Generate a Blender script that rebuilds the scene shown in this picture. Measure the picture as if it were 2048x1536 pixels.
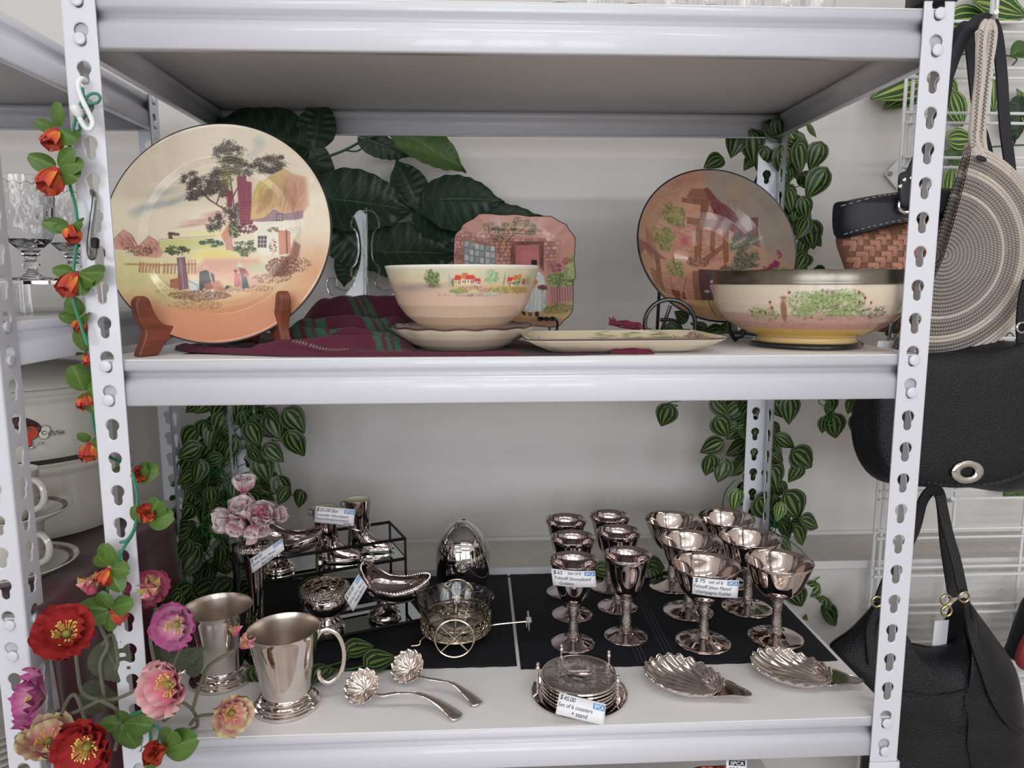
import bpy, bmesh, math, random
import numpy as np
from mathutils import Vector, Matrix, noise

for o in list(bpy.data.objects): bpy.data.objects.remove(o)
SC = bpy.context.scene
COL = SC.collection
PI = math.pi
# ---------------------------------------------------------------- camera
CAM = Vector((-.0493, -.8242, .0920)); YAW, PIT, ROLL, FPX = .0479, .1397, -.0021, 1461.4
_f = Vector((math.sin(YAW)*math.cos(PIT), math.cos(YAW)*math.cos(PIT), -math.sin(PIT)))
_r = Vector((math.cos(YAW), -math.sin(YAW), 0)); _u = _r.cross(_f)
_r, _u = _r*math.cos(ROLL)+_u*math.sin(ROLL), -_r*math.sin(ROLL)+_u*math.cos(ROLL)
cd = bpy.data.cameras.new('camera'); cam = bpy.data.objects.new('camera', cd); COL.objects.link(cam)
cd.sensor_width = 36; cd.lens = FPX*36/2048; cd.clip_start = .02
m = Matrix((_r, _u, -_f)).transposed().to_4x4(); m.translation = CAM; cam.matrix_world = m
SC.camera = cam
def A(px, py, x=None, y=None, z=None):
    """world point seen at photograph pixel (px,py) on the plane x=, y= or z="""
    d = _r*((px-1024)/FPX) - _u*((py-768)/FPX) + _f
    for i, v in enumerate((x, y, z)):
        if v is not None: return CAM + d*((v-CAM[i])/d[i])
# ---------------------------------------------------------------- light and exposure
SC.view_settings.view_transform = 'Standard'; SC.view_settings.look = 'None'
SC.view_settings.gamma = 1; SC.view_settings.use_curve_mapping = False
SC.view_settings.exposure = -.66
SC.cycles.max_bounces = 10; SC.cycles.transmission_bounces = 8; SC.cycles.transparent_max_bounces = 12
W = bpy.data.worlds.new('sky'); SC.world = W; W.use_nodes = True
W.node_tree.nodes['Background'].inputs[0].default_value = (.62, .74, 1, 1)
W.node_tree.nodes['Background'].inputs[1].default_value = .5
def area(name, loc, rot, sx, sy, power, col):
    l = bpy.data.lights.new(name, 'AREA'); l.shape = 'RECTANGLE'; l.size = sx; l.size_y = sy; l.energy = power; l.color = col
    o = bpy.data.objects.new(name, l); COL.objects.link(o); o.location = loc; o.rotation_euler = rot; return o
WIN = [(-2.15, 1.8), (-.1, 1.8), (1.95, 1.8)]           # shop windows behind the camera: centre x, width
for i, (wx, ww) in enumerate(WIN):
    area('window_daylight', (wx, -4.9, .45), (PI/2, 0, 0), ww, 1.6, 78, (.93, .965, 1))
TUBES = [(x, y) for y in (-.75, -2.3, -3.8) for x in (-1.6, .1, 1.8)]
for (tx, ty) in TUBES:
    area('tube_light', (tx, ty, 1.405), (0, 0, 0), 1.2, .09, 9.5, (1, .975, .95))
# ---------------------------------------------------------------- helpers
rnd = random.Random(7)
def s2l(c):
    return tuple((v/12.92 if v <= .04045 else ((v+.055)/1.055)**2.4) for v in c)
def hexc(h):
    h = h.lstrip('#'); return s2l(tuple(int(h[i:i+2], 16)/255 for i in (0, 2, 4)))
def new_mat(name): 
    M = bpy.data.materials.new(name); M.use_nodes = True; return M, M.node_tree.nodes, M.node_tree.links, M.node_tree.nodes['Principled BSDF']
def mat(name, col, rough=.5, metal=0, coat=0, bump=0, bscale=200, bdist=.001, var=0, vscale=30, var2=None, trans=0, ior=1.45, sheen=0, spec=.5, vor=False, coords='Object', stretch=(1, 1, 1), rvar=0, sss=0):
    M, N, L, P = new_mat(name)
    c = hexc(col) if isinstance(col, str) else col
    P.inputs['Base Color'].default_value = (*c, 1); P.inputs['Roughness'].default_value = rough; P.inputs['Metallic'].default_value = metal
    P.inputs['Coat Weight'].default_value = coat; P.inputs['Coat Roughness'].default_value = .06
    P.inputs['Transmission Weight'].default_value = trans; P.inputs['IOR'].default_value = ior
    P.inputs['Sheen Weight'].default_value = sheen; P.inputs['Specular IOR Level'].default_value = spec
    tc = N.new('ShaderNodeTexCoord'); mp = N.new('ShaderNodeMapping'); L.new(tc.outputs[coords], mp.inputs[0]); mp.inputs['Scale'].default_value = stretch
    if bump:
        if vor:
            t = N.new('ShaderNodeTexVoronoi'); t.inputs['Scale'].default_value = bscale; out = t.outputs['Distance']
        else:
            t = N.new('ShaderNodeTexNoise'); t.inputs['Scale'].default_value = bscale; t.inputs['Detail'].default_value = 4; out = t.outputs[0]
        L.new(mp.outputs[0], t.inputs['Vector'])
        b = N.new('ShaderNodeBump'); b.inputs['Strength'].default_value = bump; b.inputs['Distance'].default_value = bdist
        L.new(out, b.inputs['Height']); L.new(b.outputs[0], P.inputs['Normal'])
    if var or rvar:
        t = N.new('ShaderNodeTexNoise'); t.inputs['Scale'].default_value = vscale; t.inputs['Detail'].default_value = 5; L.new(mp.outputs[0], t.inputs['Vector'])
        if var:
            r = N.new('ShaderNodeValToRGB'); c2 = hexc(var2) if var2 else tuple(v*(1-var) for v in c)
            r.color_ramp.elements[0].color = (*c2, 1); r.color_ramp.elements[1].color = (*c, 1)
            r.color_ramp.elements[0].position = .35; r.color_ramp.elements[1].position = .62
            L.new(t.outputs[0], r.inputs[0]); L.new(r.outputs[0], P.inputs['Base Color'])
        if rvar:
            mr = N.new('ShaderNodeMapRange'); mr.inputs[3].default_value = max(0, rough-rvar); mr.inputs[4].default_value = rough+rvar
            L.new(t.outputs[0], mr.inputs[0]); L.new(mr.outputs[0], P.inputs['Roughness'])
    return M
def thinmat():
    M, N, L, P = new_mat('thin_clear_plastic'); N.remove(P); out = [n for n in N if n.type == 'OUTPUT_MATERIAL'][0]
    t = N.new('ShaderNodeBsdfTransparent'); t.inputs[0].default_value = (.93, .95, .95, 1); g = N.new('ShaderNodeBsdfGlossy'); g.inputs['Roughness'].default_value = .03; f = N.new('ShaderNodeFresnel'); f.inputs[0].default_value = 1.49
    m = N.new('ShaderNodeMixShader'); L.new(f.outputs[0], m.inputs[0]); L.new(t.outputs[0], m.inputs[1]); L.new(g.outputs[0], m.inputs[2]); L.new(m.outputs[0], out.inputs[0]); return M
def vcmat(name, rough=.4, coat=0, spec=.5, bump=0, bscale=300, sheen=0, trans=0, metal=0):
    M, N, L, P = new_mat(name)
    a = N.new('ShaderNodeVertexColor'); a.layer_name = 'Col'; L.new(a.outputs[0], P.inputs['Base Color'])
    P.inputs['Roughness'].default_value = rough; P.inputs['Coat Weight'].default_value = coat; P.inputs['Coat Roughness'].default_value = .04
    P.inputs['Specular IOR Level'].default_value = spec; P.inputs['Sheen Weight'].default_value = sheen; P.inputs['Metallic'].default_value = metal
    if bump:
        tc = N.new('ShaderNodeTexCoord'); t = N.new('ShaderNodeTexNoise'); t.inputs['Scale'].default_value = bscale; L.new(tc.outputs['Object'], t.inputs['Vector'])
        b = N.new('ShaderNodeBump'); b.inputs['Strength'].default_value = bump; b.inputs['Distance'].default_value = .001
        L.new(t.outputs[0], b.inputs['Height']); L.new(b.outputs[0], P.inputs['Normal'])
    if trans:
        P.inputs['Subsurface Weight'].default_value = trans; P.inputs['Subsurface Radius'].default_value = (.01, .006, .004); P.inputs['Subsurface Scale'].default_value = .3
    return M
def link(name, me, parent=None, loc=None):
    o = bpy.data.objects.new(name, me); COL.objects.link(o)
    if parent is not None: o.parent = parent
    if loc is not None: o.location = loc
    return o
def mesh(name, V, F, material, smooth=True, col=None, uv=None, mats=None, fm=None):
    me = bpy.data.meshes.new(name)
    me.from_pydata([tuple(v) for v in V] if not isinstance(V, np.ndarray) else V.tolist(), [], F)
    if material is not None: me.materials.append(material)
    if mats:
        for x in mats: me.materials.append(x)
        me.polygons.foreach_set('material_index', fm)
    me.polygons.foreach_set('use_smooth', [bool(smooth)]*len(me.polygons))
    if smooth and smooth is not True: me.set_sharp_from_angle(angle=smooth)
    if col is not None:
        at = me.color_attributes.new('Col', 'FLOAT_COLOR', 'POINT')
        c = np.ones((len(V), 4), np.float32); c[:, :3] = col; at.data.foreach_set('color', c.ravel())
    if uv is not None:
        l = me.uv_layers.new(name='UVMap'); idx = np.empty(len(me.loops), np.int32); me.loops.foreach_get('vertex_index', idx)
        l.data.foreach_set('uv', np.asarray(uv, np.float32)[idx].ravel())
    me.update(); return me
class G:
    """collects pieces of geometry"""
    def __init__(s): s.V = []; s.F = []; s.C = []; s.M = []
    def add(s, vf, c=None, mi=0):
        V, F = vf; n = len(s.V); s.V += [Vector(v) for v in V]; s.F += [tuple(i+n for i in f) for f in F]
        s.M += [mi]*len(F)
        if c is not None: s.C += ([c]*len(V) if isinstance(c[0], float) or isinstance(c[0], int) else list(c))
        return s
    def xf(s, m): s.V = [m @ v for v in s.V]; return s
    def me(s, name, material, smooth=.6, mats=None): return mesh(name, s.V, s.F, None if mats else material, smooth, col=(np.array(s.C) if s.C else None), mats=mats, fm=s.M if mats else None)
    def obj(s, name, material, parent=None, smooth=.6, origin=None, mats=None):
        if origin is None and parent is not None: origin = parent.get('_o', None)
        if origin is not None:
            o = Vector(origin); s.V = [v-o for v in s.V]
        ob = link(name, s.me(name, material, smooth, mats), parent)
        if parent is None and origin is not None: ob.location = origin
        return ob
def T(vf, m): return [m @ Vector(v) for v in vf[0]], vf[1]
def box(x0, x1, y0, y1, z0, z1):
    V = [(x, y, z) for x in (x0, x1) for y in (y0, y1) for z in (z0, z1)]
    return V, [(0, 1, 3, 2), (4, 6, 7, 5), (0, 4, 5, 1), (2, 3, 7, 6), (0, 2, 6, 4), (1, 5, 7, 3)]
def bbox_(x0, x1, y0, y1, z0, z1, b=.001, seg=2):
    bm = bmesh.new(); V, F = box(x0, x1, y0, y1, z0, z1); vs = [bm.verts.new(v) for v in V]
    for f in F: bm.faces.new([vs[i] for i in f])
    bmesh.ops.bevel(bm, geom=bm.edges[:], offset=b, segments=seg, affect='EDGES', profile=.5)
    bm.verts.index_update(); r = [v.co.copy() for v in bm.verts], [tuple(v.index for v in f.verts) for f in bm.faces]; bm.free(); return r
def lathe(prof, n=48, fn=None, caps=False):
    """prof: (r,z) list; fn(r,z,theta)->(r,z)"""
    V = []; F = []; k = len(prof)
    for i in range(n):
        t = 2*PI*i/n
        for (r, z) in prof:
            if fn: r, z = fn(r, z, t)
            V.append((r*math.cos(t), r*math.sin(t), z))
    for i in range(n):
        a = i*k; b = ((i+1) % n)*k
        for j in range(k-1): F.append((a+j, b+j, b+j+1, a+j+1))
    return V, F
def tube(pts, r, n=8, closed=False, flat=1, up=None):
    pts = [Vector(p) for p in pts]; m = len(pts); V = []; F = []
    T_ = []
    for i in range(m):
        a = pts[i-1] if (i > 0 or closed) else pts[i]; b = pts[(i+1) % m] if (i < m-1 or closed) else pts[i]
        d = b-a; T_.append(d.normalized() if d.length > 1e-9 else Vector((0, 0, 1)))
    u0 = Vector(up) if up is not None else (Vector((0, 0, 1)) if abs(T_[0].z) < .9 else Vector((1, 0, 0)))
    nrm = (u0 - T_[0]*u0.dot(T_[0])).normalized()
    for i in range(m):
        nrm = (nrm - T_[i]*nrm.dot(T_[i])); nrm = nrm.normalized() if nrm.length > 1e-6 else T_[i].orthogonal().normalized()
        bn = T_[i].cross(nrm); rr = r[i] if hasattr(r, '__len__') else r
        for j in range(n):
            a = 2*PI*j/n; V.append(pts[i] + nrm*math.cos(a)*rr*flat + bn*math.sin(a)*rr)
    for i in range(m if closed else m-1):
        for j in range(n):
            a = i*n+j; b = i*n+(j+1) % n; c = ((i+1) % m)*n+(j+1) % n; d = ((i+1) % m)*n+j; F.append((a, b, c, d))
    if not closed: F.append(tuple(range(n-1, -1, -1))); F.append(tuple((m-1)*n+j for j in range(n)))
    return V, F
def cr(pts, k=6, closed=False):
    """catmull-rom smoothing of a polyline"""
    pts = [Vector(p) for p in pts]; n = len(pts); out = []
    for i in range(n if closed else n-1):
        p0 = pts[i-1] if (i > 0 or closed) else pts[i]; p1 = pts[i]; p2 = pts[(i+1) % n]; p3 = pts[(i+2) % n] if (i+2 < n or closed) else p2
        for j in range(k):
            t = j/k; out.append(.5*((2*p1)+(p2-p0)*t+(2*p0-5*p1+4*p2-p3)*t*t+(3*p1-p0-3*p2+p3)*t**3))
    if not closed: out.append(pts[-1])
    return out
def sweep(prof, a, b):
    """extrude a closed or open 2D profile list of Vectors (already placed at a) by b-a"""
    n = len(prof); V = list(prof)+[Vector(p)+b-a for p in prof]
    return V, [(i, i+1, n+i+1, n+i) for i in range(n-1)]
def grid(fn, nu, nv, cu=False, cv=False):
    V = [fn(i/(nu if cu else nu-1), j/(nv if cv else nv-1)) for i in range(nu) for j in range(nv)]; F = []
    for i in range(nu if cu else nu-1):
        for j in range(nv if cv else nv-1):
            F.append((i*nv+j, ((i+1) % nu)*nv+j, ((i+1) % nu)*nv+(j+1) % nv, i*nv+(j+1) % nv))
    return V, F
def prism(pts, d):
    """outline (3D points, planar) thickened by vector d"""
    n = len(pts); P_ = [Vector(p) for p in pts]; d = Vector(d); nn = Vector((0, 0, 0))
    for i in range(n): nn += P_[i].cross(P_[(i+1) % n])
    if nn.dot(d) > 0: P_.reverse()
    return P_+[p+d for p in P_], [tuple(range(n)), tuple(range(2*n-1, n-1, -1))]+[(i, i+n, (i+1) % n+n, (i+1) % n) for i in range(n)]
def thing(name, label, cat, loc=(0, 0, 0), group=None, rz=0, wc=True):
    """Empty at the base of a thing; with wc its parts are built in world coordinates"""
    o = bpy.data.objects.new(name, None); COL.objects.link(o); o.location = loc; o.rotation_euler = (0, 0, rz); o.empty_display_size = .02
    if wc: o['_o'] = tuple(loc)
    tag(o, label, cat, group); return o
def tag(o, label=None, cat=None, group=None, kind=None):
    if label: o['label'] = label
    if cat: o['category'] = cat
    if group: o['group'] = group
    if kind: o['kind'] = kind
    return o
def copy_tree(o, parent=None, loc=None, rz=None, label=None):
    kids = [c for c in COL.objects if c.parent == o]
    c = o.copy(); COL.objects.link(c); c.parent = parent
    if loc is not None: c.location = loc
    if rz is not None: c.rotation_euler = (0, 0, rz)
    if label: c['label'] = label
    for k in kids: copy_tree(k, c)
    return c
def solid(o, t, off=0):
    md = o.modifiers.new('s', 'SOLIDIFY'); md.thickness = t; md.offset = off; return o
def bez_arc(c, r, a0, a1, n, ax=Vector((1, 0, 0)), ay=Vector((0, 0, 1))):
    return [Vector(c)+ax*r*math.cos(a0+(a1-a0)*i/(n-1))+ay*r*math.sin(a0+(a1-a0)*i/(n-1)) for i in range(n)]
# ---------------------------------------------------------------- materials
M_powder = mat('white_powder_coat', '#d1d3dc', .28, coat=.3, bump=.08, bscale=500, var=.03, vscale=6)
M_old = mat('grey_white_powder_coat', '#c9cccb', .35, coat=.2, bump=.08, bscale=500, var=.06, vscale=9)
M_board = mat('white_shelf_board', '#dbdadb', .5, bump=.05, bscale=90, var=.05, vscale=7)
M_wall = mat('painted_wall', '#d6d3d1', .7, bump=.35, bscale=14, bdist=.002, var=.05, vscale=3, stretch=(1, 1, 4))
M_wall2 = mat('rough_painted_plaster', '#cfcdcb', .75, bump=.7, bscale=60, bdist=.003, var=.06, vscale=25, stretch=(1, 1, 2))
M_ledge = mat('dusty_ledge', '#cdc9c3', .85, bump=.4, bscale=90, bdist=.002, var=.08, vscale=60)
M_trim = mat('white_painted_trim', '#d4d3d2', .5, bump=.1, bscale=40)
M_ceil = mat('ceiling_paint', '#d9d6d3', .8, bump=.1, bscale=30)
M_floor = mat('shop_vinyl_floor', '#c6bbb3', .55, bump=.1, bscale=30, var=.3, vscale=5)
M_room = mat('shop_wall_paint', '#d2cbc4', .8, bump=.1, bscale=20)
M_black = mat('black_plastic', '#101114', .4)
M_wire = mat('white_coated_wire', '#dcdfe0', .35, coat=.3)
# ---------------------------------------------------------------- room shell
def struct(name, vf, m, label=None):
    g = G().add(vf); o = g.obj(name, m, smooth=False); o['kind'] = 'structure'; return o
FZ, CZ = -1.25, 1.45
struct('floor', box(-3.3, 3.2, -5.1, .7, FZ-.1, FZ), M_floor)
struct('ceiling', box(-3.3, 3.2, -5.1, .7, CZ, CZ+.1), M_ceil)
struct('wall_back', box(-3.3, 3.2, .625, .7, -.438, CZ), M_wall)
struct('wall_back_lower', box(-3.3, 3.2, .486, .625, FZ, -.4395), M_wall2)
struct('trim_1', box(-3.2, 3.1, .478, .626, -.4475, -.437), M_ledge)
struct('trim_2', box(-3.2, 3.1, .4755, .4785, -.4520, -.4369), M_trim)
g = G(); g.add(box(-3.2, 3.1, .620, .6255, -.437, -.4295)); o = g.obj('trim_3', M_trim, smooth=False); o['kind'] = 'structure'
struct('wall_left', box(-3.3, -3.2, -5.1, .7, FZ, CZ), M_room)
struct('wall_right', box(3.1, 3.2, -5.1, .7, FZ, CZ), M_room)
# front wall with three window openings behind the camera
g = G(); xs = [-3.2]+[v for wx, ww in WIN for v in (wx-ww/2, wx+ww/2)]+[3.1]
for i in range(0, len(xs), 2): g.add(box(xs[i], xs[i+1], -5.1, -5.0, FZ, CZ))
for wx, ww in WIN: g.add(box(wx-ww/2, wx+ww/2, -5.1, -5.0, FZ, -.37)); g.add(box(wx-ww/2, wx+ww/2, -5.1, -5.0, 1.27, CZ))
o = g.obj('wall_front', M_room, smooth=False); o['kind'] = 'structure'
for i, (wx, ww) in enumerate(WIN):
    g = G()
    for x0, x1, z0, z1 in ((wx-ww/2, wx-ww/2+.05, -.37, 1.27), (wx+ww/2-.05, wx+ww/2, -.37, 1.27), (wx-ww/2, wx+ww/2, -.37, -.32), (wx-ww/2, wx+ww/2, 1.22, 1.27), (wx-.02, wx+.02, -.37, 1.27)):
        g.add(box(x0, x1, -5.06, -4.87, z0, z1))
    o = g.obj('window_%d' % (i+1), M_black, smooth=False); o['kind'] = 'structure'
for (tx, ty) in TUBES:
    g = G(); g.add(box(tx-.64, tx+.64, ty-.06, ty+.06, 1.41, CZ)); o = g.obj('trim_4', M_trim, smooth=False); o['kind'] = 'structure'
# ---------------------------------------------------------------- slotted shelving
HP = .0381
def keyhole_cells(g, fmap, w, z_list, holes, t=.0016):
    """flange of width w (s from -w/2..w/2); fmap(s,z,d)->world, d = depth behind the face"""
    h = HP/2; c0 = .003
    def rr(a):
        dx, dz = math.cos(a), math.sin(a); best = 0
        tx = .0046/abs(dx) if abs(dx) > 1e-6 else 9; tz = ((.009-c0)/dz if dz > 0 else (-.003-c0)/dz) if abs(dz) > 1e-6 else 9
        best = min(tx, tz)
        for cz, r in ((.009, .0074), (-.003, .0046)):
            ez = cz-c0; b = dz*ez; q = ez*ez-r*r; D = b*b-q
            if D > 0:
                t1 = b+math.sqrt(D); t0 = b-math.sqrt(D)
                if t1 > 0 and t0 < best+.0005: best = max(best, t1)
        return best
    ang = sorted([2*PI*i/28 for i in range(28)]+[math.atan2(z-c0, s) % (2*PI) for s in (-w/2, w/2) for z in (-h, h)])
    loop = []
    for a in ang:
        dx, dz = math.cos(a), math.sin(a); r = rr(a)
        to = min((w/2)/abs(dx) if abs(dx) > 1e-6 else 9, ((h-c0) if dz > 0 else (h+c0))/abs(dz) if abs(dz) > 1e-6 else 9)
        loop.append(((dx*r, c0+dz*r), (dx*(r+.0012), c0+dz*(r+.0012)), (dx*to, c0+dz*to)))
    n = len(loop)
    for z in z_list:
        V = []
        for a, a2, b in loop:
            V += [fmap(a[0], a[1]+z, t), fmap(a[0], a[1]+z, .0006), fmap(a2[0], a2[1]+z, 0), fmap(b[0], b[1]+z, 0), fmap(b[0], b[1]+z, t)]
        F = []
        for i in range(n):
            p, q = i*5, ((i+1) % n)*5
            for j in range(3): F.append((p+j, q+j, q+j+1, p+j+1))
            F.append((p, p+4, q+4, q))
        g.add((V, F))
PW = .036
def post(root, cx, sx, y0, sy, z0, z1, ph, m, world_x):
    """L post; cx = centre of the front flange, sx=+1 outer side towards +x, y0 = face plane, sy=+1 faces -y"""
    g = G(); zs = []; z = ph
    while z > z0: z -= HP
    z += HP
    while z+HP/2 < z1: zs.append(z); z += HP
    br = .003
    keyhole_cells(g, lambda s, z, d: Vector((world_x+cx+s-sx*br/2, y0+sy*d, z)), PW-br, zs, True)
    xo = cx+sx*PW/2
    keyhole_cells(g, lambda s, z, d: Vector((world_x+xo-sx*d, y0+sy*(PW/2+s+br/2), z)), PW-br, zs, True)
    zb, zt = zs[0]-HP/2, zs[-1]+HP/2
    arc = [Vector((world_x+xo-sx*br+sx*br*math.sin(a), y0+sy*(br-br*math.cos(a)), zb)) for a in [PI/2*i/5 for i in range(6)]]
    g.add(sweep(arc, Vector((0, 0, zb)), Vector((0, 0, zt))))
    o = g.obj('post', m, root, smooth=False); return o
def beam_profile(): return [(.020, .0058), (.0035, .0058), (.0015, .0050), (.0005, .003), (.0005, -.0035), (.0015, -.0058), (.0065, -.0085), (.0082, -.0115), (.0075, -.015), (.0035, -.0185), (.0012, -.022), (.0005, -.026), (.0005, -.0445), (.0016, -.0460), (.012, -.0462)]
_rv = None
def rivet(parent, loc, axis, m):
    global _rv
    if _rv is None:
        _rv = mesh('rivet', *lathe([(0, .0026), (.0048, .0026), (.0060, .0022), (.0064, .0014), (.0062, 0), (.003, -.004)], 16), None)
    me = _rv
    if not me.materials: me.materials.append(m)
    o = link('rivet', me, parent); o.location = loc
    o.rotation_euler = {'-y': (PI/2, 0, 0), '+y': (-PI/2, 0, 0), '+x': (0, PI/2, 0), '-x': (0, -PI/2, 0)}[axis]
def unit(name, label, wx, levels, ph, ztop, m, mb, hw=.4775, D=.467):
    root = thing(name, label, 'shelving', (wx, D/2, FZ)); O = Vector((wx, D/2, FZ))
    for sx in (-1, 1):
        post(root, sx*(hw-PW/2), sx, 0, 1, FZ, ztop, ph, m, wx)
        post(root, sx*(hw-PW/2), sx, D, -1, FZ, ztop, ph, m, wx)
    pr = beam_profile()
    for z in levels:
        for s in (0, 1):    # front and rear beams
            g = G(); y = lambda d: .0018+d if s == 0 else D-.0018-d
            a = hw-.003; P_ = [Vector((wx-a, y(d), z+h)) for d, h in pr]; g.add(sweep(P_, Vector((-a, 0, 0)), Vector((a, 0, 0))))
            b = g.obj('beam', m, root, smooth=.7); solid(b, .0014, 1 if s else -1)
            for sx in (-1, 1):
                for k in (0, 1): rivet(b, Vector((wx+sx*(hw-PW/2), -.0002 if s == 0 else D+.0002, z-k*HP))-O, '-y' if s == 0 else '+y', m)
        for sx in (-1, 1):  # side beams
            g = G(); x = lambda d: wx+sx*(hw-.0018-d)
            P_ = [Vector((x(d), .003, z+h)) for d, h in pr]; g.add(sweep(P_, Vector((0, .003, 0)), Vector((0, D-.003, 0))))
            b = g.obj('beam', m, root, smooth=.7); solid(b, .0014, -sx)
            for yy in (PW/2, D-PW/2):
                for k in (0, 1): rivet(b, Vector((wx+sx*(hw+.0002), yy, z-k*HP))-O, '+x' if sx > 0 else '-x', m)
        g = G(); g.add(bbox_(wx-hw+.004, wx+hw-.004, .004, D-.004, z-.005, z+.0066, .0008)); g.obj('shelf_board', mb, root, smooth=.6)
    return root, O
SH, SHO = unit('shelving_unit', 'white slotted metal shelving unit carrying painted china and silverware', 0, [0, 10*HP, -12*HP], 0, .402, M_powder, M_board)
for sx in (-1, 1):
    for y0, s in ((0, 1), (.467, -1)):
        g = G(); xc = sx*(.4775-PW/2); g.add(bbox_(xc-.0195, xc+.0195, min(y0-s*.0015, y0+s*.037), max(y0-s*.0015, y0+s*.037), .3935, .411, .002)); g.obj('post_cap', M_black, SH)
        if s > 0:
            g = G(); g.add(bbox_(xc-.0195, xc+.0195, -.0022, -.0004, -.62, -.5095, .0006)); g.add(bbox_(xc+sx*.018, xc+sx*.0198, -.0022, .037, -.62, -.5095, .0006)); g.obj('post_connector', M_powder, SH)
S2, S2O = unit('shelving_unit', 'white slotted metal shelving unit beside it holding crystal glasses and cream pots', -1.0505, [-.300, -.300+9*HP, -.300+18*HP], -.300, .43, M_powder, M_board)
# ---------------------------------------------------------------- hand-painted decoration (evaluated per vertex)
class Paint:
    def __init__(s, w, h, x0, y0, x1, y1, base, seed=1, warp=None):
        s.a = np.ones((h, w, 3), np.float32)*np.array(base, np.float32)/255; s.w, s.h = w, h; s.win = (x0, y0, x1, y1); s.r = np.random.RandomState(seed)
        s.kx = w/(x1-x0); s.ky = h/(y1-y0); s.warp = warp; s.R = random.Random(seed)
    def X(s, x): return ((s.warp(x) if s.warp else x)-s.win[0])*s.kx
    def Y(s, y): return (y-s.win[1])*s.ky
    def _b(s, x0, y0, x1, y1):
        x0 = max(0, int(x0)); y0 = max(0, int(y0)); x1 = min(s.w, int(x1)+2); y1 = min(s.h, int(y1)+2)
        if x1 <= x0 or y1 <= y0: return None
        yy, xx = np.mgrid[y0:y1, x0:x1]; return (slice(y0, y1), slice(x0, x1)), xx.astype(np.float32), yy.astype(np.float32)
    def _mix(s, sl, al, c):
        al = al[..., None]; s.a[sl] = s.a[sl]*(1-al)+np.array(c, np.float32)/255*al
    def blob(s, x, y, rx, ry, c, a=1, soft=.5, rot=0):
        X, Y, RX, RY = s.X(x), s.Y(y), max(.3, rx*s.kx), max(.3, ry*s.ky); m = max(RX, RY)
        b = s._b(X-m-1, Y-m-1, X+m+1, Y+m+1)
        if not b: return
        sl, xx, yy = b; dx, dy = xx-X, yy-Y
        if rot: ca, sa = math.cos(rot), math.sin(rot); dx, dy = dx*ca+dy*sa, -dx*sa+dy*ca
        d = np.sqrt((dx/RX)**2+(dy/RY)**2); s._mix(sl, np.clip((1-d)/max(soft, .05), 0, 1)*a, c)
    def poly(s, pts, c, a=1, soft=1.2):
        P_ = [(s.X(x), s.Y(y)) for x, y in pts]; xs = [p[0] for p in P_]; ys = [p[1] for p in P_]
        b = s._b(min(xs)-soft-1, min(ys)-soft-1, max(xs)+soft+1, max(ys)+soft+1)
        if not b: return
        sl, xx, yy = b; ins = np.zeros(xx.shape, bool); dm = np.full(xx.shape, 1e9, np.float32); n = len(P_)
        for i in range(n):
            (xa, ya), (xb, yb) = P_[i], P_[(i+1) % n]
            cnd = ((ya > yy) != (yb > yy)); 
            if ya != yb: ins ^= cnd & (xx < (xb-xa)*(yy-ya)/(yb-ya)+xa)
            L2 = (xb-xa)**2+(yb-ya)**2+1e-6; t = np.clip(((xx-xa)*(xb-xa)+(yy-ya)*(yb-ya))/L2, 0, 1)
            dm = np.minimum(dm, (xx-xa-t*(xb-xa))**2+(yy-ya-t*(yb-ya))**2)
        d = np.sqrt(dm)*np.where(ins, 1, -1); s._mix(sl, np.clip(d/soft+.5, 0, 1)*a, c)
    def line(s, pts, w, c, a=1):
        w2 = max(.45, w*s.kx/2); P_ = [(s.X(x), s.Y(y)) for x, y in pts]; a = a*min(1, w*s.kx/.9)
        for (xa, ya), (xb, yb) in zip(P_[:-1], P_[1:]):
            b = s._b(min(xa, xb)-w2-1, min(ya, yb)-w2-1, max(xa, xb)+w2+1, max(ya, yb)+w2+1)
            if not b: continue
            sl, xx, yy = b; L2 = (xb-xa)**2+(yb-ya)**2+1e-6; t = np.clip(((xx-xa)*(xb-xa)+(yy-ya)*(yb-ya))/L2, 0, 1)
            d = np.sqrt((xx-xa-t*(xb-xa))**2+(yy-ya-t*(yb-ya))**2); s._mix(sl, np.clip(w2-d+.5, 0, 1)*a, c)
    def scat(s, x, y, rx, ry, n, size, cols, a=.85, rot=0, gauss=False):
        ca, sa = math.cos(rot), math.sin(rot)
        for i in range(n):
            if gauss: u, v = s.r.randn(2)*.45
            else:
                t = s.r.rand()*2*PI; q = math.sqrt(s.r.rand()); u, v = q*math.cos(t), q*math.sin(t)
            u *= rx; v *= ry; k = s.r.rand()*.8+.6
            s.blob(x+u*ca-v*sa, y+u*sa+v*ca, size*k, size*k*.8, cols[s.r.randint(len(cols))], a, .5)
    def tree(s, x, y, rx, ry, n, size, cols, line=(60, 35, 45)):
        k = max(4, n//45)
        for i in range(k):
            t = s.r.rand()*2*PI; q = math.sqrt(s.r.rand())*.8
            s.scat(x+rx*q*math.cos(t), y+ry*q*math.sin(t), rx*.3, ry*.3, n//k, size, cols, .75, gauss=True)
    def hatch(s, pts_box, n, w, c, ang, ln, a=.6):
        x0, y0, x1, y1 = pts_box
        for i in range(n):
            x = s.r.uniform(x0, x1); y = s.r.uniform(y0, y1); l = ln*s.r.uniform(.5, 1.2); an = ang+s.r.uniform(-.2, .2)
            s.line([(x, y), (x+l*math.cos(an), y+l*math.sin(an))], w, c, a)
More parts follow.
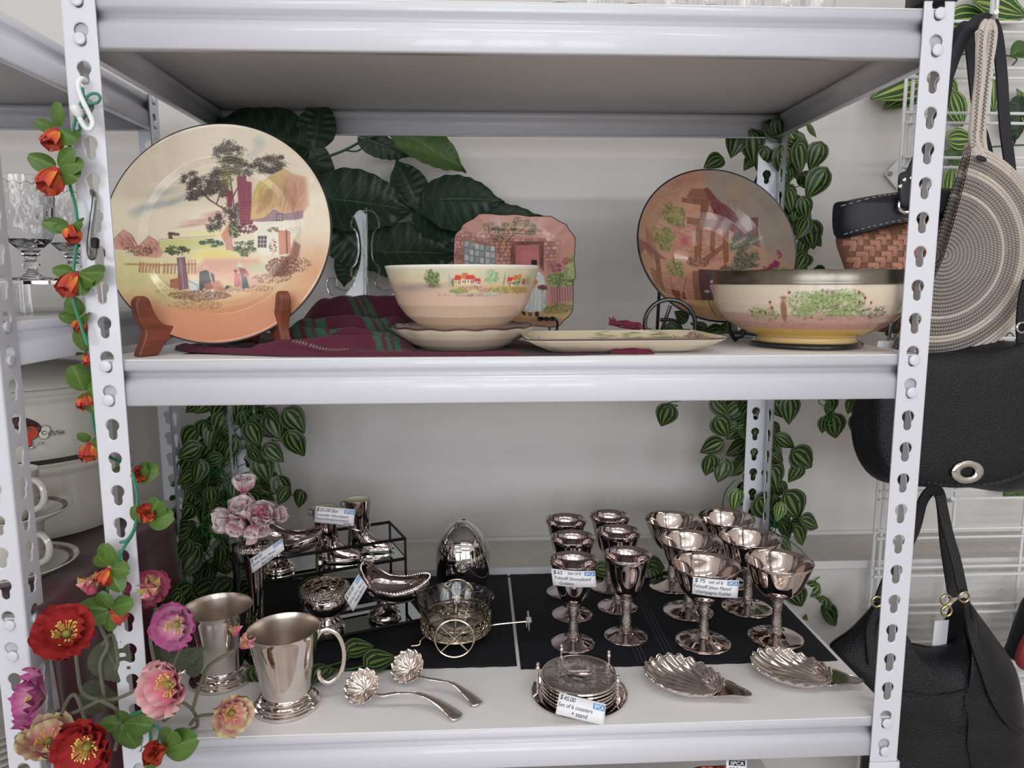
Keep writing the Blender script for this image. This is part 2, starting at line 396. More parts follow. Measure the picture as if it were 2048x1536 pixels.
    def bricks(s, x0, y0, x1, y1, bw, bh, c, w=2, a=.7, fill=None, skew=0, jit=.15, prob=1):
        r = 0; y = y0
        while y < y1:
            x = x0-(bw/2 if r % 2 else 0)
            while x < x1:
                if s.r.rand() < prob:
                    dy = skew*(x-x0); j = lambda: s.r.uniform(-jit, jit)*bh
                    q = [(max(x, x0), y+dy+j()), (min(x+bw, x1), y+dy+skew*bw+j()), (min(x+bw, x1), y+bh+dy+skew*bw+j()), (max(x, x0), y+bh+dy+j())]
                    if fill: s.poly(q, fill[s.r.randint(len(fill))], .55)
                    s.line([q[0], q[1]], w, c, a); s.line([q[1], q[2]], w, c, a)
                x += bw
            y += bh; r += 1
    def wash(s, y0, c0, y1, c1, a=1):
        ya, yb = int(max(0, s.Y(y0))), int(min(s.h, s.Y(y1)+1))
        if yb <= ya: return
        t = np.linspace(0, 1, yb-ya)[:, None, None]; col = (np.array(c0)*(1-t)+np.array(c1)*t)/255
        s.a[ya:yb] = s.a[ya:yb]*(1-a)+col*a
    def desat(s, k):
        g_ = s.a.mean(2, keepdims=True); s.a = g_+(s.a-g_)*k
    def noise(s, amt):
        n = s.r.randn(s.h//8+2, s.w//8+2).repeat(8, 0).repeat(8, 1)[:s.h, :s.w]; 
        for ax in (0, 1):
            for k in (4, 4): n = (n+np.roll(n, k, ax)+np.roll(n, -k, ax))/3
        s.a = np.clip(s.a*(1+amt*n[..., None]), 0, 1)
    def sample(s, u, v):
        """u,v arrays in window coordinates (unwarped) -> linear colours"""
        x = np.clip((np.asarray(u)-s.win[0])*s.kx-.5, 0, s.w-1.001); y = np.clip((np.asarray(v)-s.win[1])*s.ky-.5, 0, s.h-1.001)
        xi = x.astype(int); yi = y.astype(int); fx = (x-xi)[:, None]; fy = (y-yi)[:, None]; A_ = s.a
        c = (A_[yi, xi]*(1-fx)+A_[yi, xi+1]*fx)*(1-fy)+(A_[yi+1, xi]*(1-fx)+A_[yi+1, xi+1]*fx)*fy
        return np.where(c <= .04045, c/12.92, ((c+.055)/1.055)**2.4)
DK = (70, 40, 45); GR = [(70, 95, 80), (50, 75, 65), (110, 125, 80), (90, 60, 65), (150, 150, 95)]

def paint_platter():
    p = Paint(700, 655, 40, 75, 1440, 1385, (222, 209, 184), 3)
    p.wash(800, (222, 209, 184), 1000, (220, 195, 150), 1); p.wash(1000, (220, 195, 150), 1180, (206, 142, 100), 1); p.wash(1180, (206, 142, 100), 1390, (196, 122, 90), 1)
    p.blob(200, 960, 380, 190, (216, 208, 140), .85, .9); p.blob(250, 1000, 250, 110, (200, 205, 140), .5, 1); p.blob(460, 1110, 200, 70, (176, 176, 120), .7, .9)
    p.blob(1330, 960, 240, 260, (205, 140, 105), .75, .9); p.blob(1150, 1180, 400, 130, (203, 132, 95), .7, .9)
    for x, y, rx, ry, a in ((300, 560, 150, 30, .7), (430, 530, 130, 26, .7), (380, 470, 110, 30, .5), (230, 600, 80, 40, .5), (520, 480, 80, 22, .5), (970, 190, 60, 50, .5), (930, 250, 90, 30, .4)): p.blob(x, y, rx, ry, (150, 160, 172), a, .9, -.35)
    for x, y, rx, ry in ((340, 440, 110, 25), (640, 640, 200, 22), (560, 670, 150, 14), (700, 600, 120, 25)): p.blob(x, y, rx, ry, (190, 130, 125) if y > 500 else (232, 222, 200), .7, .9, -.12)
    p.blob(640, 720, 240, 30, (220, 212, 140), .8, .9); p.poly([(340, 760), (640, 745), (820, 800), (380, 830)], (196, 200, 120), .8, 6)
    p.blob(700, 850, 230, 55, (222, 205, 110), .9, .7); p.poly([(640, 870), (960, 870), (1050, 960), (1000, 1040), (560, 960)], (212, 152, 130), .8, 14); p.blob(690, 960, 150, 90, (212, 150, 130), .6, .9)
    p.blob(1000, 930, 190, 50, (190, 200, 160), .8, .8)
    # haystacks
    for x, y, w, h in ((165, 770, 75, 60), (305, 800, 75, 65)):
        p.poly([(x-w, y+h), (x-w*.8, y-h*.1), (x-w*.2, y-h), (x+w*.4, y-h*.6), (x+w, y+h*.6), (x+w*.8, y+h)], (206, 148, 128), .95, 2)
        p.hatch((x-w*.6, y-h*.6, x+w*.6, y+h*.5), 60, 2, (110, 60, 60), 1.1, 30, .5); p.line([(x-w, y+h), (x-w*.8, y-h*.1), (x-w*.2, y-h), (x+w*.4, y-h*.6), (x+w, y+h*.6)], 2.5, (120, 70, 65), .8)
    p.scat(240, 830, 80, 30, 160, 4, [(110, 55, 60), (70, 40, 50)], .8)
    # hedges, distant trees
    p.tree(430, 730, 45, 26, 260, 5, [(70, 60, 60), (110, 75, 80), (110, 120, 80)]); p.tree(460, 820, 85, 34, 520, 6, [(70, 100, 70), (60, 80, 55), (95, 60, 60), (130, 150, 90)])
    p.tree(690, 780, 90, 26, 420, 5, [(60, 95, 70), (60, 50, 55), (100, 130, 90)]); p.line([(350, 755), (520, 745), (700, 735)], 2, DK, .6)
    # big tree
    for pts in ([(840, 650), (760, 580), (660, 520), (600, 470), (540, 400)], [(660, 520), (620, 480), (560, 500)], [(820, 620), (800, 500), (780, 380), (760, 260)], [(700, 540), (730, 450), (700, 380)], [(800, 500), (850, 400), (880, 330)]): p.line(pts, 9, (105, 70, 70), .9)
    for x, y, rx, ry, n in ((540, 400, 70, 55, 500), (600, 490, 90, 45, 450), (700, 400, 90, 70, 700), (780, 240, 100, 60, 900), (760, 320, 100, 50, 800), (860, 330, 70, 60, 500), (1040, 310, 120, 55, 900), (1080, 350, 60, 30, 250), (700, 650, 60, 60, 450), (800, 600, 60, 80, 500), (740, 440, 60, 60, 400), (650, 450, 70, 50, 400)):
        p.tree(x, y, rx*1.1, ry*1.1, n*2, 4, [(60, 85, 80), (50, 62, 66), (95, 65, 72), (120, 120, 75), (92, 62, 66), (75, 45, 60)])
    for i in range(10): p.line([(690+p.r.uniform(0, 30), 250+i*16), (790, 238+i*16), (860, 262+i*16)], 4, (190, 195, 120), .55)
    p.blob(750, 400, 60, 90, (185, 180, 90), .35, 1)
    # chimneys + cottage
    for q in ([(820, 380), (880, 370), (890, 660), (850, 660)], [(875, 400), (915, 410), (920, 560), (890, 560)], [(760, 455), (795, 465), (800, 560), (770, 560)]): p.poly(q, (140, 62, 82), .97, 2)
    p.poly([(845, 520), (930, 520), (960, 560), (930, 660), (850, 670)], (132, 60, 78), .97, 2); p.bricks(822, 380, 930, 660, 22, 13, (200, 150, 150), 2, .55)
    p.poly([(735, 730), (790, 640), (800, 720), (760, 780)], (206, 140, 105), .95); p.poly([(760, 730), (800, 720), (815, 820), (770, 820)], (196, 145, 135), .95); p.scat(820, 700, 40, 50, 200, 6, GR)
    p.poly([(920, 490), (950, 420), (1020, 380), (1130, 340), (1200, 380), (1265, 400), (1265, 590), (1120, 600), (1060, 560), (1000, 630), (915, 640)], (206, 174, 118), 1, 2)
    p.poly([(1110, 380), (1200, 380), (1275, 405), (1290, 560), (1260, 590), (1120, 600), (1150, 480)], (204, 150, 128), .85, 14); p.poly([(920, 490), (960, 400), (1040, 400), (1010, 480), (950, 520)], (208, 188, 108), .8, 5); p.hatch((1120, 390, 1260, 560), 110, 2, (150, 96, 84), 1.8, 50, .4)
    p.hatch((960, 420, 1240, 560), 160, 2, (160, 110, 80), 1.9, 60, .5); p.poly([(1000, 460), (1060, 440), (1040, 540), (980, 600), (950, 600)], (170, 130, 90), .5, 10)
    p.poly([(915, 640), (1000, 625), (1060, 570), (1120, 600), (1255, 590), (1250, 640), (1120, 640), (1060, 670), (960, 650)], (150, 118, 130), .9, 2)
    p.poly([(900, 680), (960, 650), (1120, 645), (1250, 640), (1260, 690), (1180, 740), (1170, 850), (1000, 850), (960, 830), (940, 730)], (222, 218, 200), .95, 2)
    p.poly([(1090, 700), (1165, 705), (1175, 840), (1100, 850)], (205, 140, 120), 1); p.line([(1140, 700), (1150, 840)], 10, (120, 80, 70), .8)
    for q in ((965, 735, 1020, 805), (1075, 600, 1120, 645)):
        p.poly([(q[0], q[1]), (q[2], q[1]), (q[2], q[3]), (q[0], q[3])], (95, 85, 95), 1)
        for k in (1, 2): p.line([(q[0]+(q[2]-q[0])*k/3, q[1]), (q[0]+(q[2]-q[0])*k/3, q[3])], 3, (215, 210, 200)); p.line([(q[0], q[1]+(q[3]-q[1])*k/3), (q[2], q[1]+(q[3]-q[1])*k/3)], 3, (215, 210, 200))
    p.tree(890, 810, 80, 50, 700, 6, [(90, 120, 90), (60, 90, 70), (150, 165, 110), (110, 70, 70)]); p.tree(1060, 700, 50, 24, 160, 5, [(120, 140, 95), (150, 120, 100)]); p.scat(1060, 800, 25, 50, 80, 4, [(190, 120, 110), (130, 60, 70)])
    p.scat(900, 690, 60, 30, 150, 6, [(120, 60, 75), (90, 50, 65)], .7)
    p.poly([(1170, 840), (1190, 760), (1240, 800), (1230, 870), (1130, 980), (1020, 980)], (140, 92, 80), .8, 8)
    p.scat(1130, 920, 110, 60, 700, 6, [(120, 75, 65), (150, 100, 80), (100, 60, 60)], .7); p.scat(1230, 920, 90, 45, 260, 5, [(120, 70, 65), (220, 190, 170), (130, 90, 70)], .7); p.scat(1060, 990, 130, 30, 220, 5, [(120, 75, 60)], .6); p.scat(1190, 720, 60, 40, 60, 3, DK and [(120, 90, 85)], .5)
    # fence, pump
    p.line([(175, 918), (590, 905)], 8, (200, 150, 100), .95); p.line([(175, 912), (590, 900)], 2.5, DK, .8)
    for x in list(range(255, 360, 17))+list(range(390, 460, 22))+[540, 560, 580]: p.line([(x, 900-(x > 500)*20), (x+p.r.uniform(-3, 3), 958)], 9, (196, 140, 100)); p.line([(x+5, 900), (x+6, 960)], 2.5, DK, .8)
    p.poly([(470, 865), (515, 860), (545, 1050), (490, 1060)], (130, 95, 105), .95); p.line([(490, 870), (515, 1050)], 5, (180, 150, 150)); p.line([(468, 865), (490, 1060)], 3, DK); p.line([(515, 860), (547, 1050)], 3, DK)
    p.poly([(430, 995), (485, 985), (490, 1050), (435, 1045)], (176, 95, 80), .95); p.poly([(545, 1000), (620, 1000), (640, 1040), (610, 1085), (550, 1050)], (190, 196, 196), .95, 2); p.line([(545, 1000), (600, 1030), (610, 1085)], 3, DK)
    # seated man with basket, woman and child
    p.blob(648, 925, 19, 17, (214, 170, 150), 1, .2); p.poly([(610, 950), (650, 938), (700, 965), (710, 1010), (660, 1020), (630, 1065), (612, 1060)], (48, 48, 52), 1, 2)
    p.poly([(640, 1020), (690, 1010), (700, 1050), (650, 1060)], (150, 85, 65), 1); p.poly([(660, 1060), (685, 1055), (715, 1085), (700, 1105)], (205, 205, 205), 1); p.blob(712, 1092, 9, 16, (40, 40, 45), 1, .3); p.blob(785, 1042, 18, 11, (40, 40, 45), 1, .3, -.6)
    p.poly([(680, 1015), (725, 1000), (785, 1075), (735, 1100)], (208, 140, 110), 1); [p.line([(685+i*12, 1015-i*4), (738+i*12, 1098-i*6)], 2, DK, .7) for i in range(5)]; p.line([(672, 950), (690, 1010)], 5, (225, 215, 205))
    p.blob(858, 908, 18, 15, (200, 205, 200), 1, .3); p.poly([(850, 925), (890, 930), (918, 965), (900, 985), (870, 985)], (150, 80, 85), 1); p.poly([(870, 980), (905, 985), (920, 1045), (880, 1050)], (70, 90, 90), 1); p.blob(900, 968, 20, 12, (180, 125, 85), 1, .3)
    p.blob(834, 945, 14, 13, (140, 70, 75), 1, .3); p.poly([(826, 958), (858, 958), (875, 1035), (828, 1035)], (196, 105, 110), 1)
    p.scat(620, 1090, 190, 30, 900, 5, [(130, 85, 70), (150, 110, 80), (100, 70, 60)], .65); p.scat(600, 1150, 160, 30, 200, 5, [(110, 110, 70), (140, 110, 80)], .6); p.scat(900, 1050, 180, 20, 260, 4, [(120, 75, 60)], .6); p.scat(420, 1050, 90, 50, 140, 4, [(130, 130, 90)], .6)
    p.desat(.84); p.noise(.012); return p

def paint_square():
    p = Paint(560, 520, 160, 85, 1615, 1420, (190, 134, 120), 5)
    for i in range(14): p.blob(p.r.uniform(200, 1600), p.r.uniform(90, 600), 260, 60, [(204, 150, 132), (178, 118, 108), (196, 140, 124)][i % 3], .5, 1)
    p.blob(900, 230, 330, 110, (190, 150, 96), .6, 1)
    # stone walls
    def stones(x0, y0, x1, y1, n=1):
        y = y0
        while y < y1:
            x = x0+p.r.uniform(-20, 20); h = p.r.uniform(38, 55)
            while x < x1:
                w = p.r.uniform(45, 90); c = [(186, 128, 118), (200, 146, 130), (160, 108, 110), (188, 134, 104)][p.r.randint(4)]
                q = [(x+4, y+8), (x+12, y+2), (x+w-10, y+3), (x+w-3, y+10), (x+w-5, y+h-8), (x+w-14, y+h-2), (x+10, y+h-3), (x+3, y+h-10)]
                p.poly(q, c, .85, 2); p.line(q+q[:1], 3.5, (82, 48, 58), .9); x += w
            y += h
    stones(185, 330, 300, 640); stones(300, 310, 640, 380); stones(660, 400, 850, 660); stones(600, 360, 1240, 410); stones(1245, 400, 1370, 660)
    p.poly([(1255, 660), (1385, 600), (1440, 800), (1300, 1130), (1260, 800)], (168, 110, 110), .6, 20)
    p.poly([(285, 395), (660, 450), (640, 900), (290, 900)], (120, 125, 128), 1, 2)
    for i in range(6):
        for j in range(6):
            x = 292+i*62; y = 405+j*80+i*8; p.poly([(x, y), (x+52, y+8), (x+50, y+70), (x, y+64)], [(160, 166, 168), (132, 140, 145), (178, 182, 180)][(i+j) % 3], 1, 3)
            p.line([(x+6, y+60), (x+46, y+16)], 8, (190, 194, 192), .5)
    for x in (285, 405, 525, 655): p.line([(x, 395+(x-285)*.15), (x-8, 900)], 9, (150, 140, 130)); p.line([(x+6, 395), (x-2, 900)], 3, DK)
    p.poly([(285, 380), (480, 395), (660, 440), (660, 460), (285, 405)], (150, 105, 85))
    p.poly([(905, 440), (1180, 455), (1180, 700), (890, 700)], (178, 100, 98), 1, 2); p.poly([(960, 500), (1180, 520), (1180, 900), (960, 900)], (184, 108, 106), 1, 6)
    for q in ([(855, 400), (910, 400), (895, 700), (825, 700)], [(1180, 400), (1240, 405), (1230, 760), (1175, 700)], [(905, 395), (1240, 400), (1235, 430), (905, 445)]): p.poly(q, (134, 88, 72), 1, 2)
    p.hatch((835, 420, 890, 640), 50, 3, (84, 50, 45), 1.6, 70, .7); p.hatch((1185, 420, 1230, 640), 50, 3, (84, 50, 45), 1.5, 70, .7); p.hatch((910, 405, 1180, 430), 40, 3, (84, 50, 45), .05, 60, .6)
    p.poly([(1085, 615), (1150, 618), (1150, 680), (1080, 670)], (38, 34, 42))
    # climbing tree
    for pts in ([(700, 640), (720, 560), (790, 470), (800, 400), (860, 330), (900, 240), (890, 160)], [(800, 400), (700, 300), (690, 230)], [(860, 330), (990, 260), (1060, 200)], [(870, 300), (1030, 310), (1110, 230)], [(720, 560), (690, 520), (710, 420), (640, 330), (580, 290), (590, 210)], [(700, 300), (780, 230)], [(580, 290), (680, 240)]): p.line(pts, 9, (92, 72, 60), .95)
    for x, y, rx, ry in ((590, 230, 70, 50), (680, 260, 60, 40), (780, 220, 45, 35), (920, 180, 70, 50), (880, 250, 40, 40), (1050, 200, 60, 40), (1110, 240, 50, 30), (790, 300, 60, 40), (700, 360, 60, 35), (1080, 300, 60, 25)): p.scat(x, y, rx, ry, 70, 9, [(96, 92, 62), (130, 120, 74), (84, 70, 58)], .8)
    # garden at the right
    p.poly([(1290, 820), (1600, 600), (1600, 1000), (1560, 1200), (1300, 1150)], (172, 112, 112), .6, 20)
    for i in range(9): x = 1310+i*30; p.line([(x, 900), (x+10, 1140)], 6, (108, 66, 74), .8)
    p.scat(1430, 860, 170, 90, 900, 14, [(110, 128, 70), (140, 156, 92), (80, 100, 60), (160, 170, 110)], .75); p.scat(1540, 720, 60, 140, 500, 14, [(150, 165, 100), (120, 140, 80), (170, 175, 120)], .7); p.scat(1360, 710, 90, 60, 60, 12, [(150, 66, 84), (130, 70, 80)], .8); p.scat(1500, 650, 70, 40, 50, 12, [(160, 80, 90)], .8)
    p.poly([(960, 1180), (1560, 1120), (1560, 1420), (800, 1420), (880, 1200)], (190, 158, 100), .85, 20); p.scat(1380, 1200, 180, 60, 700, 9, [(128, 130, 76), (160, 150, 90), (110, 100, 62)], .7); p.poly([(830, 1290), (1400, 1330), (1500, 1420), (700, 1420)], (168, 112, 90), .8, 16)
    p.scat(230, 600, 60, 30, 90, 13, [(140, 60, 70), (150, 140, 80)], .8)
    # woman in white with baskets
    p.poly([(1115, 790), (1180, 760), (1225, 810), (1240, 900), (1245, 1150), (1200, 1215), (1040, 1240), (975, 1180), (1060, 960), (1100, 880)], (196, 200, 196), 1, 3)
    for x in (1040, 1080, 1130, 1190): p.line([(x+30, 940), (x, 1220)], 6, (150, 158, 156), .8)
    p.hatch((1180, 950, 1240, 1180), 60, 3, (90, 90, 90), 1.5, 40, .5); p.blob(1152, 735, 24, 26, (206, 170, 150), 1, .2); p.blob(1160, 712, 24, 8, (45, 35, 40), 1, .3); p.poly([(1130, 760), (1160, 750), (1180, 780), (1140, 790)], (215, 218, 215))
    p.blob(1120, 880, 36, 36, (196, 120, 84), 1, .2); p.blob(1110, 930, 26, 20, (206, 150, 130), 1, .3); p.blob(1205, 940, 62, 34, (122, 76, 66), 1, .2); p.hatch((1150, 915, 1260, 965), 40, 3, (70, 40, 40), .5, 20, .7); p.poly([(1150, 880), (1230, 865), (1245, 900), (1160, 915)], (205, 208, 204), 1, 3)
    p.poly([(1025, 1235), (1075, 1230), (1070, 1290), (1030, 1285)], (120, 84, 62)); p.poly([(1110, 1225), (1155, 1220), (1150, 1295), (1108, 1290)], (50, 46, 48)); p.poly([(955, 1210), (1000, 1240), (995, 1285), (955, 1250)], (44, 44, 50))
    p.desat(.85); p.noise(.015); return p

def paint_bigbowl():
    p = Paint(620, 600, -130, 55, 1360, 1460, (176, 138, 116), 8)
    p.poly([(540, 40), (1400, 40), (1400, 1100), (1140, 700), (620, 170)], (150, 138, 126), 1, 10); p.blob(880, 200, 130, 70, (170, 140, 112), .7, 1); p.blob(1180, 420, 140, 160, (132, 120, 114), .6, 1)
    p.blob(1220, 900, 200, 200, (170, 148, 130), .6, 1)
    p.blob(350, 130, 420, 70, (160, 108, 92), .7, 1, -.2); p.hatch((0, 90, 500, 300), 60, 4, (140, 92, 78), -.4, 120, .3)
    p.poly([(350, 220), (620, 175), (880, 470), (860, 900), (560, 1180), (130, 1170), (110, 760), (240, 760), (380, 480)], (186, 136, 114), 1, 6)
    p.bricks(300, 450, 860, 760, 48, 22, (100, 62, 62), 3, .8, [(186, 134, 114), (172, 120, 108), (196, 146, 120)], 0, .2, .85)
    p.bricks(160, 900, 500, 1170, 44, 22, (100, 62, 62), 3, .8, [(186, 134, 114), (176, 124, 108)], 0, .2, .9)
    p.blob(450, 580, 90, 80, (160, 60, 84), .6, .9)
    p.poly([(600, 165), (640, 160), (910, 350), (1130, 700), (1000, 600), (860, 480), (760, 380)], (120, 66, 70), 1, 2); p.hatch((700, 250, 900, 480), 90, 3, (70, 36, 44), .9, 60, .6); p.poly([(440, 230), (480, 170), (600, 165), (680, 260)], (140, 96, 80), 1)
    for q in ([(400, 240), (690, 240), (700, 280), (400, 265)], [(600, 280), (670, 285), (650, 400), (600, 400)], [(470, 380), (830, 405), (840, 470), (470, 430)], [(570, 450), (630, 450), (590, 760), (530, 760)], [(710, 460), (750, 465), (730, 670), (690, 680)], [(820, 470), (870, 480), (850, 780), (810, 800)], [(600, 760), (820, 610), (820, 650), (620, 800)], [(500, 870), (560, 870), (520, 1185), (455, 1180)], [(760, 850), (830, 800), (820, 1000), (780, 1000)], [(110, 760), (160, 770), (140, 1160), (90, 1160)]):
        p.poly(q, (134, 92, 72), 1, 2); p.line(q+q[:1], 3, (76, 46, 44), .8); x0 = min(a for a, b in q); x1 = max(a for a, b in q); y0 = min(b for a, b in q); y1 = max(b for a, b in q); p.hatch((x0+5, y0+5, x1-10, y1-10), 22, 2.5, (88, 54, 48), 1.5 if y1-y0 > x1-x0 else .05, 30, .5)
    p.poly([(560, 850), (760, 860), (780, 1000), (640, 1180), (520, 1180)], (84, 58, 62), 1, 3); p.poly([(660, 865), (720, 865), (715, 950), (655, 950)], (66, 74, 72), 1)
    p.poly([(1050, 420), (1100, 430), (1115, 660), (1070, 620), (1030, 545), (1070, 520)], (112, 72, 72), 1, 2); p.line([(1050, 420), (1070, 520), (1030, 545)], 4, (60, 36, 44)); p.line([(1100, 430), (1115, 660)], 4, (60, 36, 44))
    for x, y, rx, ry, n, c in ((330, 380, 120, 80, 700, 0), (240, 600, 130, 110, 900, 0), (350, 850, 110, 100, 700, 0), (980, 620, 110, 90, 700, 1), (950, 840, 130, 60, 600, 1), (1000, 760, 110, 60, 400, 1), (400, 420, 60, 50, 300, 0)):
        [p.blob(x+p.r.uniform(-.6, .6)*rx, y+p.r.uniform(-.6, .6)*ry, rx*.6, ry*.6, (140, 138, 84) if c == 0 else (96, 98, 84), .55, .8) for _ in range(6)]; p.tree(x, y, rx*1.15, ry*1.15, n, 8, [(128, 140, 74), (160, 156, 90), (92, 98, 62), (112, 84, 64)] if c == 0 else [(84, 84, 74), (120, 124, 92), (70, 62, 62)], .7)
    p.scat(560, 780, 110, 50, 350, 10, [(100, 70, 62), (140, 100, 84), (160, 120, 104)], .8); p.scat(900, 1000, 120, 60, 260, 8, [(140, 120, 96), (110, 90, 80)], .6)
    for i in range(26): y = 560+i*9; p.line([(0, y), (120+p.r.uniform(-20, 40), y+60)], 4, (118, 72, 64), .8)
    p.poly([(-130, 700), (60, 690), (240, 780), (230, 790), (-20, 760), (-130, 900)], (128, 84, 80), .8, 4)
    p.poly([(-130, 1170), (560, 1185), (700, 1180), (1000, 1180), (1000, 1460), (-130, 1460)], (190, 156, 112), .95, 10); p.blob(300, 1250, 240, 50, (160, 108, 96), .8, .8, .1); p.hatch((60, 1190, 520, 1340), 60, 3, (130, 86, 74), .1, 50, .6)
    # barrels, bucket, broom, woman
    p.poly([(10, 930), (100, 930), (110, 1130), (20, 1130)], (150, 104, 80), 1, 3); [p.line([(10, y), (105, y+4)], 5, (74, 48, 44)) for y in (930, 990, 1070, 1130)]
    p.poly([(222, 1100), (318, 1100), (300, 1205), (235, 1200)], (120, 68, 58), 1); p.line([(222, 1100), (318, 1100)], 7, (70, 36, 36)); p.line([(225, 1140), (312, 1142)], 5, (70, 36, 36)); p.line([(425, 940), (355, 1110)], 7, (116, 72, 58)); p.poly([(345, 1100), (370, 1105), (362, 1190), (315, 1190)], (124, 70, 58))
    p.line([(250, 960), (245, 1090)], 6, (116, 80, 60)); p.blob(690, 980, 46, 30, (206, 190, 170), 1, .4); p.poly([(640, 1010), (760, 1000), (790, 1200), (640, 1200)], (150, 140, 140), 1, 6); p.line([(590, 1080), (575, 1370)], 9, (74, 82, 70)); p.blob(600, 1080, 34, 18, (196, 170, 140), .9, .4); p.line([(640, 1120), (600, 1280), (640, 1300)], 3, (74, 60, 54)); p.blob(650, 1385, 60, 14, (84, 66, 56), .8, .4)
    p.scat(1140, 940, 40, 50, 60, 12, [(140, 46, 84), (110, 50, 70)], .8); p.scat(1200, 890, 30, 40, 40, 11, [(140, 46, 84)], .8); p.scat(1240, 800, 14, 40, 20, 9, [(140, 46, 84)], .8); p.scat(1180, 960, 90, 40, 120, 8, [(120, 130, 88)], .6)
    p.noise(.015); return p

def _cyl(cx, hw): return lambda x: math.asin(max(-1, min(1, (x-cx)/hw)))
def paint_creambowl():   # x in radians after the warp; drawn in the pixel frame of the outside wall
    w = _cyl(847, 432); p = Paint(1400, 260, -PI/2, 975, PI/2, 1315, (214, 196, 176), 11, None); p.kx = 1400/PI
    p.wash(975, (196, 200, 190), 1060, (212, 196, 160)); p.wash(1060, (206, 186, 158), 1130, (208, 178, 160)); p.wash(1130, (208, 178, 160), 1320, (222, 200, 176))
    X = lambda x: w(x)
    def B(x, y, rx, ry, c, a=1, s=.5): p.blob(X(x), y, rx/432, ry, c, a, s)
    def S(x, y, rx, ry, n, sz, c, a=.8):
        for i in range(n):
            t = p.r.rand()*2*PI; q = math.sqrt(p.r.rand()); k = p.r.uniform(.6, 1.4); p.blob(X(x+rx*q*math.cos(t)), y+ry*q*math.sin(t), sz*k/432, sz*k*.8, c[p.r.randint(len(c))], a, .5)
    def PL(pts, c, a=1): p.poly([(X(x), y) for x, y in pts], c, a, 1.5)
    for x, y in ((480, 1000), (600, 1010), (900, 1005), (1060, 1000), (1200, 1010)): B(x, y, 110, 24, (226, 214, 170), .7, 1)
    B(560, 1090, 220, 30, (160, 140, 142), .8, .9); B(700, 1080, 200, 20, (150, 130, 130), .5, .9); B(980, 1085, 380, 14, (206, 184, 130), .9, .8)
    B(690, 1050, 40, 36, (110, 130, 84), .85, .6); S(690, 1040, 42, 42, 160, 6, [(90, 116, 74), (140, 150, 100), (70, 96, 70)]); B(690, 1082, 60, 12, (96, 96, 84), .8, .8)
    for x, h in ((783, 60), (1080, 60), (1100, 50), (1215, 50), (1232, 46)): B(x, 1055, 6, h*.75, (110, 130, 110) if x > 900 else (160, 164, 170), .85, .6)
    def house(x, y, w_, h, roof=(204, 72, 58)):
        PL([(x-w_, y), (x+w_, y), (x+w_, y+h), (x-w_, y+h)], (232, 214, 170)); PL([(x, y), (x+w_, y), (x+w_, y+h), (x, y+h)], (196, 180, 196)); PL([(x-w_*1.15, y+3), (x-w_*.6, y-h*.8), (x+w_*.6, y-h*.8), (x+w_*1.15, y+3)], roof)
        for k in (-.5, .1, .6): PL([(x+k*w_-3, y+h*.3), (x+k*w_+4, y+h*.3), (x+k*w_+4, y+h*.7), (x+k*w_-3, y+h*.7)], (110, 84, 110))
    for a in ((830, 1050, 22, 26), (865, 1044, 20, 32, (206, 120, 80)), (897, 1048, 26, 26), (935, 1058, 18, 18, (190, 80, 60)), (1115, 1058, 18, 26), (1142, 1052, 18, 30, (210, 120, 70)), (1165, 1048, 12, 30, (200, 140, 80)), (1195, 1060, 12, 18)): house(*a)
    B(877, 1030, 5, 12, (150, 90, 90)); B(1010, 1040, 36, 32, (140, 180, 130), .85, .7); S(1010, 1036, 40, 34, 120, 7, [(110, 160, 110), (160, 190, 140), (190, 200, 160)]); B(800, 1064, 12, 26, (96, 130, 90), .9)
    PL([(830, 1085), (960, 1082), (1010, 1105), (1000, 1118), (950, 1112), (930, 1098), (900, 1098), (880, 1115), (850, 1110)], (190, 150, 130)); S(915, 1090, 70, 8, 60, 4, [(130, 90, 90), (210, 180, 150)]); B(915, 1106, 26, 8, (196, 200, 120), .9)
    S(830, 1106, 50, 10, 70, 7, [(130, 150, 84), (150, 160, 100)]); S(1110, 1100, 120, 16, 240, 7, [(130, 160, 90), (200, 150, 84), (150, 110, 84), (170, 190, 110)]); S(1190, 1104, 60, 16, 120, 6, [(200, 100, 70), (220, 160, 110), (120, 150, 80)]); B(1020, 1120, 60, 10, (180, 210, 190), .7)
    B(900, 1128, 120, 8, (170, 160, 170), .6, .9); S(900, 1125, 200, 6, 60, 5, [(120, 110, 110), (140, 130, 110)], .5)
    S(1180, 1060, 60, 20, 50, 6, [(120, 150, 90)]); p.noise(.01); return p

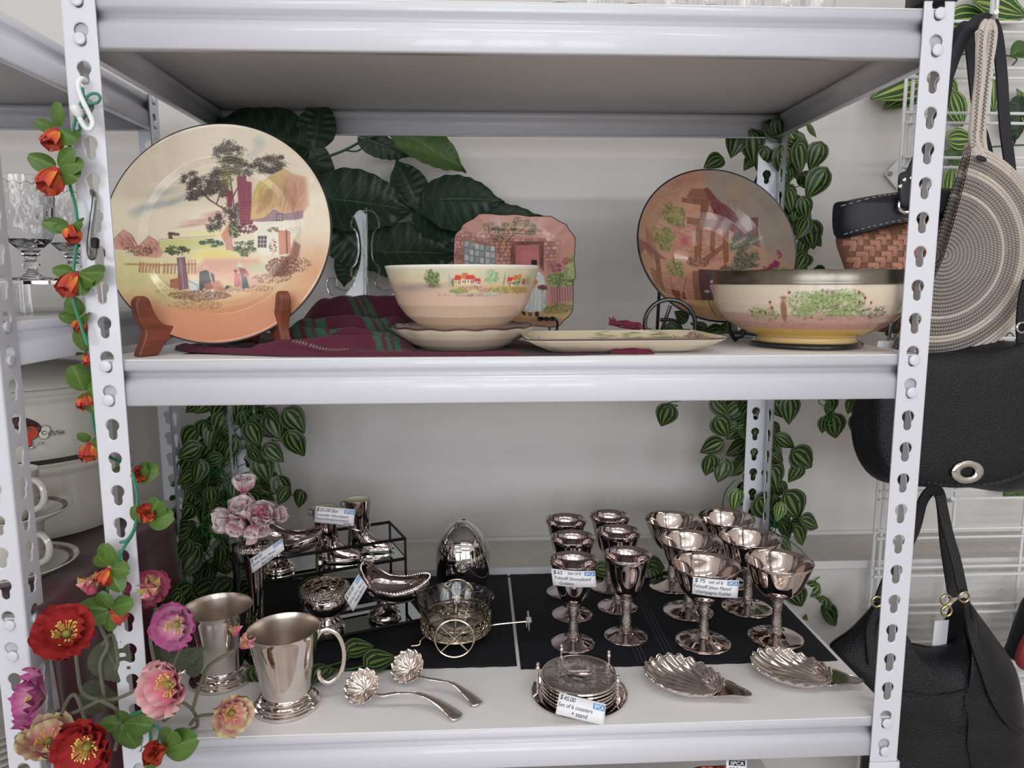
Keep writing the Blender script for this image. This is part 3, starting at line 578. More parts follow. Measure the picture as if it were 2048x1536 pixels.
def paint_silverbowl():   # frame of the close crop: rim at y 1035, foot at 1400, x 800..1915
    w = _cyl(1357, 570); p = Paint(1500, 320, -PI/2, 1030, PI/2, 1400, (205, 192, 172), 13, None); p.kx = 1500/PI
    p.wash(1030, (208, 196, 178), 1200, (202, 188, 168)); p.wash(1200, (190, 160, 146), 1290, (180, 132, 118)); p.wash(1290, (216, 176, 92), 1345, (222, 188, 110)); p.wash(1345, (222, 190, 130), 1400, (216, 192, 150))
    X = lambda x: w(x)
    def B(x, y, rx, ry, c, a=1, s=.5): p.blob(X(x), y, rx/560, ry, c, a, s)
    def S(x, y, rx, ry, n, sz, c, a=.75):
        for i in range(n):
            t = p.r.rand()*2*PI; q = math.sqrt(p.r.rand()); k = p.r.uniform(.6, 1.4); p.blob(X(x+rx*q*math.cos(t)), y+ry*q*math.sin(t), sz*k/560, sz*k*.85, c[p.r.randint(len(c))], a, .5)
    for x in range(850, 1900, 90): B(x, 1215, 80, 26, (186, 148, 134), .7, .9)
    GRN = [(128, 160, 92), (92, 130, 72), (160, 176, 110), (110, 120, 76)]
    for x, y, rx, ry, n in ((1110, 1130, 80, 55, 500), (1210, 1120, 70, 50, 400), (1320, 1125, 100, 60, 700), (1110, 1190, 60, 30, 200), (1300, 1180, 120, 30, 300), (920, 1200, 60, 34, 260), (1800, 1130, 90, 70, 700), (1760, 1190, 70, 40, 260), (1250, 1090, 150, 20, 200)):
        [B(x+p.r.uniform(-.7, .7)*rx, y+p.r.uniform(-.5, .5)*ry, rx*.5, ry*.6, (136, 158, 96), .5, .9) for _ in range(5)]; S(x, y, rx*1.1, ry*1.1, n, 5, GRN+[(190, 186, 150), (80, 84, 62)], .6)
    B(1010, 1180, 22, 80, (136, 96, 80), .9, .4); B(1010, 1110, 26, 12, (150, 110, 90), .9)
    S(1500, 1190, 90, 30, 120, 6, [(96, 110, 80), (70, 70, 66)], .6)
    for x, y in ((1035, 1082), (1188, 1070), (1212, 1080), (1236, 1080), (1382, 1080), (1420, 1110), (1462, 1135), (1390, 1130), (953, 1135), (875, 1190), (908, 1190), (930, 1195), (1518, 1178), (1770, 1050), (1805, 1040), (960, 1165)): B(x, y, 9, 10, (136, 40, 66), .95, .3); p.line([(X(x), y+8), (X(x+5), y+70)], .004, (90, 96, 76), .6)
    for i in range(80):
        x = p.r.uniform(900, 1850); y = p.r.uniform(1215, 1275); p.line([(X(x), y), (X(x+20), y+p.r.uniform(-3, 3))], .004, (130, 86, 78), .55)
    for i in range(30):
        x = p.r.uniform(1140, 1560); y = p.r.uniform(1150, 1230); p.line([(X(x), y), (X(x+14), y+p.r.uniform(-10, 10)), (X(x+30), y)], .004, (96, 70, 66), .6)
    p.noise(.01); return p
def paint_dish():       # seen from above: x along the dish, y across
    p = Paint(640, 360, 0, 0, 1, 1, (214, 202, 176), 17)
    for i in range(10): p.blob(p.r.uniform(.05, .4), p.r.uniform(.1, .9), .12, .08, (164, 170, 176), .6, 1)
    p.line([(.5, .9), (.55, .5), (.62, .3), (.7, .2)], .02, (130, 80, 72), 1); p.line([(.55, .5), (.48, .25)], .014, (130, 80, 72), 1); p.line([(.9, .7), (.8, .4), (.74, .2), (.66, .12)], .03, (134, 84, 70), 1); p.line([(.8, .4), (.88, .15)], .014, (130, 80, 72))
    for x, y in ((.45, .2), (.5, .12), (.66, .12), (.72, .2), (.85, .18), (.6, .35), (.8, .1)): p.scat(x, y, .07, .1, 150, .008, [(120, 140, 80), (150, 164, 100), (90, 100, 66), (130, 80, 72)], .8)
    for i in range(60): p.line([(.03+p.r.uniform(0, .05), p.r.uniform(.1, .9)), (.12, p.r.uniform(.1, .9))], .004, (150, 100, 90), .6); p.line([(.97, p.r.uniform(.1, .9)), (.88, p.r.uniform(.1, .9))], .004, (130, 84, 84), .6)
    p.poly([(.4, .7), (.7, .62), (.9, .8), (.9, 1), (.3, 1)], (150, 160, 110), .7, 8); p.blob(.5, .45, .06, .05, (160, 176, 190), .7, .8); p.noise(.012); return p
# ---------------------------------------------------------------- china on the middle shelf
M_glaze = vcmat('painted_glazed_china', .16, coat=.12, spec=.4)
M_cream = mat('cream_glaze', '#d9cdb8', .14, coat=.5, var=.04, vscale=12)
M_navy = mat('navy_rim_glaze', '#15151f', .15, coat=.5)
M_wood = mat('reddish_brown_wood', '#7c4230', .42, var=.35, vscale=18, stretch=(1, 1, 8), bump=.1, bscale=60)
M_blackwire = mat('black_wire', '#0d0e12', .3, coat=.3)
M_acr = mat('clear_acrylic', (1, 1, 1), .02, trans=1, ior=1.47)
M_thin = thinmat()
M_pewter = mat('tarnished_silver_band', '#8b857b', .3, metal=1, bump=.15, bscale=80, var=.3, vscale=25, rvar=.12)
MS = .0066
def tilted(c, tilt, yaw=0):
    """x right, y up in the plane, z towards the viewer"""
    X = Vector((math.cos(yaw), -math.sin(yaw), 0)); N = Vector((-math.sin(yaw)*math.cos(tilt), -math.cos(yaw)*math.cos(tilt), math.sin(tilt))); Y = N.cross(X)
    return Matrix(((X.x, Y.x, N.x, c[0]), (X.y, Y.y, N.y, c[1]), (X.z, Y.z, N.z, c[2]), (0, 0, 0, 1)))
def polar_plate(name, parent, paint, win, R, prof, mtx, nr=150, nt=560, rim=None, rimc=(.01, .008, .012), back=None, backc=None, flip=False):
    """prof: (fraction of radius, height) front; back: same for the reverse side"""
    th = np.linspace(0, 2*PI, nt, endpoint=False); fr = np.linspace(0, 1, nr); pf = np.array(prof); h = np.interp(fr, pf[:, 0], pf[:, 1])
    Rt = np.array([R(t) for t in th]) if callable(R) else np.full(nt, R)
    r = fr[None, :]*Rt[:, None]; x = r*np.cos(th)[:, None]; y = r*np.sin(th)[:, None]; z = np.broadcast_to(h, r.shape)
    V = np.stack([x, y, z], -1).reshape(-1, 3); x0, y0, x1, y1, sx, sy, cx, cy = win
    C = paint.sample(cx+V[:, 0]*sx, cy-V[:, 1]*sy)
    if rim: C[np.tile(fr, nt) > rim] = rimc
    bk = np.array(back); nb = len(bk); xb = bk[None, :, 0]*Rt[:, None]
    VB = np.stack([xb*np.cos(th)[:, None], xb*np.sin(th)[:, None], np.broadcast_to(bk[:, 1], xb.shape)], -1).reshape(-1, 3); CB = np.tile(np.array(backc), (len(VB), 1))
    i = np.arange(nt)[:, None]; j = np.arange(nr-1)[None, :]; a = i*nr+j; b = ((i+1) % nt)*nr+j
    F = np.stack([a, b, b+1, a+1], -1).reshape(-1, 4)[:, ::-1].tolist()
    o = nt*nr; j = np.arange(nb-1)[None, :]; a = o+i*nb+j; b = o+((i+1) % nt)*nb+j; F += np.stack([a, b, b+1, a+1], -1).reshape(-1, 4).tolist()
    a = (i*nr+nr-1).ravel(); b = (((i+1) % nt)*nr+nr-1).ravel(); c = (o+i*nb+nb-1).ravel(); d = (o+((i+1) % nt)*nb+nb-1).ravel(); F += np.stack([a, c, d, b], -1).tolist()
    V = np.concatenate([V, VB]); C = np.concatenate([C, CB]); V = V@np.array(mtx.to_3x3()).T+np.array(mtx.translation)
    og = Vector(parent['_o']); V = V-np.array(og)
    return link(name, mesh(name, V, F, M_glaze, True, col=C), parent)
# large platter
pl = thing('platter', 'large round cream platter painted with a thatched cottage, leaning in a wooden stand', 'plate', (-.359, .07, .02))
R = .1365; mt = tilted((-.3593, .10, .1487), math.radians(14), .03)
polar_plate('dish', pl, paint_platter(), (0, 0, 0, 0, 700/R, 655/R*1.0, 740, 730), R, [(0, 0), (.6, .0), (.66, .001), (.72, .005), (.97, .0125), (.99, .0135), (1, .013)], mt, 210, 640, .988, back=[(0, -.005), (.55, -.005), (.56, -.008), (.6, -.008), (.61, -.004), (.72, 0), (1, .0105)], backc=hexc('#d0c4ae'))
# wooden stand
st = thing('plate_stand', 'reddish brown wooden plate stand holding the cottage platter', 'plate stand', (-.36, .08, MS))
prof = [(0, 0), (.022, 0), (.036, .016), (.062, .026), (.10, .020), (.118, 0), (.146, 0), (.136, .03), (.10, .105), (.088, .112), (.078, .10), (.063, .042), (.046, .034), (.031, .038), (.022, .052), (.017, .066), (.008, .0695), (.001, .062), (.003, .045), (.010, .026)]
for i, (fx, fy, yaw) in enumerate(((-.445, .034, .62), (-.277, .045, -.62))):
    d = Vector((math.sin(yaw), math.cos(yaw), 0)); s = Vector((d.y, -d.x, 0))*.0125
    pts = [Vector((fx, fy, MS+(.006 if i else 0)))+d*a+Vector((0, 0, b)) for a, b in cr([(p[0], p[1], 0) for p in prof], 3, True) for a, b in [(a, b)]] if False else [Vector((fx, fy, MS+(.005 if i else 0)))+d*p.x+Vector((0, 0, max(0, p.y))) for p in cr([(a, b, 0) for a, b in prof], 4, True)]
    o = G().add(prism(pts, s)).obj('side_piece', M_wood, st, .5); md = o.modifiers.new('b', 'BEVEL'); md.width = .0018; md.segments = 2; md.limit_method = 'ANGLE'
G().add(tube([(-.395, .118, .03), (-.327, .125, .03)], .004, 8)).obj('crossbar', M_wood, st)
# bowls on the cloth
def painted_bowl(root, prof_out, prof_in, cx, cy, paint, z0, y0, kz, wave=None, nt=720, name='bowl', zc=None, inner=None, rimc=None):
    """outside painted by azimuth; paint window x in -pi/2..pi/2"""
    po = np.array(prof_out); zz = []
    for (ra, za), (rb, zb) in zip(prof_out[:-1], prof_out[1:]):
        n = max(2, int(math.hypot(rb-ra, zb-za)/.0012)); t = np.linspace(0, 1, n, endpoint=False); zz += [(ra+(rb-ra)*a, za+(zb-za)*a) for a in t]
    zz.append(prof_out[-1]); no = len(zz); full = zz+list(prof_in); k = len(full)
    th = np.linspace(-PI, PI, nt, endpoint=False)-PI/2+.0; f = np.array(full)
    R_ = np.broadcast_to(f[:, 0], (nt, k)).copy(); Z_ = np.broadcast_to(f[:, 1], (nt, k)).copy()
    if wave is not None: R_, Z_ = wave(R_, Z_, th[:, None])
    V = np.stack([cx+R_*np.cos(th)[:, None], cy+R_*np.sin(th)[:, None], Z_], -1).reshape(-1, 3)
    ph = th+PI/2; ph = (ph+PI) % (2*PI)-PI; ph = np.where(ph > PI/2, PI-ph, np.where(ph < -PI/2, -PI-ph, ph))
    C = np.tile(np.array(inner if inner else hexc('#d9cdb8')), (nt*k, 1))
    if paint is not None:
        U = np.broadcast_to(ph[:, None], (nt, k))[:, :no].ravel(); Vv = np.broadcast_to(y0-(f[:no, 1]-z0)*kz, (nt, no)).ravel()
        idx = (np.arange(nt)[:, None]*k+np.arange(no)[None, :]).ravel(); C[idx] = paint.sample(U, Vv)
    if rimc: 
        for a in range(no-3, no+2): C[a::k] = rimc
    i = np.arange(nt)[:, None]; j = np.arange(k-1)[None, :]; a = i*k+j; b = ((i+1) % nt)*k+j
    F = np.stack([a, b, b+1, a+1], -1).reshape(-1, 4).tolist(); V = V-np.array(root['_o'])
    return link(name, mesh(name, V, F, M_glaze, True, col=C), root)
cb = thing('round_bowl', 'cream round bowl with a painted village band, stacked on the scalloped bowl', 'bowl', (-.0665, .105, .03))
painted_bowl(cb, [(0, .033), (.036, .033), (.037, .030), (.043, .030), (.046, .034), (.058, .0405), (.071, .050), (.0812, .064), (.0880, .082), (.0920, .096), (.0950, .106), (.0962, .1095)], [(.0960, .1110), (.0945, .1108), (.0925, .108), (.090, .096), (.086, .082), (.075, .064), (.06, .050), (.03, .040), (0, .038)], -.0665, .105, paint_creambowl(), .1105, 980, 2.793/.000651, rimc=hexc('#e2ddd2'))
sb = thing('scalloped_bowl', 'shallow cream bowl with a wavy brown rim lying on the burgundy cloth', 'bowl', (-.0675, .105, .009))
wav = lambda R_, Z_, t: (R_*(1+.006*np.sin(t*16)*np.clip((Z_-.015)/.02, 0, 1)), Z_+.0006*np.cos(t*16)*np.clip((Z_-.02)/.016, 0, 1))
so = painted_bowl(sb, [(0, .010), (.044, .010), (.045, .0085), (.05, .0085), (.053, .010), (.064, .015), (.078, .024), (.087, .0315), (.0915, .0362), (.0922, .0372)], [(.0918, .0382), (.0905, .0376), (.084, .031), (.072, .022), (.056, .014), (.03, .0125), (0, .012)], -.0675, .105, None, 0, 0, 1, wave=wav, name='bowl', rimc=hexc('#4a3433'))
vb = thing('footed_bowl', 'cream footed bowl with a silver rim and painted rose hedge', 'bowl', (.3835, .119, MS))
painted_bowl(vb, [(0, .011), (.058, .011), (.0625, .0125), (.0640, .0140), (.0630, .0155), (.061, .018), (.0612, .0205), (.066, .0225), (.074, .0250), (.091, .0330), (.104, .0420), (.1135, .0530), (.118, .0640), (.1195, .0760), (.1198, .0885)], [(.116, .0885), (.1155, .075), (.11, .055), (.09, .036), (.05, .026), (0, .025)], .3835, .119, paint_silverbowl(), .0885, 1035, 1/.000217)
g = G(); g.add(T(lathe([(.055, .0072), (.060, .0066), (.0680, .0069), (.0700, .0090), (.0700, .0118), (.0680, .0140), (.0630, .0150), (.055, .0150)], 96), Matrix.Translation((.3835, .119, 0)))); g.obj('foot_ring', M_navy, vb)
g = G(); g.add(T(lathe([(.1195, .0875), (.1208, .0876), (.1212, .0890), (.1207, .0905), (.1205, .1030), (.1210, .1045), (.1195, .1050), (.1180, .1040), (.1175, .089)], 128), Matrix.Translation((.3835, .119, 0)))); g.obj('silver_rim', M_pewter, vb)
# square plate
out = [(470, 95), (585, 92), (700, 105), (800, 108), (900, 100), (990, 112), (1080, 125), (1210, 122), (1330, 122), (1400, 165), (1450, 195), (1510, 222), (1545, 290), (1600, 360), (1612, 400), (1598, 520), (1585, 640), (1590, 740), (1600, 830), (1572, 890), (1560, 960), (1558, 1100), (1545, 1240), (1500, 1300), (1440, 1345), (1400, 1395), (1330, 1420), (1200, 1412), (1080, 1402), (980, 1412), (880, 1420), (700, 1408), (540, 1412), (430, 1405), (370, 1350), (300, 1320), (235, 1275), (215, 1200), (170, 1130), (160, 1040), (175, 900), (182, 760), (165, 650), (170, 500), (175, 380), (190, 330), (250, 280), (270, 230), (340, 180), (400, 155)]
k_ = .0001262; pc = np.array([[(x-888)*k_, -(y-755)*k_*1.06] for x, y in out]); an = np.unwrap(np.arctan2(pc[:, 1], pc[:, 0])); an = an % (2*PI); rr_ = np.hypot(pc[:, 0], pc[:, 1]); s_ = np.argsort(an); an = an[s_]; rr_ = rr_[s_]
Rsq = lambda t: float(np.interp(t % (2*PI), np.r_[an[-1]-2*PI, an, an[0]+2*PI], np.r_[rr_[-1], rr_, rr_[0]]))
sq = thing('square_plate', 'square pink plate with wavy edges showing a woman at a cottage door', 'plate', (.008, .25, .03))
pc0 = A(1030, 543, y=.275); mt = tilted(pc0, math.radians(20), 0)
polar_plate('dish', sq, paint_square(), (0, 0, 0, 0, 1/k_, 1/(k_*1.06), 888, 755), Rsq, [(0, 0), (.66, 0), (.72, .001), (.78, .004), (.98, .009), (1, .009)], mt, 130, 480, .985, back=[(0, -.004), (.6, -.004), (.66, -.003), (.78, .001), (1, .0065)], backc=hexc('#cdbfae'))
ws = thing('wire_stand', 'small black twisted wire stand under the square pink plate', 'plate stand', (.05, .24, MS))
b_ = A(1075, 645, y=.225); 
for s in (0, 1):
    pts = [Vector((b_.x-.13*s+.0*i, .222, .036))+Vector((i*.0022, .0022*math.cos(i*.8+ph), .0022*math.sin(i*.8+ph))) for ph in (0,) for i in range(13)]
    for ph in (0, PI):
        pts = [Vector((b_.x-.11*s+i*.0022, .222+.0018*math.cos(i*.8+ph), .0385+.0018*math.sin(i*.8+ph))) for i in range(13)]
        G().add(tube(pts, .0017, 6)).obj('twisted_wire', M_blackwire, ws)
    x1 = b_.x-.11*s+.026
    G().add(tube(cr([(x1, .222, .0385), (x1+.003, .224, .030), (x1+.001, .23, .018), (x1, .26, .012), (x1, .33, MS+.002), (x1, .36, MS+.003)], 4), .0019, 6)).obj('wire_leg', M_blackwire, ws)
    G().add(tube([(x1, .31, MS+.005), (x1, .318, .09), (x1, .325, .14)], .0019, 6)).obj('wire_leg', M_blackwire, ws)
G().add(tube([(b_.x+.026, .325, .14), (b_.x-.084, .325, .14)], .0019, 6)).obj('wire_leg', M_blackwire, ws)
# large bowl on edge
bb = thing('large_bowl', 'large round bowl standing on edge, painted inside with a half-timbered barn', 'bowl', (.311, .25, .03))
R = .1232; mt = tilted(A(1436, 487, y=.27), math.radians(21), -.06)
hp = [(0, -.062), (.2, -.061), (.4, -.056), (.6, -.046), (.75, -.034), (.88, -.017), (.95, -.006), (.985, -.0005), (1, -.0008)]
polar_plate('basin', bb, paint_bigbowl(), (0, 0, 0, 0, 735/R, 712/R, 618, 758), R, hp, mt, 190, 600, .982, rimc=hexc('#1c1a2e'), back=[(0, -.072), (.36, -.072), (.37, -.078), (.42, -.078), (.43, -.069), (.62, -.056), (.78, -.042), (.9, -.024), (1, -.003)], backc=hexc('#2a2738'))
wb = thing('wire_stand', 'black curled wire stand holding up the barn bowl', 'plate stand', (.31, .24, MS))
for s in (0, 1):
    c = A(1340, 648, y=.195) if s == 0 else A(1340, 648, y=.195)+Vector((.12, 0, 0))
    arc = [c+Vector((.036*math.cos(a), .006*math.sin(a), .034*math.sin(a))) for a in [PI*1.25-i*PI*1.42/18 for i in range(19)]]
    G().add(tube(cr(arc, 2), .0031, 8)).obj('wire_loop', M_blackwire, wb)
    e = arc[-1]; G().add(tube(cr([e, e+Vector((.003, .005, -.022)), (e.x+.002, .23, MS+.004), (e.x-.01, .33, MS+.0035), (e.x-.012, .42, MS+.004)], 4), .0031, 8)).obj('wire_leg', M_blackwire, wb)
    G().add(tube(cr([c+Vector((-.014, 0, .006)), c+Vector((.008, .002, .004)), c+Vector((.018, .004, -.01)), c+Vector((.018, .006, -.03))], 5), .0028, 8)).obj('wire_scroll', M_blackwire, wb)
    G().add(tube([c+Vector((.002, .008, .026)), c+Vector((-.012, .012, -.02)), (c.x-.018, .21, MS+.004)], .0026, 8)).obj('wire_leg', M_blackwire, wb)
    G().add(tube([(e.x-.008, .36, MS+.005), (e.x-.01, .34, .11), (e.x-.01, .35, .13)], .0028, 8)).obj('wire_leg', M_blackwire, wb)
G().add(tube([(arc[-1].x-.13, .35, .13), (arc[-1].x-.01, .35, .13)], .0028, 8)).obj('wire_leg', M_blackwire, wb)
# oblong dish
od = thing('oblong_dish', 'long shallow cream dish painted with blossom boughs, nearest the shelf edge', 'dish', (.122, .075, .009))
P_ = paint_dish(); hl, hd, z0, zr = .1185, .073, .0085, .0268
def oct_(f, t):
    n = 8; x = max(-1, min(1, 1.35*math.cos(t)/max(abs(math.cos(t)), abs(math.sin(t))))); return x
def octa(hx, hy, c): 
    q = [(-hx, -hy+c*.8), (-hx+c, -hy), (hx-c, -hy), (hx, -hy+c*.8), (hx, hy-c*.8), (hx-c, hy), (-hx+c, hy), (-hx, hy-c*.8)]; r = []
    for (xa, ya), (xb, yb) in zip(q, q[1:]+q[:1]):
        n = max(4, int(math.hypot(xb-xa, yb-ya)/.002)) if True else 0; r += [(i/20, xa+(xb-xa)*i/20, ya+(yb-ya)*i/20) for i in range(20)]
    return [(a, b) for _, a, b in r]
rings = [(0, 0, z0+.003, 0), (.35, .35, z0+.003, 1), (.70, .58, z0+.003, 1), (.76, .64, z0+.0045, 1), (.85, .78, zr-.009, 1), (.94, .92, zr-.003, 1), (.99, .985, zr, 1), (1, 1, zr-.0002, 2), (.99, .985, zr-.0028, 0), (.90, .86, zr-.009, 0), (.76, .66, z0+.002, 0), (.70, .58, z0, 0), (.66, .54, z0, 0), (.655, .535, z0+.0015, 0), (0, 0, z0+.0015, 0)]
fine = []
for a, b in zip(rings[:-1], rings[1:]):
    n = 14 if a[3] and b[3] == 1 else 3
    fine += [tuple(a[i]+(b[i]-a[i])*k/n for i in range(3))+(a[3],) for k in range(n)]
fine.append(rings[-1]); base = octa(1, 1, .16); nb = len(base); V = []; C = []
for fx, fy, z, k in fine:
    for (x, y) in base:
        tip = 1+.0*abs(x); X_ = x*hl*fx; Y_ = y*hd*fy; V.append((.1235+X_*math.cos(.02)-Y_*math.sin(.02), .077+Y_*math.cos(.02)+X_*math.sin(.02), z+(.0006 if abs(x) > .98 else 0))); C.append((x*fx*.5+.5, .5-y*fy*.5, k))
C = np.array(C); col = P_.sample(C[:, 0], C[:, 1]); col[C[:, 2] == 0] = hexc('#d8cbb6'); col[C[:, 2] == 2] = hexc('#5a4a48')
F = [(i*nb+j, i*nb+(j+1) % nb, (i+1)*nb+(j+1) % nb, (i+1)*nb+j) for i in range(len(fine)-1) for j in range(nb)]
V = np.array(V)-np.array(od['_o']); link('dish', mesh('dish', V, F, M_glaze, True, col=col), od)
# clear acrylic stand
ac = thing('acrylic_stand', 'clear acrylic plate easel standing empty behind the round bowl', 'plate stand', (-.22, .28, .05))
L_ = [(300, 682), (275, 676), (250, 700), (234, 730), (232, 765), (256, 790), (266, 830), (270, 900), (258, 960), (232, 1000), (236, 1040), (252, 1060), (240, 1095), (215, 1115), (170, 1112), (148, 1090), (150, 1062), (130, 1046), (106, 1058), (98, 1090), (115, 1140), (148, 1165), (160, 1190), (185, 1165), (290, 1165), (300, 1190), (316, 1190), (316, 700)]
for s in (1, -1):
    pts = [A((308+s*(x-308))/2.793+620, y/2.793+180, y=.285) for x, y in L_]
    pts = [p+Vector((0, abs(p.x-A(730, 500, y=.285).x)*(-.08 if s == 1 else -.15), 0)) for p in pts]
    o = G().add(prism(pts, (0, .003, 0))).obj('easel_panel', M_thin, ac, .4); G().add(tube([p_+Vector((0, .0015, 0)) for p_ in cr(pts, 3, True)], .0013, 6, True)).obj('panel_edge', M_acr, ac)
for y0, y1 in ((700, 780), (1050, 1180)):
    G().add(tube([A(309/2.793+620, y0/2.793+180, y=.288), A(315/2.793+620, y1/2.793+180, y=.288)], .0022, 8)).obj('hinge', M_acr, ac)
# ---------------------------------------------------------------- burgundy cloth
M_cloth = vcmat('burgundy_woven_cloth', .85, bump=.35, bscale=900, sheen=.08)
cl = thing('shawl', 'burgundy woven shawl with green stripes crumpled under the bowls', 'cloth', (-.16, .15, MS))
nu, nv = 300, 130; U, Vv = np.meshgrid(np.linspace(0, 1, nu), np.linspace(0, 1, nv), indexing='ij')
X0 = -.425+.535*U; yf = np.interp(X0, [-.43, -.38, -.32, -.27, -.2, -.1, 0, .06, .11], [.105, .06, .036, .016, .0125, .011, .0095, .011, .022]); yb = np.interp(X0, [-.43, -.40, -.05, .0, .05, .11], [.24, .33, .33, .26, .12, .05])
Y0 = yf+(yb-yf)*Vv
def sm(x, a, b): t = np.clip((x-a)/(b-a), 0, 1); return t*t*(3-2*t)
nz = lambda x, y, s, o: np.array([[noise.noise(Vector((a*s+o, b*s, 3.1*o))) for a, b in zip(r1, r2)] for r1, r2 in zip(x[::5, ::5], y[::5, ::5])])
def up(a): 
    a = np.repeat(np.repeat(a, 5, 0), 5, 1)[:nu, :nv]
    for _ in range(3):
        for ax in (0, 1):
            q = np.pad(a, [(2, 2) if i == ax else (0, 0) for i in (0, 1)], mode='edge'); sl = lambda k: tuple(slice(k, k+a.shape[i]) if i == ax else slice(None) for i in (0, 1)); a = (q[sl(0)]+q[sl(1)]+q[sl(2)]+q[sl(3)]+q[sl(4)])/5
    return a
n1 = up(nz(X0, Y0, 9, 1)); n2 = up(nz(X0, Y0*2, 24, 5)); n3 = up(nz(X0, Y0, 50, 9))
fold = sm(X0, -.335, -.27)*(1-sm(X0, -.165, -.12)); fold2 = (1-sm(X0, -.2, -.12))
bk = sm(Y0, .10, .24); ridge = np.exp(-((Y0-.262+.05*(X0+.22))/.036)**2)+.55*np.exp(-((Y0-.175-.15*(X0+.22))/.022)**2)+.42*np.exp(-((Y0-.115+.2*(X0+.25))/.014)**2)+.28*np.exp(-((Y0-.062-.25*(X0+.2))/.011)**2)
H = .0012+fold*(ridge*(.050+.012*n1)+.008*bk)+fold*.010*np.abs(n2)+(.0022+.0025*n3)*sm(Y0, .02, .05)*(1-sm(X0, -.14, -.12))
H += (1-fold)*sm(X0, -.43, -.38)*(1-sm(X0, -.34, -.30))*(.008*np.abs(n2)+.006*np.exp(-((Y0-.10)/.02)**2))
H += .010*np.exp(-((Y0-.21)/.05)**2)*sm(X0, -.17, -.12)*(1-sm(X0, -.02, .0))
front = (Y0-yf); H = np.maximum(.0005, H)*sm(front, -.002, .006)+.0005
H += .0035*np.exp(-((front-.006)/.004)**2)
u_br = ((X0+.0675)**2+(Y0-.105)**2) < .062**2; H = np.where(u_br, np.minimum(H, .0015), H)
u_d = (X0 > -.005) & (Y0 < .16); H = np.where(u_d, np.minimum(H, .0014), H)
Zc = MS+H
Cc = np.tile(np.array(hexc('#4f0b2a')), (nu*nv, 1)).reshape(nu, nv, 3); s_ = X0+.22*(Y0-.1)+.018*n1+.35*H
for c0, w_, q in ((-.262, .0055, 1), (-.246, .004, 1), (-.232, .0055, 1), (-.176, .0045, 2), (-.163, .003, 2), (-.152, .0045, 2), (-.34, .004, 1), (-.326, .003, 1), (.0, .003, 2), (.03, .003, 2)):
    msk = (n1 > -.12) if q == 1 else (n1 < .16)
    Cc[(np.abs(s_-c0) < w_+.0014*n3) & (Y0 > .03) & msk] = hexc('#2e5240')
for c0 in (.115, .128): Cc[(np.abs(Y0-c0-.3*(X0+.2)) < .0028+.001*n3) & (X0 > -.235) & (X0 < -.15)] = hexc('#2e5240')
fl = (np.abs(Y0-yf-.028) < .0012) & (X0 < -.2) & (np.sin(X0*1800) > 0); Cc[fl] = hexc('#7d7a70')
Cc *= (1+.12*n3)[..., None]
V = np.stack([X0, Y0, Zc], -1).reshape(-1, 3); i = np.arange(nu-1)[:, None]; j = np.arange(nv-1)[None, :]; a = i*nv+j
F = np.stack([a, a+nv, a+nv+1, a+1], -1).reshape(-1, 4).tolist()
o = link('cloth', mesh('cloth', V-np.array(cl['_o']), F, M_cloth, True, col=Cc.reshape(-1, 3)), cl)
G().add(box(-.40, .0, .06, .28, MS+.0001, MS+.0003)).obj('cloth_underside', mat('burgundy_hem', '#5a1030', .9), cl)
M_tassel = mat('burgundy_tassel_thread', '#6a1034', .8, sheen=.3)
for (px, py, L, dy) in ((1222, 704, .055, 0), (1218, 648, .05, .16)):
    b0 = A(px, py, z=.0095) if dy == 0 else A(px, py, y=.165); g = G(); rn = random.Random(4)
    for k in range(34):
        a = rn.uniform(-.35, .35); pts = [b0+Vector((0, rn.uniform(-.002, .002), rn.uniform(-.001, .003)))]
        for q in range(5): pts.append(pts[-1]+Vector((L/5*rn.uniform(.5, 1.1), .0016*math.sin(a*9+q), (-.0008 if dy == 0 else -.001)*q*rn.uniform(0, 1)+.0012*rn.uniform(-1, 1)*(q < 3))))
        for p in pts: p.z = max(p.z, MS+.001 if dy == 0 else .02)
        g.add(tube(pts, .0009, 4))
    for k in range(16): a = rn.uniform(0, 6.28); g.add(tube([b0+Vector((.002, 0, 0)), b0+Vector((rn.uniform(0, .01), rn.uniform(-.003, .003), rn.uniform(.004, .011)))], .0009, 4))
    g.obj('tassel', M_tassel, cl)
# ---------------------------------------------------------------- silverware on the lower shelf
BS = -12*HP+.0066
M_silver = mat('silver_plate', '#e3dad4', .09, metal=1, var=.12, vscale=40, rvar=.05)
M_silver2 = mat('brushed_silver_plate', '#d6ccc2', .28, metal=1, bump=.12, bscale=60, stretch=(1, 1, .05))
M_dark = mat('tarnished_silver_plate', '#c9bcbb', .06, metal=1, var=.15, vscale=30)
M_orn = mat('embossed_silver', '#c4bab5', .2, metal=1, bump=1, bscale=420, bdist=.0016, vor=True)
M_chrome = mat('chrome', '#d4d2d2', .02, metal=1)
M_brass = mat('pale_brass_wire', '#cbbfa8', .16, metal=1)
M_glass = mat('clear_glass', (1, 1, 1), .01, trans=1, ior=1.5)
M_mirror = mat('mirror_glass', '#c8d1cd', .02, metal=1)
M_blackbar = mat('black_painted_metal', '#08080b', .4)
M_enamel = mat('cream_enamel_lining', '#dcd8c0', .3)
M_mat = mat('black_woven_mat', '#0b0d18', .8, bump=.9, bscale=420, bdist=.003, stretch=(2.4, .35, 1))
M_stitch = mat('grey_weave_dashes', '#5d616e', .8)
M_paper = mat('white_card', '#e9eaf0', .6)
M_ink = mat('black_ink', '#23232b', .7)
M_blue = mat('blue_print', '#3f83c4', .5)
M_white = mat('white_print', '#eef2f6', .5)
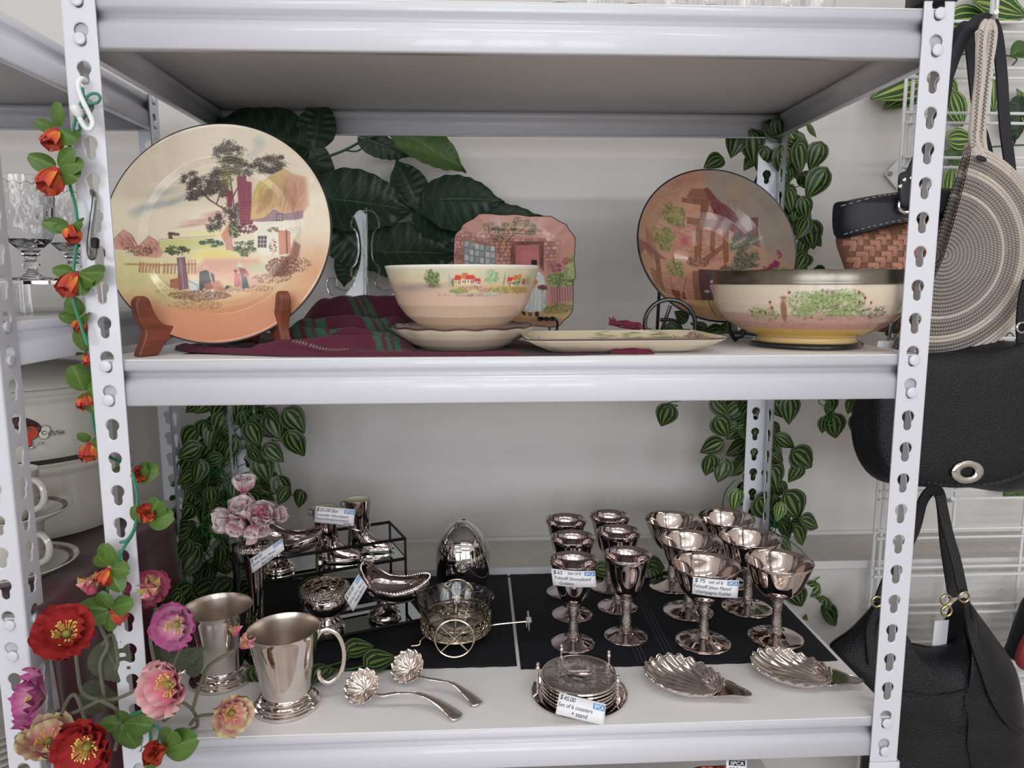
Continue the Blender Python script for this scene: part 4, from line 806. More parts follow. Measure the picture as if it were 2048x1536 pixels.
# placemats
for x0, x1, y0, y1, lb, dash in ((-.449, .0035, .1475, .4735, 'black woven placemat under the tiered rack', ()), (.0085, .466, .1385, .4735, 'black woven placemat under the goblets', (.178, .184, .190, .222, .228, .234))):
    t = thing('placemat', lb, 'placemat', ((x0+x1)/2, (y0+y1)/2, BS), 'black placemats on the lower shelf')
    g = G(); g.add(grid(lambda u, v: Vector((x0+(x1-x0)*u, y0+(y1-y0)*v+.0006*math.sin(u*90), BS+.0014+.0003*math.sin(u*9)*math.sin(v*7))), 60, 40)); o = g.obj('woven_sheet', M_mat, t); solid(o, .0012, -1)
    if dash:
        g = G()
        for x in dash:
            for k in range(110):
                y = y0+.006+k*.0029; g.add(box(x-.0004, x+.0004, y, y+.0016, BS+.0017, BS+.0020))
        o = g.obj('dashed_line', M_stitch, t, False); o['kind'] = 'stuff'
# goblets
def stem(r0, z0, z1, n=28):
    pr = [(r0*1.25, z0), (r0*1.5, z0+.0012), (r0*1.2, z0+.003), (r0*1.35, z0+.004), (r0, z0+.0055)]
    m_ = 34; a, b = z0+.0055, z1-.007; pr += [(r0, a+(b-a)*i/m_) for i in range(1, m_)]; pr += [(r0, b), (r0*1.45, z1-.006), (r0*1.15, z1-.0045), (r0*1.3, z1-.002), (r0*1.4, z1)]
    def fn(r, z, t):
        if a < z < b:
            q = (z-a)/(b-a); r = r*(1+.10*math.sin(q*PI*3)+.16*max(-.4, math.sin(5*t+q*26)*math.sin(q*PI*9+t*2))+.07*math.sin(9*t-q*60))
        return r, z
    return lathe(pr, n, fn)
def goblet(kind):
    t = thing('wine_goblet' if kind == 'w' else 'champagne_goblet', 'x', 'goblet', (0, 0, 0), wc=False)
    if kind == 'w':
        bowl = [(.0085, .0640), (.0130, .0665), (.0185, .0715), (.0222, .079), (.0250, .088), (.0275, .100), (.0302, .113), (.0330, .123), (.0366, .1310), (.0364, .1316), (.0356, .1314), (.0322, .1235), (.0295, .113), (.0268, .100), (.0243, .089), (.0215, .080), (.017, .073), (.010, .069), (0, .068)]
        foot = [(0, .0118), (.0075, .0125), (.0085, .0115), (.012, .0085), (.020, .0055), (.028, .0032), (.0330, .0018), (.0336, .0009), (.033, .0002), (.028, .0016), (.01, .004), (0, .004)]
    else:
        bowl = [(.0085, .0650), (.0150, .0668), (.0240, .0715), (.0315, .0790), (.0370, .0880), (.0410, .0980), (.0450, .1090), (.0480, .1170), (.0500, .1225), (.0498, .1231), (.0492, .1229), (.0467, .1170), (.0438, .109), (.0400, .098), (.0360, .089), (.030, .0805), (.022, .0735), (.011, .0695), (0, .069)]
        foot = [(0, .0128), (.0080, .0132), (.0090, .012), (.0135, .0088), (.0235, .0058), (.0340, .0034), (.0402, .0018), (.0410, .0009), (.0402, .0002), (.034, .0018), (.012, .0045), (0, .0045)]
    G().add(lathe(bowl, 56)).obj('bowl', M_dark if kind == 'w' else M_silver_c, t, 1.0); G().add(stem(.0066, .0115, .0655)).obj('stem', M_stem, t, 1.2); G().add(lathe(foot, 56)).obj('foot', M_dark if kind == 'w' else M_silver_c, t, 1.0)
    return t
M_silver_c = mat('warm_silver_plate', '#d8cbc6', .07, metal=1, var=.1, vscale=30)
M_stem = mat('oxidised_cast_silver', '#aaa19d', .24, metal=1, bump=.8, bscale=500, bdist=.002)
for kind, pos, base in (('w', [(.0915, .208, 'front row, behind the coaster stack, carrying a price card'), (.1755, .226, 'front row, beside the one with the price card'), (.1030, .304, 'middle row of the pair column behind the price card'), (.1825, .328, 'middle row, farther from the chrome tulip'), (.1025, .392, 'back row, nearest the egg-shaped chrome tulip'), (.1822, .409, 'back row, between the chrome tulip and the champagne cups')], 'slim silver wine goblet'),
        ('c', [(.2885, .202, 'front row, carrying a price card'), (.4035, .210, 'front row, behind the second shell dish'), (.2960, .306, 'middle row, behind the one with the price card'), (.3975, .313, 'middle row, beside the shelf end'), (.2955, .4095, 'back row, next to the slim goblets'), (.3935, .4155, 'back row, under the hanging vine')], 'wide silver champagne goblet')):
    p0 = goblet(kind)
    for i, (x, y, l) in enumerate(pos):
        c = p0 if i == 0 else copy_tree(p0); c.location = (x, y, BS+.0018); c.rotation_euler = (0, 0, i*1.3); c['label'] = base+', '+l; c['group'] = 'slim wine goblets' if kind == 'w' else 'wide champagne goblets'
# tankards
def tankard(loc, yaw, lb, s=1):
    t = thing('tankard', lb, 'mug', loc, 'silver tankards', yaw, wc=False)
    G().add(lathe([(0, .002), (.036, .0), (.0405, .0005), (.0418, .003), (.0412, .0055), (.0385, .0065), (.0385, .0085), (.0368, .0095), (.0370, .0115), (.0345, .0125), (.0350, .0145), (.0325, .0160), (.0328, .0178), (.0305, .0190), (.0298, .021)], 72)).obj('foot', M_silver, t, .9)
    wz = lambda z: .0296+(.0452-.0296)*((z-.020)/.085)**1.08
    zs = [.020+.085*i/12 for i in range(13)]
    G().add(lathe([(0, .020)]+[(wz(z), z) for z in zs]+[(.0456, .1056), (.0457, .1060), (.0452, .1063), (.0447, .1060)], 96)).obj('body', M_silver, t, .9)
    G().add(lathe([(.0447, .1060)]+[(wz(z)-.0010, z) for z in zs[::-1][:-1]]+[(.024, .0245), (0, .0240)], 96)).obj('lining', M_silver2, t, .9)
    hp = cr([(.040, 0, .088), (.046, 0, .097), (.056, 0, .0985), (.067, 0, .090), (.0735, 0, .070), (.072, 0, .048), (.064, 0, .032), (.053, 0, .026), (.044, 0, .031), (.041, 0, .040), (.0415, 0, .044)], 6)
    r = [.0027 if 3 < i < len(hp)-8 else .0023 for i in range(len(hp))]; G().add(tube(hp, r, 10, flat=1.15)).obj('handle', M_silver, t); return t
tankard((-.2985, .067, BS), math.radians(8), 'silver tankard nearest the shelf edge, its handle towards the ladles')
tankard((-.4050, .135, BS), math.radians(215), 'silver tankard partly hidden by poppies, in front of the tiered rack')
# tiered rack
YA = math.radians(22.5); e1 = Vector((-math.cos(YA), -math.sin(YA), 0)); e2 = Vector((-math.sin(YA), math.cos(YA), 0)); FR2 = Vector((-.1747, .3806, 0)); FR1 = FR2-e2*.0945; LN, DP = .268, .0945
rk = thing('tiered_rack', 'black metal two-tier display rack with mirrored shelves', 'display rack', tuple(FR1+e1*LN/2)[:2]+(BS,))
def bar(a, b, nm='bar', w=.0021):
    g = G(); g.add(tube([a, b], w*1.35, 4, up=(0, 0, 1))); g.obj(nm, M_blackbar, rk, False)
Zv = Vector((0, 0, 1)); 
for F_, z0, z1 in ((FR1, BS+.0045, BS+.041), (FR2, -.3775, -.342)):
    q = [F_, F_+e1*LN, F_+e1*LN+e2*DP, F_+e2*DP]
    for z in (z0, z1):
        for i in range(4):
            if z == z1 and F_ is FR1 and i == 2: continue
            bar(q[i]+Zv*z, q[(i+1) % 4]+Zv*z)
    for i, c in enumerate(q): bar(c+Zv*(BS+.002), c+Zv*z1, 'upright')
    ctr = (q[0]+q[2])/2; pts = [c*.99+ctr*.01+Zv*(z0-.001) for c in q]; G().add(prism(pts, (0, 0, .003))).obj('mirror_shelf', M_mirror, rk, False)
T1, T2 = BS+.0045+.0020, -.3775+.0020
# bud vase
vs = thing('bud_vase', 'tall slim silver bud vase holding the pink rose bunch', 'vase', (-.384, .238, T1)); VZ = Matrix.Translation((-.384, .238, T1))
G().add(T(lathe([(0, .001), (.0235, 0), (.0265, .0015), (.0262, .005), (.0215, .009), (.0222, .0105), (.0160, .015), (.0105, .020), (.0085, .0235), (.0098, .0250), (.0095, .0265)], 48), VZ)).obj('foot', M_silver, vs)
G().add(T(lathe([(.0245, .0052), (.0268, .0035), (.0265, .0065), (.0225, .0095), (.0210, .0092)], 48), VZ)).obj('embossed_band', M_orn, vs)
G().add(T(lathe([(0, .026), (.0088, .026), (.0105, .06), (.0130, .10), (.0155, .128), (.0200, .139), (.0260, .1432), (.0262, .145), (.022, .1455), (.012, .13), (.007, .06), (0, .05)], 48), VZ)).obj('trumpet', M_dark, vs)
G().add(T(lathe([(.0262, .1430), (.0285, .1440), (.0278, .1465), (.0235, .1505), (.0210, .1505), (.0205, .148)], 48), VZ)).obj('embossed_rim', M_orn, vs)
g = G(); 
for k in range(6): a = k*PI/3; g.add(T(tube([(.021*math.cos(a), .021*math.sin(a), .1495), (.006*math.cos(a), .006*math.sin(a), .1495)], .0009, 5), VZ))
g.add(T(tube([(.009*math.cos(a), .009*math.sin(a), .1495) for a in [i*PI/10 for i in range(20)]], .0009, 5, True), VZ)); g.obj('flower_grid', M_silver, vs)
# rose bowl
rc = (-.287, .262); rb = thing('rose_bowl', 'round silver rose bowl with a wire flower grid lid on the lower tier', 'bowl', rc+(T1,)); RM = Matrix.Translation(rc+(T1,))
G().add(T(lathe([(0, .001), (.0265, 0), (.0285, .0015), (.0282, .0045), (.0245, .0075), (.0255, .0095), (.0200, .0150), (.0150, .0195), (.0140, .0225)], 56), RM)).obj('foot', M_silver, rb)
G().add(T(lathe([(.0250, .0078), (.0262, .0092), (.0245, .0125), (.0205, .0150)], 56), RM)).obj('embossed_band', M_orn, rb)
G().add(T(lathe([(0, .0215), (.013, .0215), (.0225, .0250), (.0315, .0320), (.0368, .0410), (.0385, .0500), (.0370, .0575), (.0350, .0600), (.0340, .058), (.02, .03), (0, .028)], 64), RM)).obj('body', M_dark, rb)
G().add(T(lathe([(.0350, .0590), (.0395, .0605), (.0398, .0635), (.0370, .0700), (.0330, .0725), (.0315, .0725), (.0310, .069)], 64), RM)).obj('embossed_rim', M_orn, rb)
g = G(); zt = .0735
for rr2 in (.0085, .0195, .031): g.add(T(tube([(rr2*math.cos(a), rr2*math.sin(a), zt) for a in [i*PI/24 for i in range(48)]], .0010, 6, True), RM))
for k in range(12):
    a = k*PI/6; r0 = .0085 if k % 2 == 0 else .0195; g.add(T(tube([(r0*math.cos(a), r0*math.sin(a), zt), (.031*math.cos(a), .031*math.sin(a), zt)], .0009, 5), RM))
g.obj('flower_grid', M_brass, rb); G().add(T(lathe([(.031, .066), (0, .064)], 48), RM)).obj('inner_floor', M_dark, rb)
# sauce scoops shaped like a coal scuttle
def scoop(loc, yaw, s, lb):
    t = thing('sugar_scuttle', lb, 'serving dish', loc, 'silver scuttle dishes', yaw, wc=False)
    G().add(lathe([(0, .001), (.0235*s, 0), (.0265*s, .002), (.0268*s, .0045), (.0240*s, .006), (.0250*s, .0085), (.0230*s, .0105), (.0235*s, .0125), (.0190*s, .0150), (.0130*s, .022), (.0105*s, .030), (.0120*s, .0345)], 56)).obj('foot', M_silver, t)
    def rim(a):
        c = math.cos(a); s_ = math.sin(a); f = max(0, c); b = max(0, -c)
        x = (.074*f**.9 if c > 0 else -.034*b); y = math.copysign(abs(s_)**.72, s_)*(.034+.007*f-.004*b)
        return Vector((x, y, .060+.030*b**1.4+.010*f**2-.004*math.exp(-((c-.35)/.3)**2)))*s
    def surf(u, v):
        R_ = rim(u*2*PI); q = v; k = math.sin(q*PI/2)**.7 if q < 1 else 1; z0 = .0315*s; zz = z0+(R_.z-z0)*(1-math.cos(q*PI/2))**.95
        bul = 1+.16*math.sin(q*PI)*(.4+.6*max(0, -math.cos(u*2*PI)))
        return Vector((R_.x*k*bul, R_.y*k*bul, zz))
    o = G().add(grid(surf, 72, 18, cu=True)).obj('body', M_dark, t, True); solid(o, .0012)
    rimp = [rim(2*PI*i/90) for i in range(90)]; g = G()
    for i in range(90):
        p = rimp[i]; g.add(T(lathe([(0, -.0014), (.0010, -.0010), (.0014, 0), (.0010, .0010), (0, .0014)], 6), Matrix.Translation(p)))
    g.obj('beaded_rim', M_silver, t)
    hb = cr([(-.036*s, .008, .066*s), (-.044*s, .008, .084*s), (-.036*s, .004, .102*s), (-.026*s, .0, .1095*s), (-.014*s, -.003, .104*s), (-.016*s, -.006, .094*s), (-.026*s, -.007, .086*s)], 6); G().add(tube(hb, .0019, 8, flat=.7)).obj('handle', M_silver, t); return t
scoop((-.2015, .298, T1), math.radians(-8), 1, 'silver scuttle-shaped dish on the lower tier, its lip towards the glass cart')
scoop((-.3765, .336, T2), math.radians(-6), .98, 'silver scuttle-shaped dish on the upper tier, behind the pink rose bunch')
# boots
def boot(loc, yaw, lb):
    t = thing('silver_boot', lb, 'ornament', loc, 'silver boots', yaw, wc=False); sl = [(.0065, .019, .039, .0135), (.010, .0185, .039, .0138), (.016, .0165, .0365, .0132), (.021, .0115, .0310, .0130), (.026, .0055, .0250, .0135), (.031, .0015, .0205, .0142), (.038, 0, .0182, .0152), (.050, 0, .0180, .0165), (.065, 0, .0195, .0185), (.080, 0, .0215, .0205), (.0925, 0, .0228, .0218)]
    def ring(z, cx, rx, ry, n=40):
        return [Vector((cx+rx*(math.cos(a) if math.cos(a) < 0 else math.cos(a))*(1 if True else 0), ry*math.sin(a)*(1-.12*max(0, math.cos(a))), z+.0008*math.sin(3*z*400)*0)) for a in [2*PI*i/n for i in range(n)]]
    V = []; n = 40
    for z, cx, rx, ry in sl: V += ring(z, cx, rx, ry)
    F = [(i*n+j, i*n+(j+1) % n, (i+1)*n+(j+1) % n, (i+1)*n+j) for i in range(len(sl)-1) for j in range(n)]
    G().add((V, F)).obj('leg_and_foot', M_dark, t, True)
    g = G(); V = ring(.0925, 0, .0228, .0218)+ring(.0935, 0, .0226, .0216)+ring(.0925, 0, .0215, .0205); g.add((V, [(i*n+j, i*n+(j+1) % n, (i+1)*n+(j+1) % n, (i+1)*n+j) for i in range(2) for j in range(n)])); g.obj('rim', M_silver, t, True)
    V = ring(.0925, 0, .0215, .0205)+ring(.060, 0, .017, .016)+ring(.03, 0, .012, .011); V.append(Vector((0, 0, .03))); F = [(i*n+j, (i+1)*n+j, (i+1)*n+(j+1) % n, i*n+(j+1) % n) for i in range(2) for j in range(n)]+[(2*n+j, 3*n, 2*n+(j+1) % n) for j in range(n)]; G().add((V, F)).obj('lining', M_enamel, t, True)
    g = G(); V = ring(.0035, .0205, .041, .0145)+ring(.0068, .0205, .041, .0145); F = [(j, (j+1) % n, n+(j+1) % n, n+j) for j in range(n)]+[tuple(range(n)), tuple(range(n, 2*n))]; g.add((V, F)); g.obj('sole', M_silver, t, .5)
    V = ring(0, -.011, .0095, .0125)+ring(.0036, -.011, .0095, .0125); G().add((V, F)).obj('heel', M_silver, t, .5)
    g = G(); 
    for k in range(22): a = 2*PI*k/22; g.add(T(box(-.0006, .0006, -.0004, .0010, -.003, .003), Matrix.Translation((.002+.0205*math.cos(a), .0148*math.sin(a), .030)) @ Matrix.Rotation(a+PI/2, 4, 'Z')))
    g.obj('ankle_stitching', M_silver, t); G().add(tube(bez_arc((-.0255, 0, .084), .0048, 0, 2*PI*.999, 18), .0011, 6, True)).obj('pull_ring', M_silver, t)
    G().add(tube([(.0235*math.cos(a)*.86, .0165*math.sin(a), .043+.003*math.sin(2*a)) for a in [2*PI*i/32 for i in range(32)]], .0011, 6, True)).obj('strap', M_silver, t); return t
boot((-.3055, .374, T2), math.radians(-6), 'silver boot ornament behind the price card, white inside')
boot((-.2590, .418, T2), math.radians(-4), 'silver boot ornament with a cream lining, farther back on the rack')
# chrome tulip
tu = thing('chrome_tulip', 'egg-shaped chrome tulip ornament standing behind the glass bowl cart', 'ornament', (-.078, .418, BS+.0018)); TM = Matrix.Translation((-.078, .418, BS+.0018))
def egg(zf): return .0475*math.sqrt(max(0, 1-((zf-.42)/.588)**2)) if zf > .42 else .0475*(1-.20*((.42-zf)/.42)**2)
for k in range(3):
    a0 = k*2*PI/3+.9
    def petal(u, v, a0=a0, k=k):
        zf = v*1.0; w = 1.5*(1-.30*max(0, (v-.6)/.4)**2); a = a0+(u-.5)*2*w+v*.35; r = egg(min(.998, zf))*(1+.045*(u-.5)*2+.010*math.cos((u-.5)*PI))
        return Vector((r*math.cos(a), r*math.sin(a), .120*zf+.004*(v**3)*math.cos((u-.5)*PI)*(1-k*.12)))
    o = G().add(grid(petal, 40, 34)).obj('petal', M_chrome, tu, True); o.location = Vector((-.078, .418, BS+.0018))-Vector(tu['_o'])
    for v in o.data.vertices: v.co += Vector(tu['_o'])
G().add(T(lathe([(0, 0), (.036, 0), (.040, .001), (.041, .004), (.038, .006)], 48), TM)).obj('base', M_chrome, tu)
G().add(T(lathe([(.039, .004)]+[(egg(z)*.985, .122*z) for z in [i/20 for i in range(1, 20)]]+[(.011, .1215), (.006, .1235), (0, .1238)], 48), TM)).obj('bud_core', M_chrome, tu)
# glass bowl in a wheeled cart
cx, cy = -.0855, .243
gb = thing('glass_bowl', 'faceted clear glass bowl sitting in the small wheeled cart', 'bowl', (cx, cy, -.432))
def fac(r, z, t):
    q = (z+.432)/.045; k = 12; d = abs(((t*k/(2*PI)) % 1)-.5)*2; return r*(1-.045*math.sin(min(1, max(0, q))*PI)*(1-d)**1.2+.004*(d**4)*(q > .6)), z
n_ = 96; pr = [(0, -.4325), (.040, -.4325), (.046, -.4290), (.050, -.420), (.0535, -.408), (.0570, -.395), (.0588, -.389), (.0593, -.3875)]
po = []; 
for (a, b), (c, d) in zip(pr[:-1], pr[1:]): po += [(a+(c-a)*i/4, b+(d-b)*i/4) for i in range(4)]
po += [pr[-1]]; G().add(T(lathe(po+[(.0585, -.3862), (.0570, -.3875), (.0545, -.395), (.0505, -.409), (.0465, -.420), (.041, -.4265), (0, -.4275)], n_, lambda r, z, t: fac(r, z, t) if r > .03 else (r, z)), Matrix.Translation((cx, cy, 0)))).obj('bowl', M_glass, gb, .35)
ct = thing('wheeled_cart', 'pale gold wire cart with a spoked wheel holding the glass bowl', 'cart', (cx, cy, BS+.0018)); RH = .0535; zb, zt_ = -.4365, -.4120
def cyl(a, z): return Vector((cx+RH*math.cos(a), cy+RH*math.sin(a), z))
ring_ = lambda z, h, r=.0006: G().add(grid(lambda u, v: cyl(u*2*PI, z+(v-.5)*h), 96, 2, cu=True))
o = ring_(zb, .0035).obj('lower_band', M_brass, ct, True); solid(o, .0008)
g = G(); K = 34
for k in range(K):
    a0 = 2*PI*k/K
    g.add(tube([cyl(a0+.105*math.cos(t)*1.25, -.4255+.0068*math.sin(t)) for t in [2*PI*i/14 for i in range(14)]], .0006, 4, True))
    g.add(tube([cyl(a0+.06*math.cos(t), -.4155+.0032*math.sin(t)) for t in [2*PI*i/10 for i in range(10)]], .0006, 4, True))
    g.add(tube([cyl(a0, -.4348), cyl(a0, -.4322)], .0006, 4)); g.add(tube([cyl(a0+PI/K, -.4348), cyl(a0, -.4322), cyl(a0-PI/K, -.4348)], .0005, 4))
g.obj('openwork_gallery', M_brass, ct)
o = ring_(-.4190, .0012).obj('upper_band', M_brass, ct, True); solid(o, .0008)
g = G(); V, F = [], []
for k in range(K):
    a0 = 2*PI*k/K; pts = [cyl(a0+.085*math.cos(t), -.4130+.0026*math.sin(t)) for t in [PI*i/8 for i in range(9)]]; n = len(V); V += pts; F.append(tuple(range(n, n+9)))
g.add((V, F)); o = g.obj('scalloped_edge', M_brass, ct, False); solid(o, .0008)
for s in (-1, 1):
    yw = cy+s*.072; zc = BS+.0018+.0285+.0022; w = [Vector((cx+.0285*math.cos(a), yw, zc+.0285*math.sin(a))) for a in [2*PI*i/48 for i in range(48)]]
    wh = G().add(tube(w, .0016, 8, True)).obj('wheel', M_brass, ct)
    for k in range(2):
        a = PI/4+k*PI/2; d = Vector((math.cos(a), 0, math.sin(a)))*.0285; o = G().add(tube([Vector((cx, yw, zc))-d, Vector((cx, yw, zc))+d], .0013, 6)).obj('spoke', M_brass, None, origin=ct['_o']); o.location = (0, 0, 0); o.parent = wh
G().add(tube([(cx, cy-.074, BS+.0325), (cx, cy+.074, BS+.0325)], .0014, 6)).obj('axle', M_brass, ct)
G().add(T(lathe([(0, -.4380), (.0535, -.4380), (.0535, -.4374), (0, -.4374)], 48), Matrix.Translation((cx, cy, 0)))).obj('base_plate', M_brass, ct)
tb0, tb1 = A(1056, 1224, z=-.43), A(1059, 1262, z=-.43); tm = (tb0+tb1)/2
G().add(tube(cr([(cx+.05, cy-.004, -.436), (cx+.062, cy+.004, -.4355), tuple(tm)], 6), .0016, 8)).obj('draw_bar', M_brass, ct); G().add(tube([tb0, tb1], .0019, 8)).obj('cross_handle', M_brass, ct)
G().add(tube(cr([(cx-.045, cy-.025, -.437), (cx-.052, cy-.03, -.442), (cx-.054, cy-.032, BS+.0035), (cx-.066, cy-.034, BS+.003)], 4), .0014, 6)).obj('rest_leg', M_brass, ct)
g = G().add(box(tm.x-.004, tm.x+.004, tm.y-.008, tm.y+.008, tm.z+.0022, tm.z+.0030)); g.add(box(tm.x-.004, tm.x-.0034, tm.y-.008, tm.y+.008, tm.z-.006, tm.z+.003)); g.obj('price_sticker', M_paper, ct, False)
# ladles with shell bowls
def ladle(c, ax, hp, hw, lb):
    t = thing('sauce_ladle', lb, 'ladle', (c.x, c.y, BS), 'shell-bowled sauce ladles'); N = 14; axv = Vector(ax).normalized(); sd = Vector((0, 0, 1)).cross(axv)
    Nn = Vector((-.25, -.62, .75)).normalized(); ex = (axv-Nn*axv.dot(Nn)).normalized(); ey = Nn.cross(ex); c0 = Vector((c.x, c.y, BS+.0225))
    def sh(u, v):
        a = u*2*PI; fl = math.cos(N*a); d = .0235*v*(1+.03*fl*v**2); h = .0145*(v**2.2)-.0145+.0014*fl*min(1, v*1.3)
        return c0+ex*d*math.cos(a)+ey*d*math.sin(a)+Nn*h
    o = G().add(grid(sh, 168, 14, cu=True)).obj('shell_bowl', M_silver, t, True); solid(o, .0011, -1)
    P_ = cr(hp, 5); g = G(); n = len(P_); V = []; F = []
    for i, p in enumerate(P_):
        tn = (P_[min(n-1, i+1)]-P_[max(0, i-1)]).normalized(); s2 = tn.cross(Vector((0, 0, 1))).normalized(); up_ = s2.cross(tn); q = i/(n-1)
        w = .0024+(.0008 if q < .4 else 0)+hw*max(0, (q-.48)/.52)**.55*(1 if q < .93 else math.sqrt(max(.02, 1-((q-.93)/.07)**2)))
        if .46 < q < .52: w += .0012
        th = .0013
        V += [p+s2*w+up_*0, p+s2*w*.6+up_*th, p-s2*w*.6+up_*th, p-s2*w, p-s2*w*.6-up_*th*.6, p+s2*w*.6-up_*th*.6]
    for i in range(n-1): F += [(i*6+j, i*6+(j+1) % 6, (i+1)*6+(j+1) % 6, (i+1)*6+j) for j in range(6)]
    F += [tuple(range(5, -1, -1)), tuple((n-1)*6+j for j in range(6))]; G().add((V, F)).obj('handle', M_silver, t, True)
H = lambda px, py, h: tuple(A(px, py, z=BS+h))
c1 = A(723, 1373, z=BS+.0215); c2 = A(814, 1331, z=BS+.0235)
ladle(c1, A(757, 1392, z=BS)-A(720, 1378, z=BS), [H(748, 1388, .0185), H(765, 1391, .021), H(800, 1386, .022), H(840, 1389, .022), H(868, 1400, .017), H(895, 1419, .008), H(918, 1438, .003)], .0088, 'silver sauce ladle with a fluted shell bowl, nearest the shelf edge')
ladle(c2, A(845, 1356, z=BS)-A(814, 1334, z=BS), [H(834, 1350, .0205), H(852, 1357, .021), H(878, 1361, .020), H(905, 1367, .019), H(925, 1381, .012), H(945, 1398, .006), H(957, 1410, .003)], .0080, 'silver sauce ladle with a fluted shell bowl, partly on the black mat')
# coaster stack
cc = Vector((.0818, .071, BS)); hs = thing('coaster_stand', 'round silver tray stand with ball-topped posts holding the coasters', 'stand', tuple(cc)); CM = Matrix.Translation(cc)
G().add(T(lathe([(0, .0012), (.048, .0012), (.054, .0008), (.0600, .0045), (.0625, .0062), (.0632, .0058), (.0610, .0032), (.055, 0), (0, 0)], 72), CM)).obj('tray', M_silver, hs)
for a in (3.05, .62, -.62 , 1.9):
    pr = [(.0016, .002), (.0016, .0075), (.0028, .0085), (.0016, .0095), (.0016, .034), (.0026, .0352), (.0032, .0372), (.0026, .0392), (.0014, .0402), (.0024, .0415), (.0027, .0430), (.0018, .0446), (0, .0452)]
    if a in (.62, -.62, 3.05, 1.9): G().add(T(lathe(pr, 14), Matrix.Translation(cc+Vector((.0548*math.cos(a), .0548*math.sin(a), 0))))).obj('post', M_silver, hs)
ck = None
for k in range(6):
    if k == 0:
        ck = thing('coaster', 'x', 'coaster', tuple(cc+Vector((0, 0, .0035))), 'silver coasters', wc=False)
        G().add(lathe([(0, 0), (.048, 0), (.0502, .0006), (.0508, .0018), (.0502, .0034), (.0485, .0038), (.0475, .0034), (.0155, .0034), (.0148, .0030), (0, .0030)], 72)).obj('disc', M_silver, ck, .7)
        G().add(lathe([(.0472, .0034), (.0465, .0037), (.0165, .0037), (.0158, .0034)], 72)).obj('engraved_ring', M_engr, ck, .7) if False else None
        c = ck
    else: c = copy_tree(ck); c.location = tuple(cc+Vector((.0004*math.sin(k*5), .0004*math.cos(k*3), .0035+k*.0047)))
    c['label'] = ['engraved silver coaster at the bottom of the stack', 'engraved silver coaster second from the bottom of the stack', 'engraved silver coaster third from the bottom of the stack', 'engraved silver coaster third from the top of the stack', 'engraved silver coaster just under the top one', 'engraved silver coaster on top of the stack'][k]
M_engr = mat('engraved_silver', '#bdb7b2', .22, metal=1, bump=1, bscale=70, bdist=.004, vor=False)
top = c
G().add(lathe([(.0472, .0032), (.0465, .0037), (.0165, .0037), (.0158, .0032)], 72)).obj('engraved_ring', M_engr, top, .7)
# shell dishes
def shell(c, ang, lb, L=.108):
    t = thing('shell_dish', lb, 'dish', tuple(c), 'silver shell dishes', ang, wc=False); N = 19
    def f(u, v):
        t_ = PI*.10+u*PI*1.8; fl = math.cos(N*2*PI*(u-.5)); E = Vector((-.008+.054*math.cos(t_), .0455*math.sin(t_)*(1-.10*math.cos(t_)))); E *= 1+.014*fl
        H_ = Vector((.042, 0)); k = v; p = H_+(E-H_)*k; p.y += .006*math.sin(k*PI)*math.sin(t_)
        q = math.hypot((p.x+.006)/.054, p.y/.0455); z = .0006+.0145*max(0, q-.35)**2/.42+.0013*fl*min(1, k*1.6)
        return Vector((p.x, p.y, max(.0004, z+.0006)))
    o = G().add(grid(f, 300, 26)).obj('fluted_bowl', M_silver, t, True); solid(o, .0012)
    pts = cr([(.036, .020, .009), (.046, .021, .0125), (.060, .013, .0135), (.074, .0075, .0135), (.081, 0, .0135), (.074, -.0075, .0135), (.060, -.013, .0135), (.046, -.021, .0125), (.036, -.020, .009), (.034, 0, .006)], 4, True)
    o = G().add(prism([Vector((p.x, p.y, 0)) for p in pts], (0, 0, .0012))).obj('tab_handle', M_silver, t, .5)
    n = len(pts)
    for i, v in enumerate(o.data.vertices): v.co.z += pts[i % n].z-.0035+.002
    G().add(tube([Vector((p.x, p.y, p.z-.0005)) for p in pts[:-3]], .0011, 6)).obj('rim_wire', M_silver, t)
    m_ = [f(u, 1) for u in [i/300 for i in range(301)]]; G().add(tube(m_, .0008, 6)).obj('rim_wire', M_silver, t); return t
shell(Vector((.2330, .082, BS)), math.radians(-33), 'silver fluted shell dish nearer the coaster stack')
shell(Vector((.3880, .096, BS)), math.radians(-25), 'silver fluted shell dish by the end of the shelf')
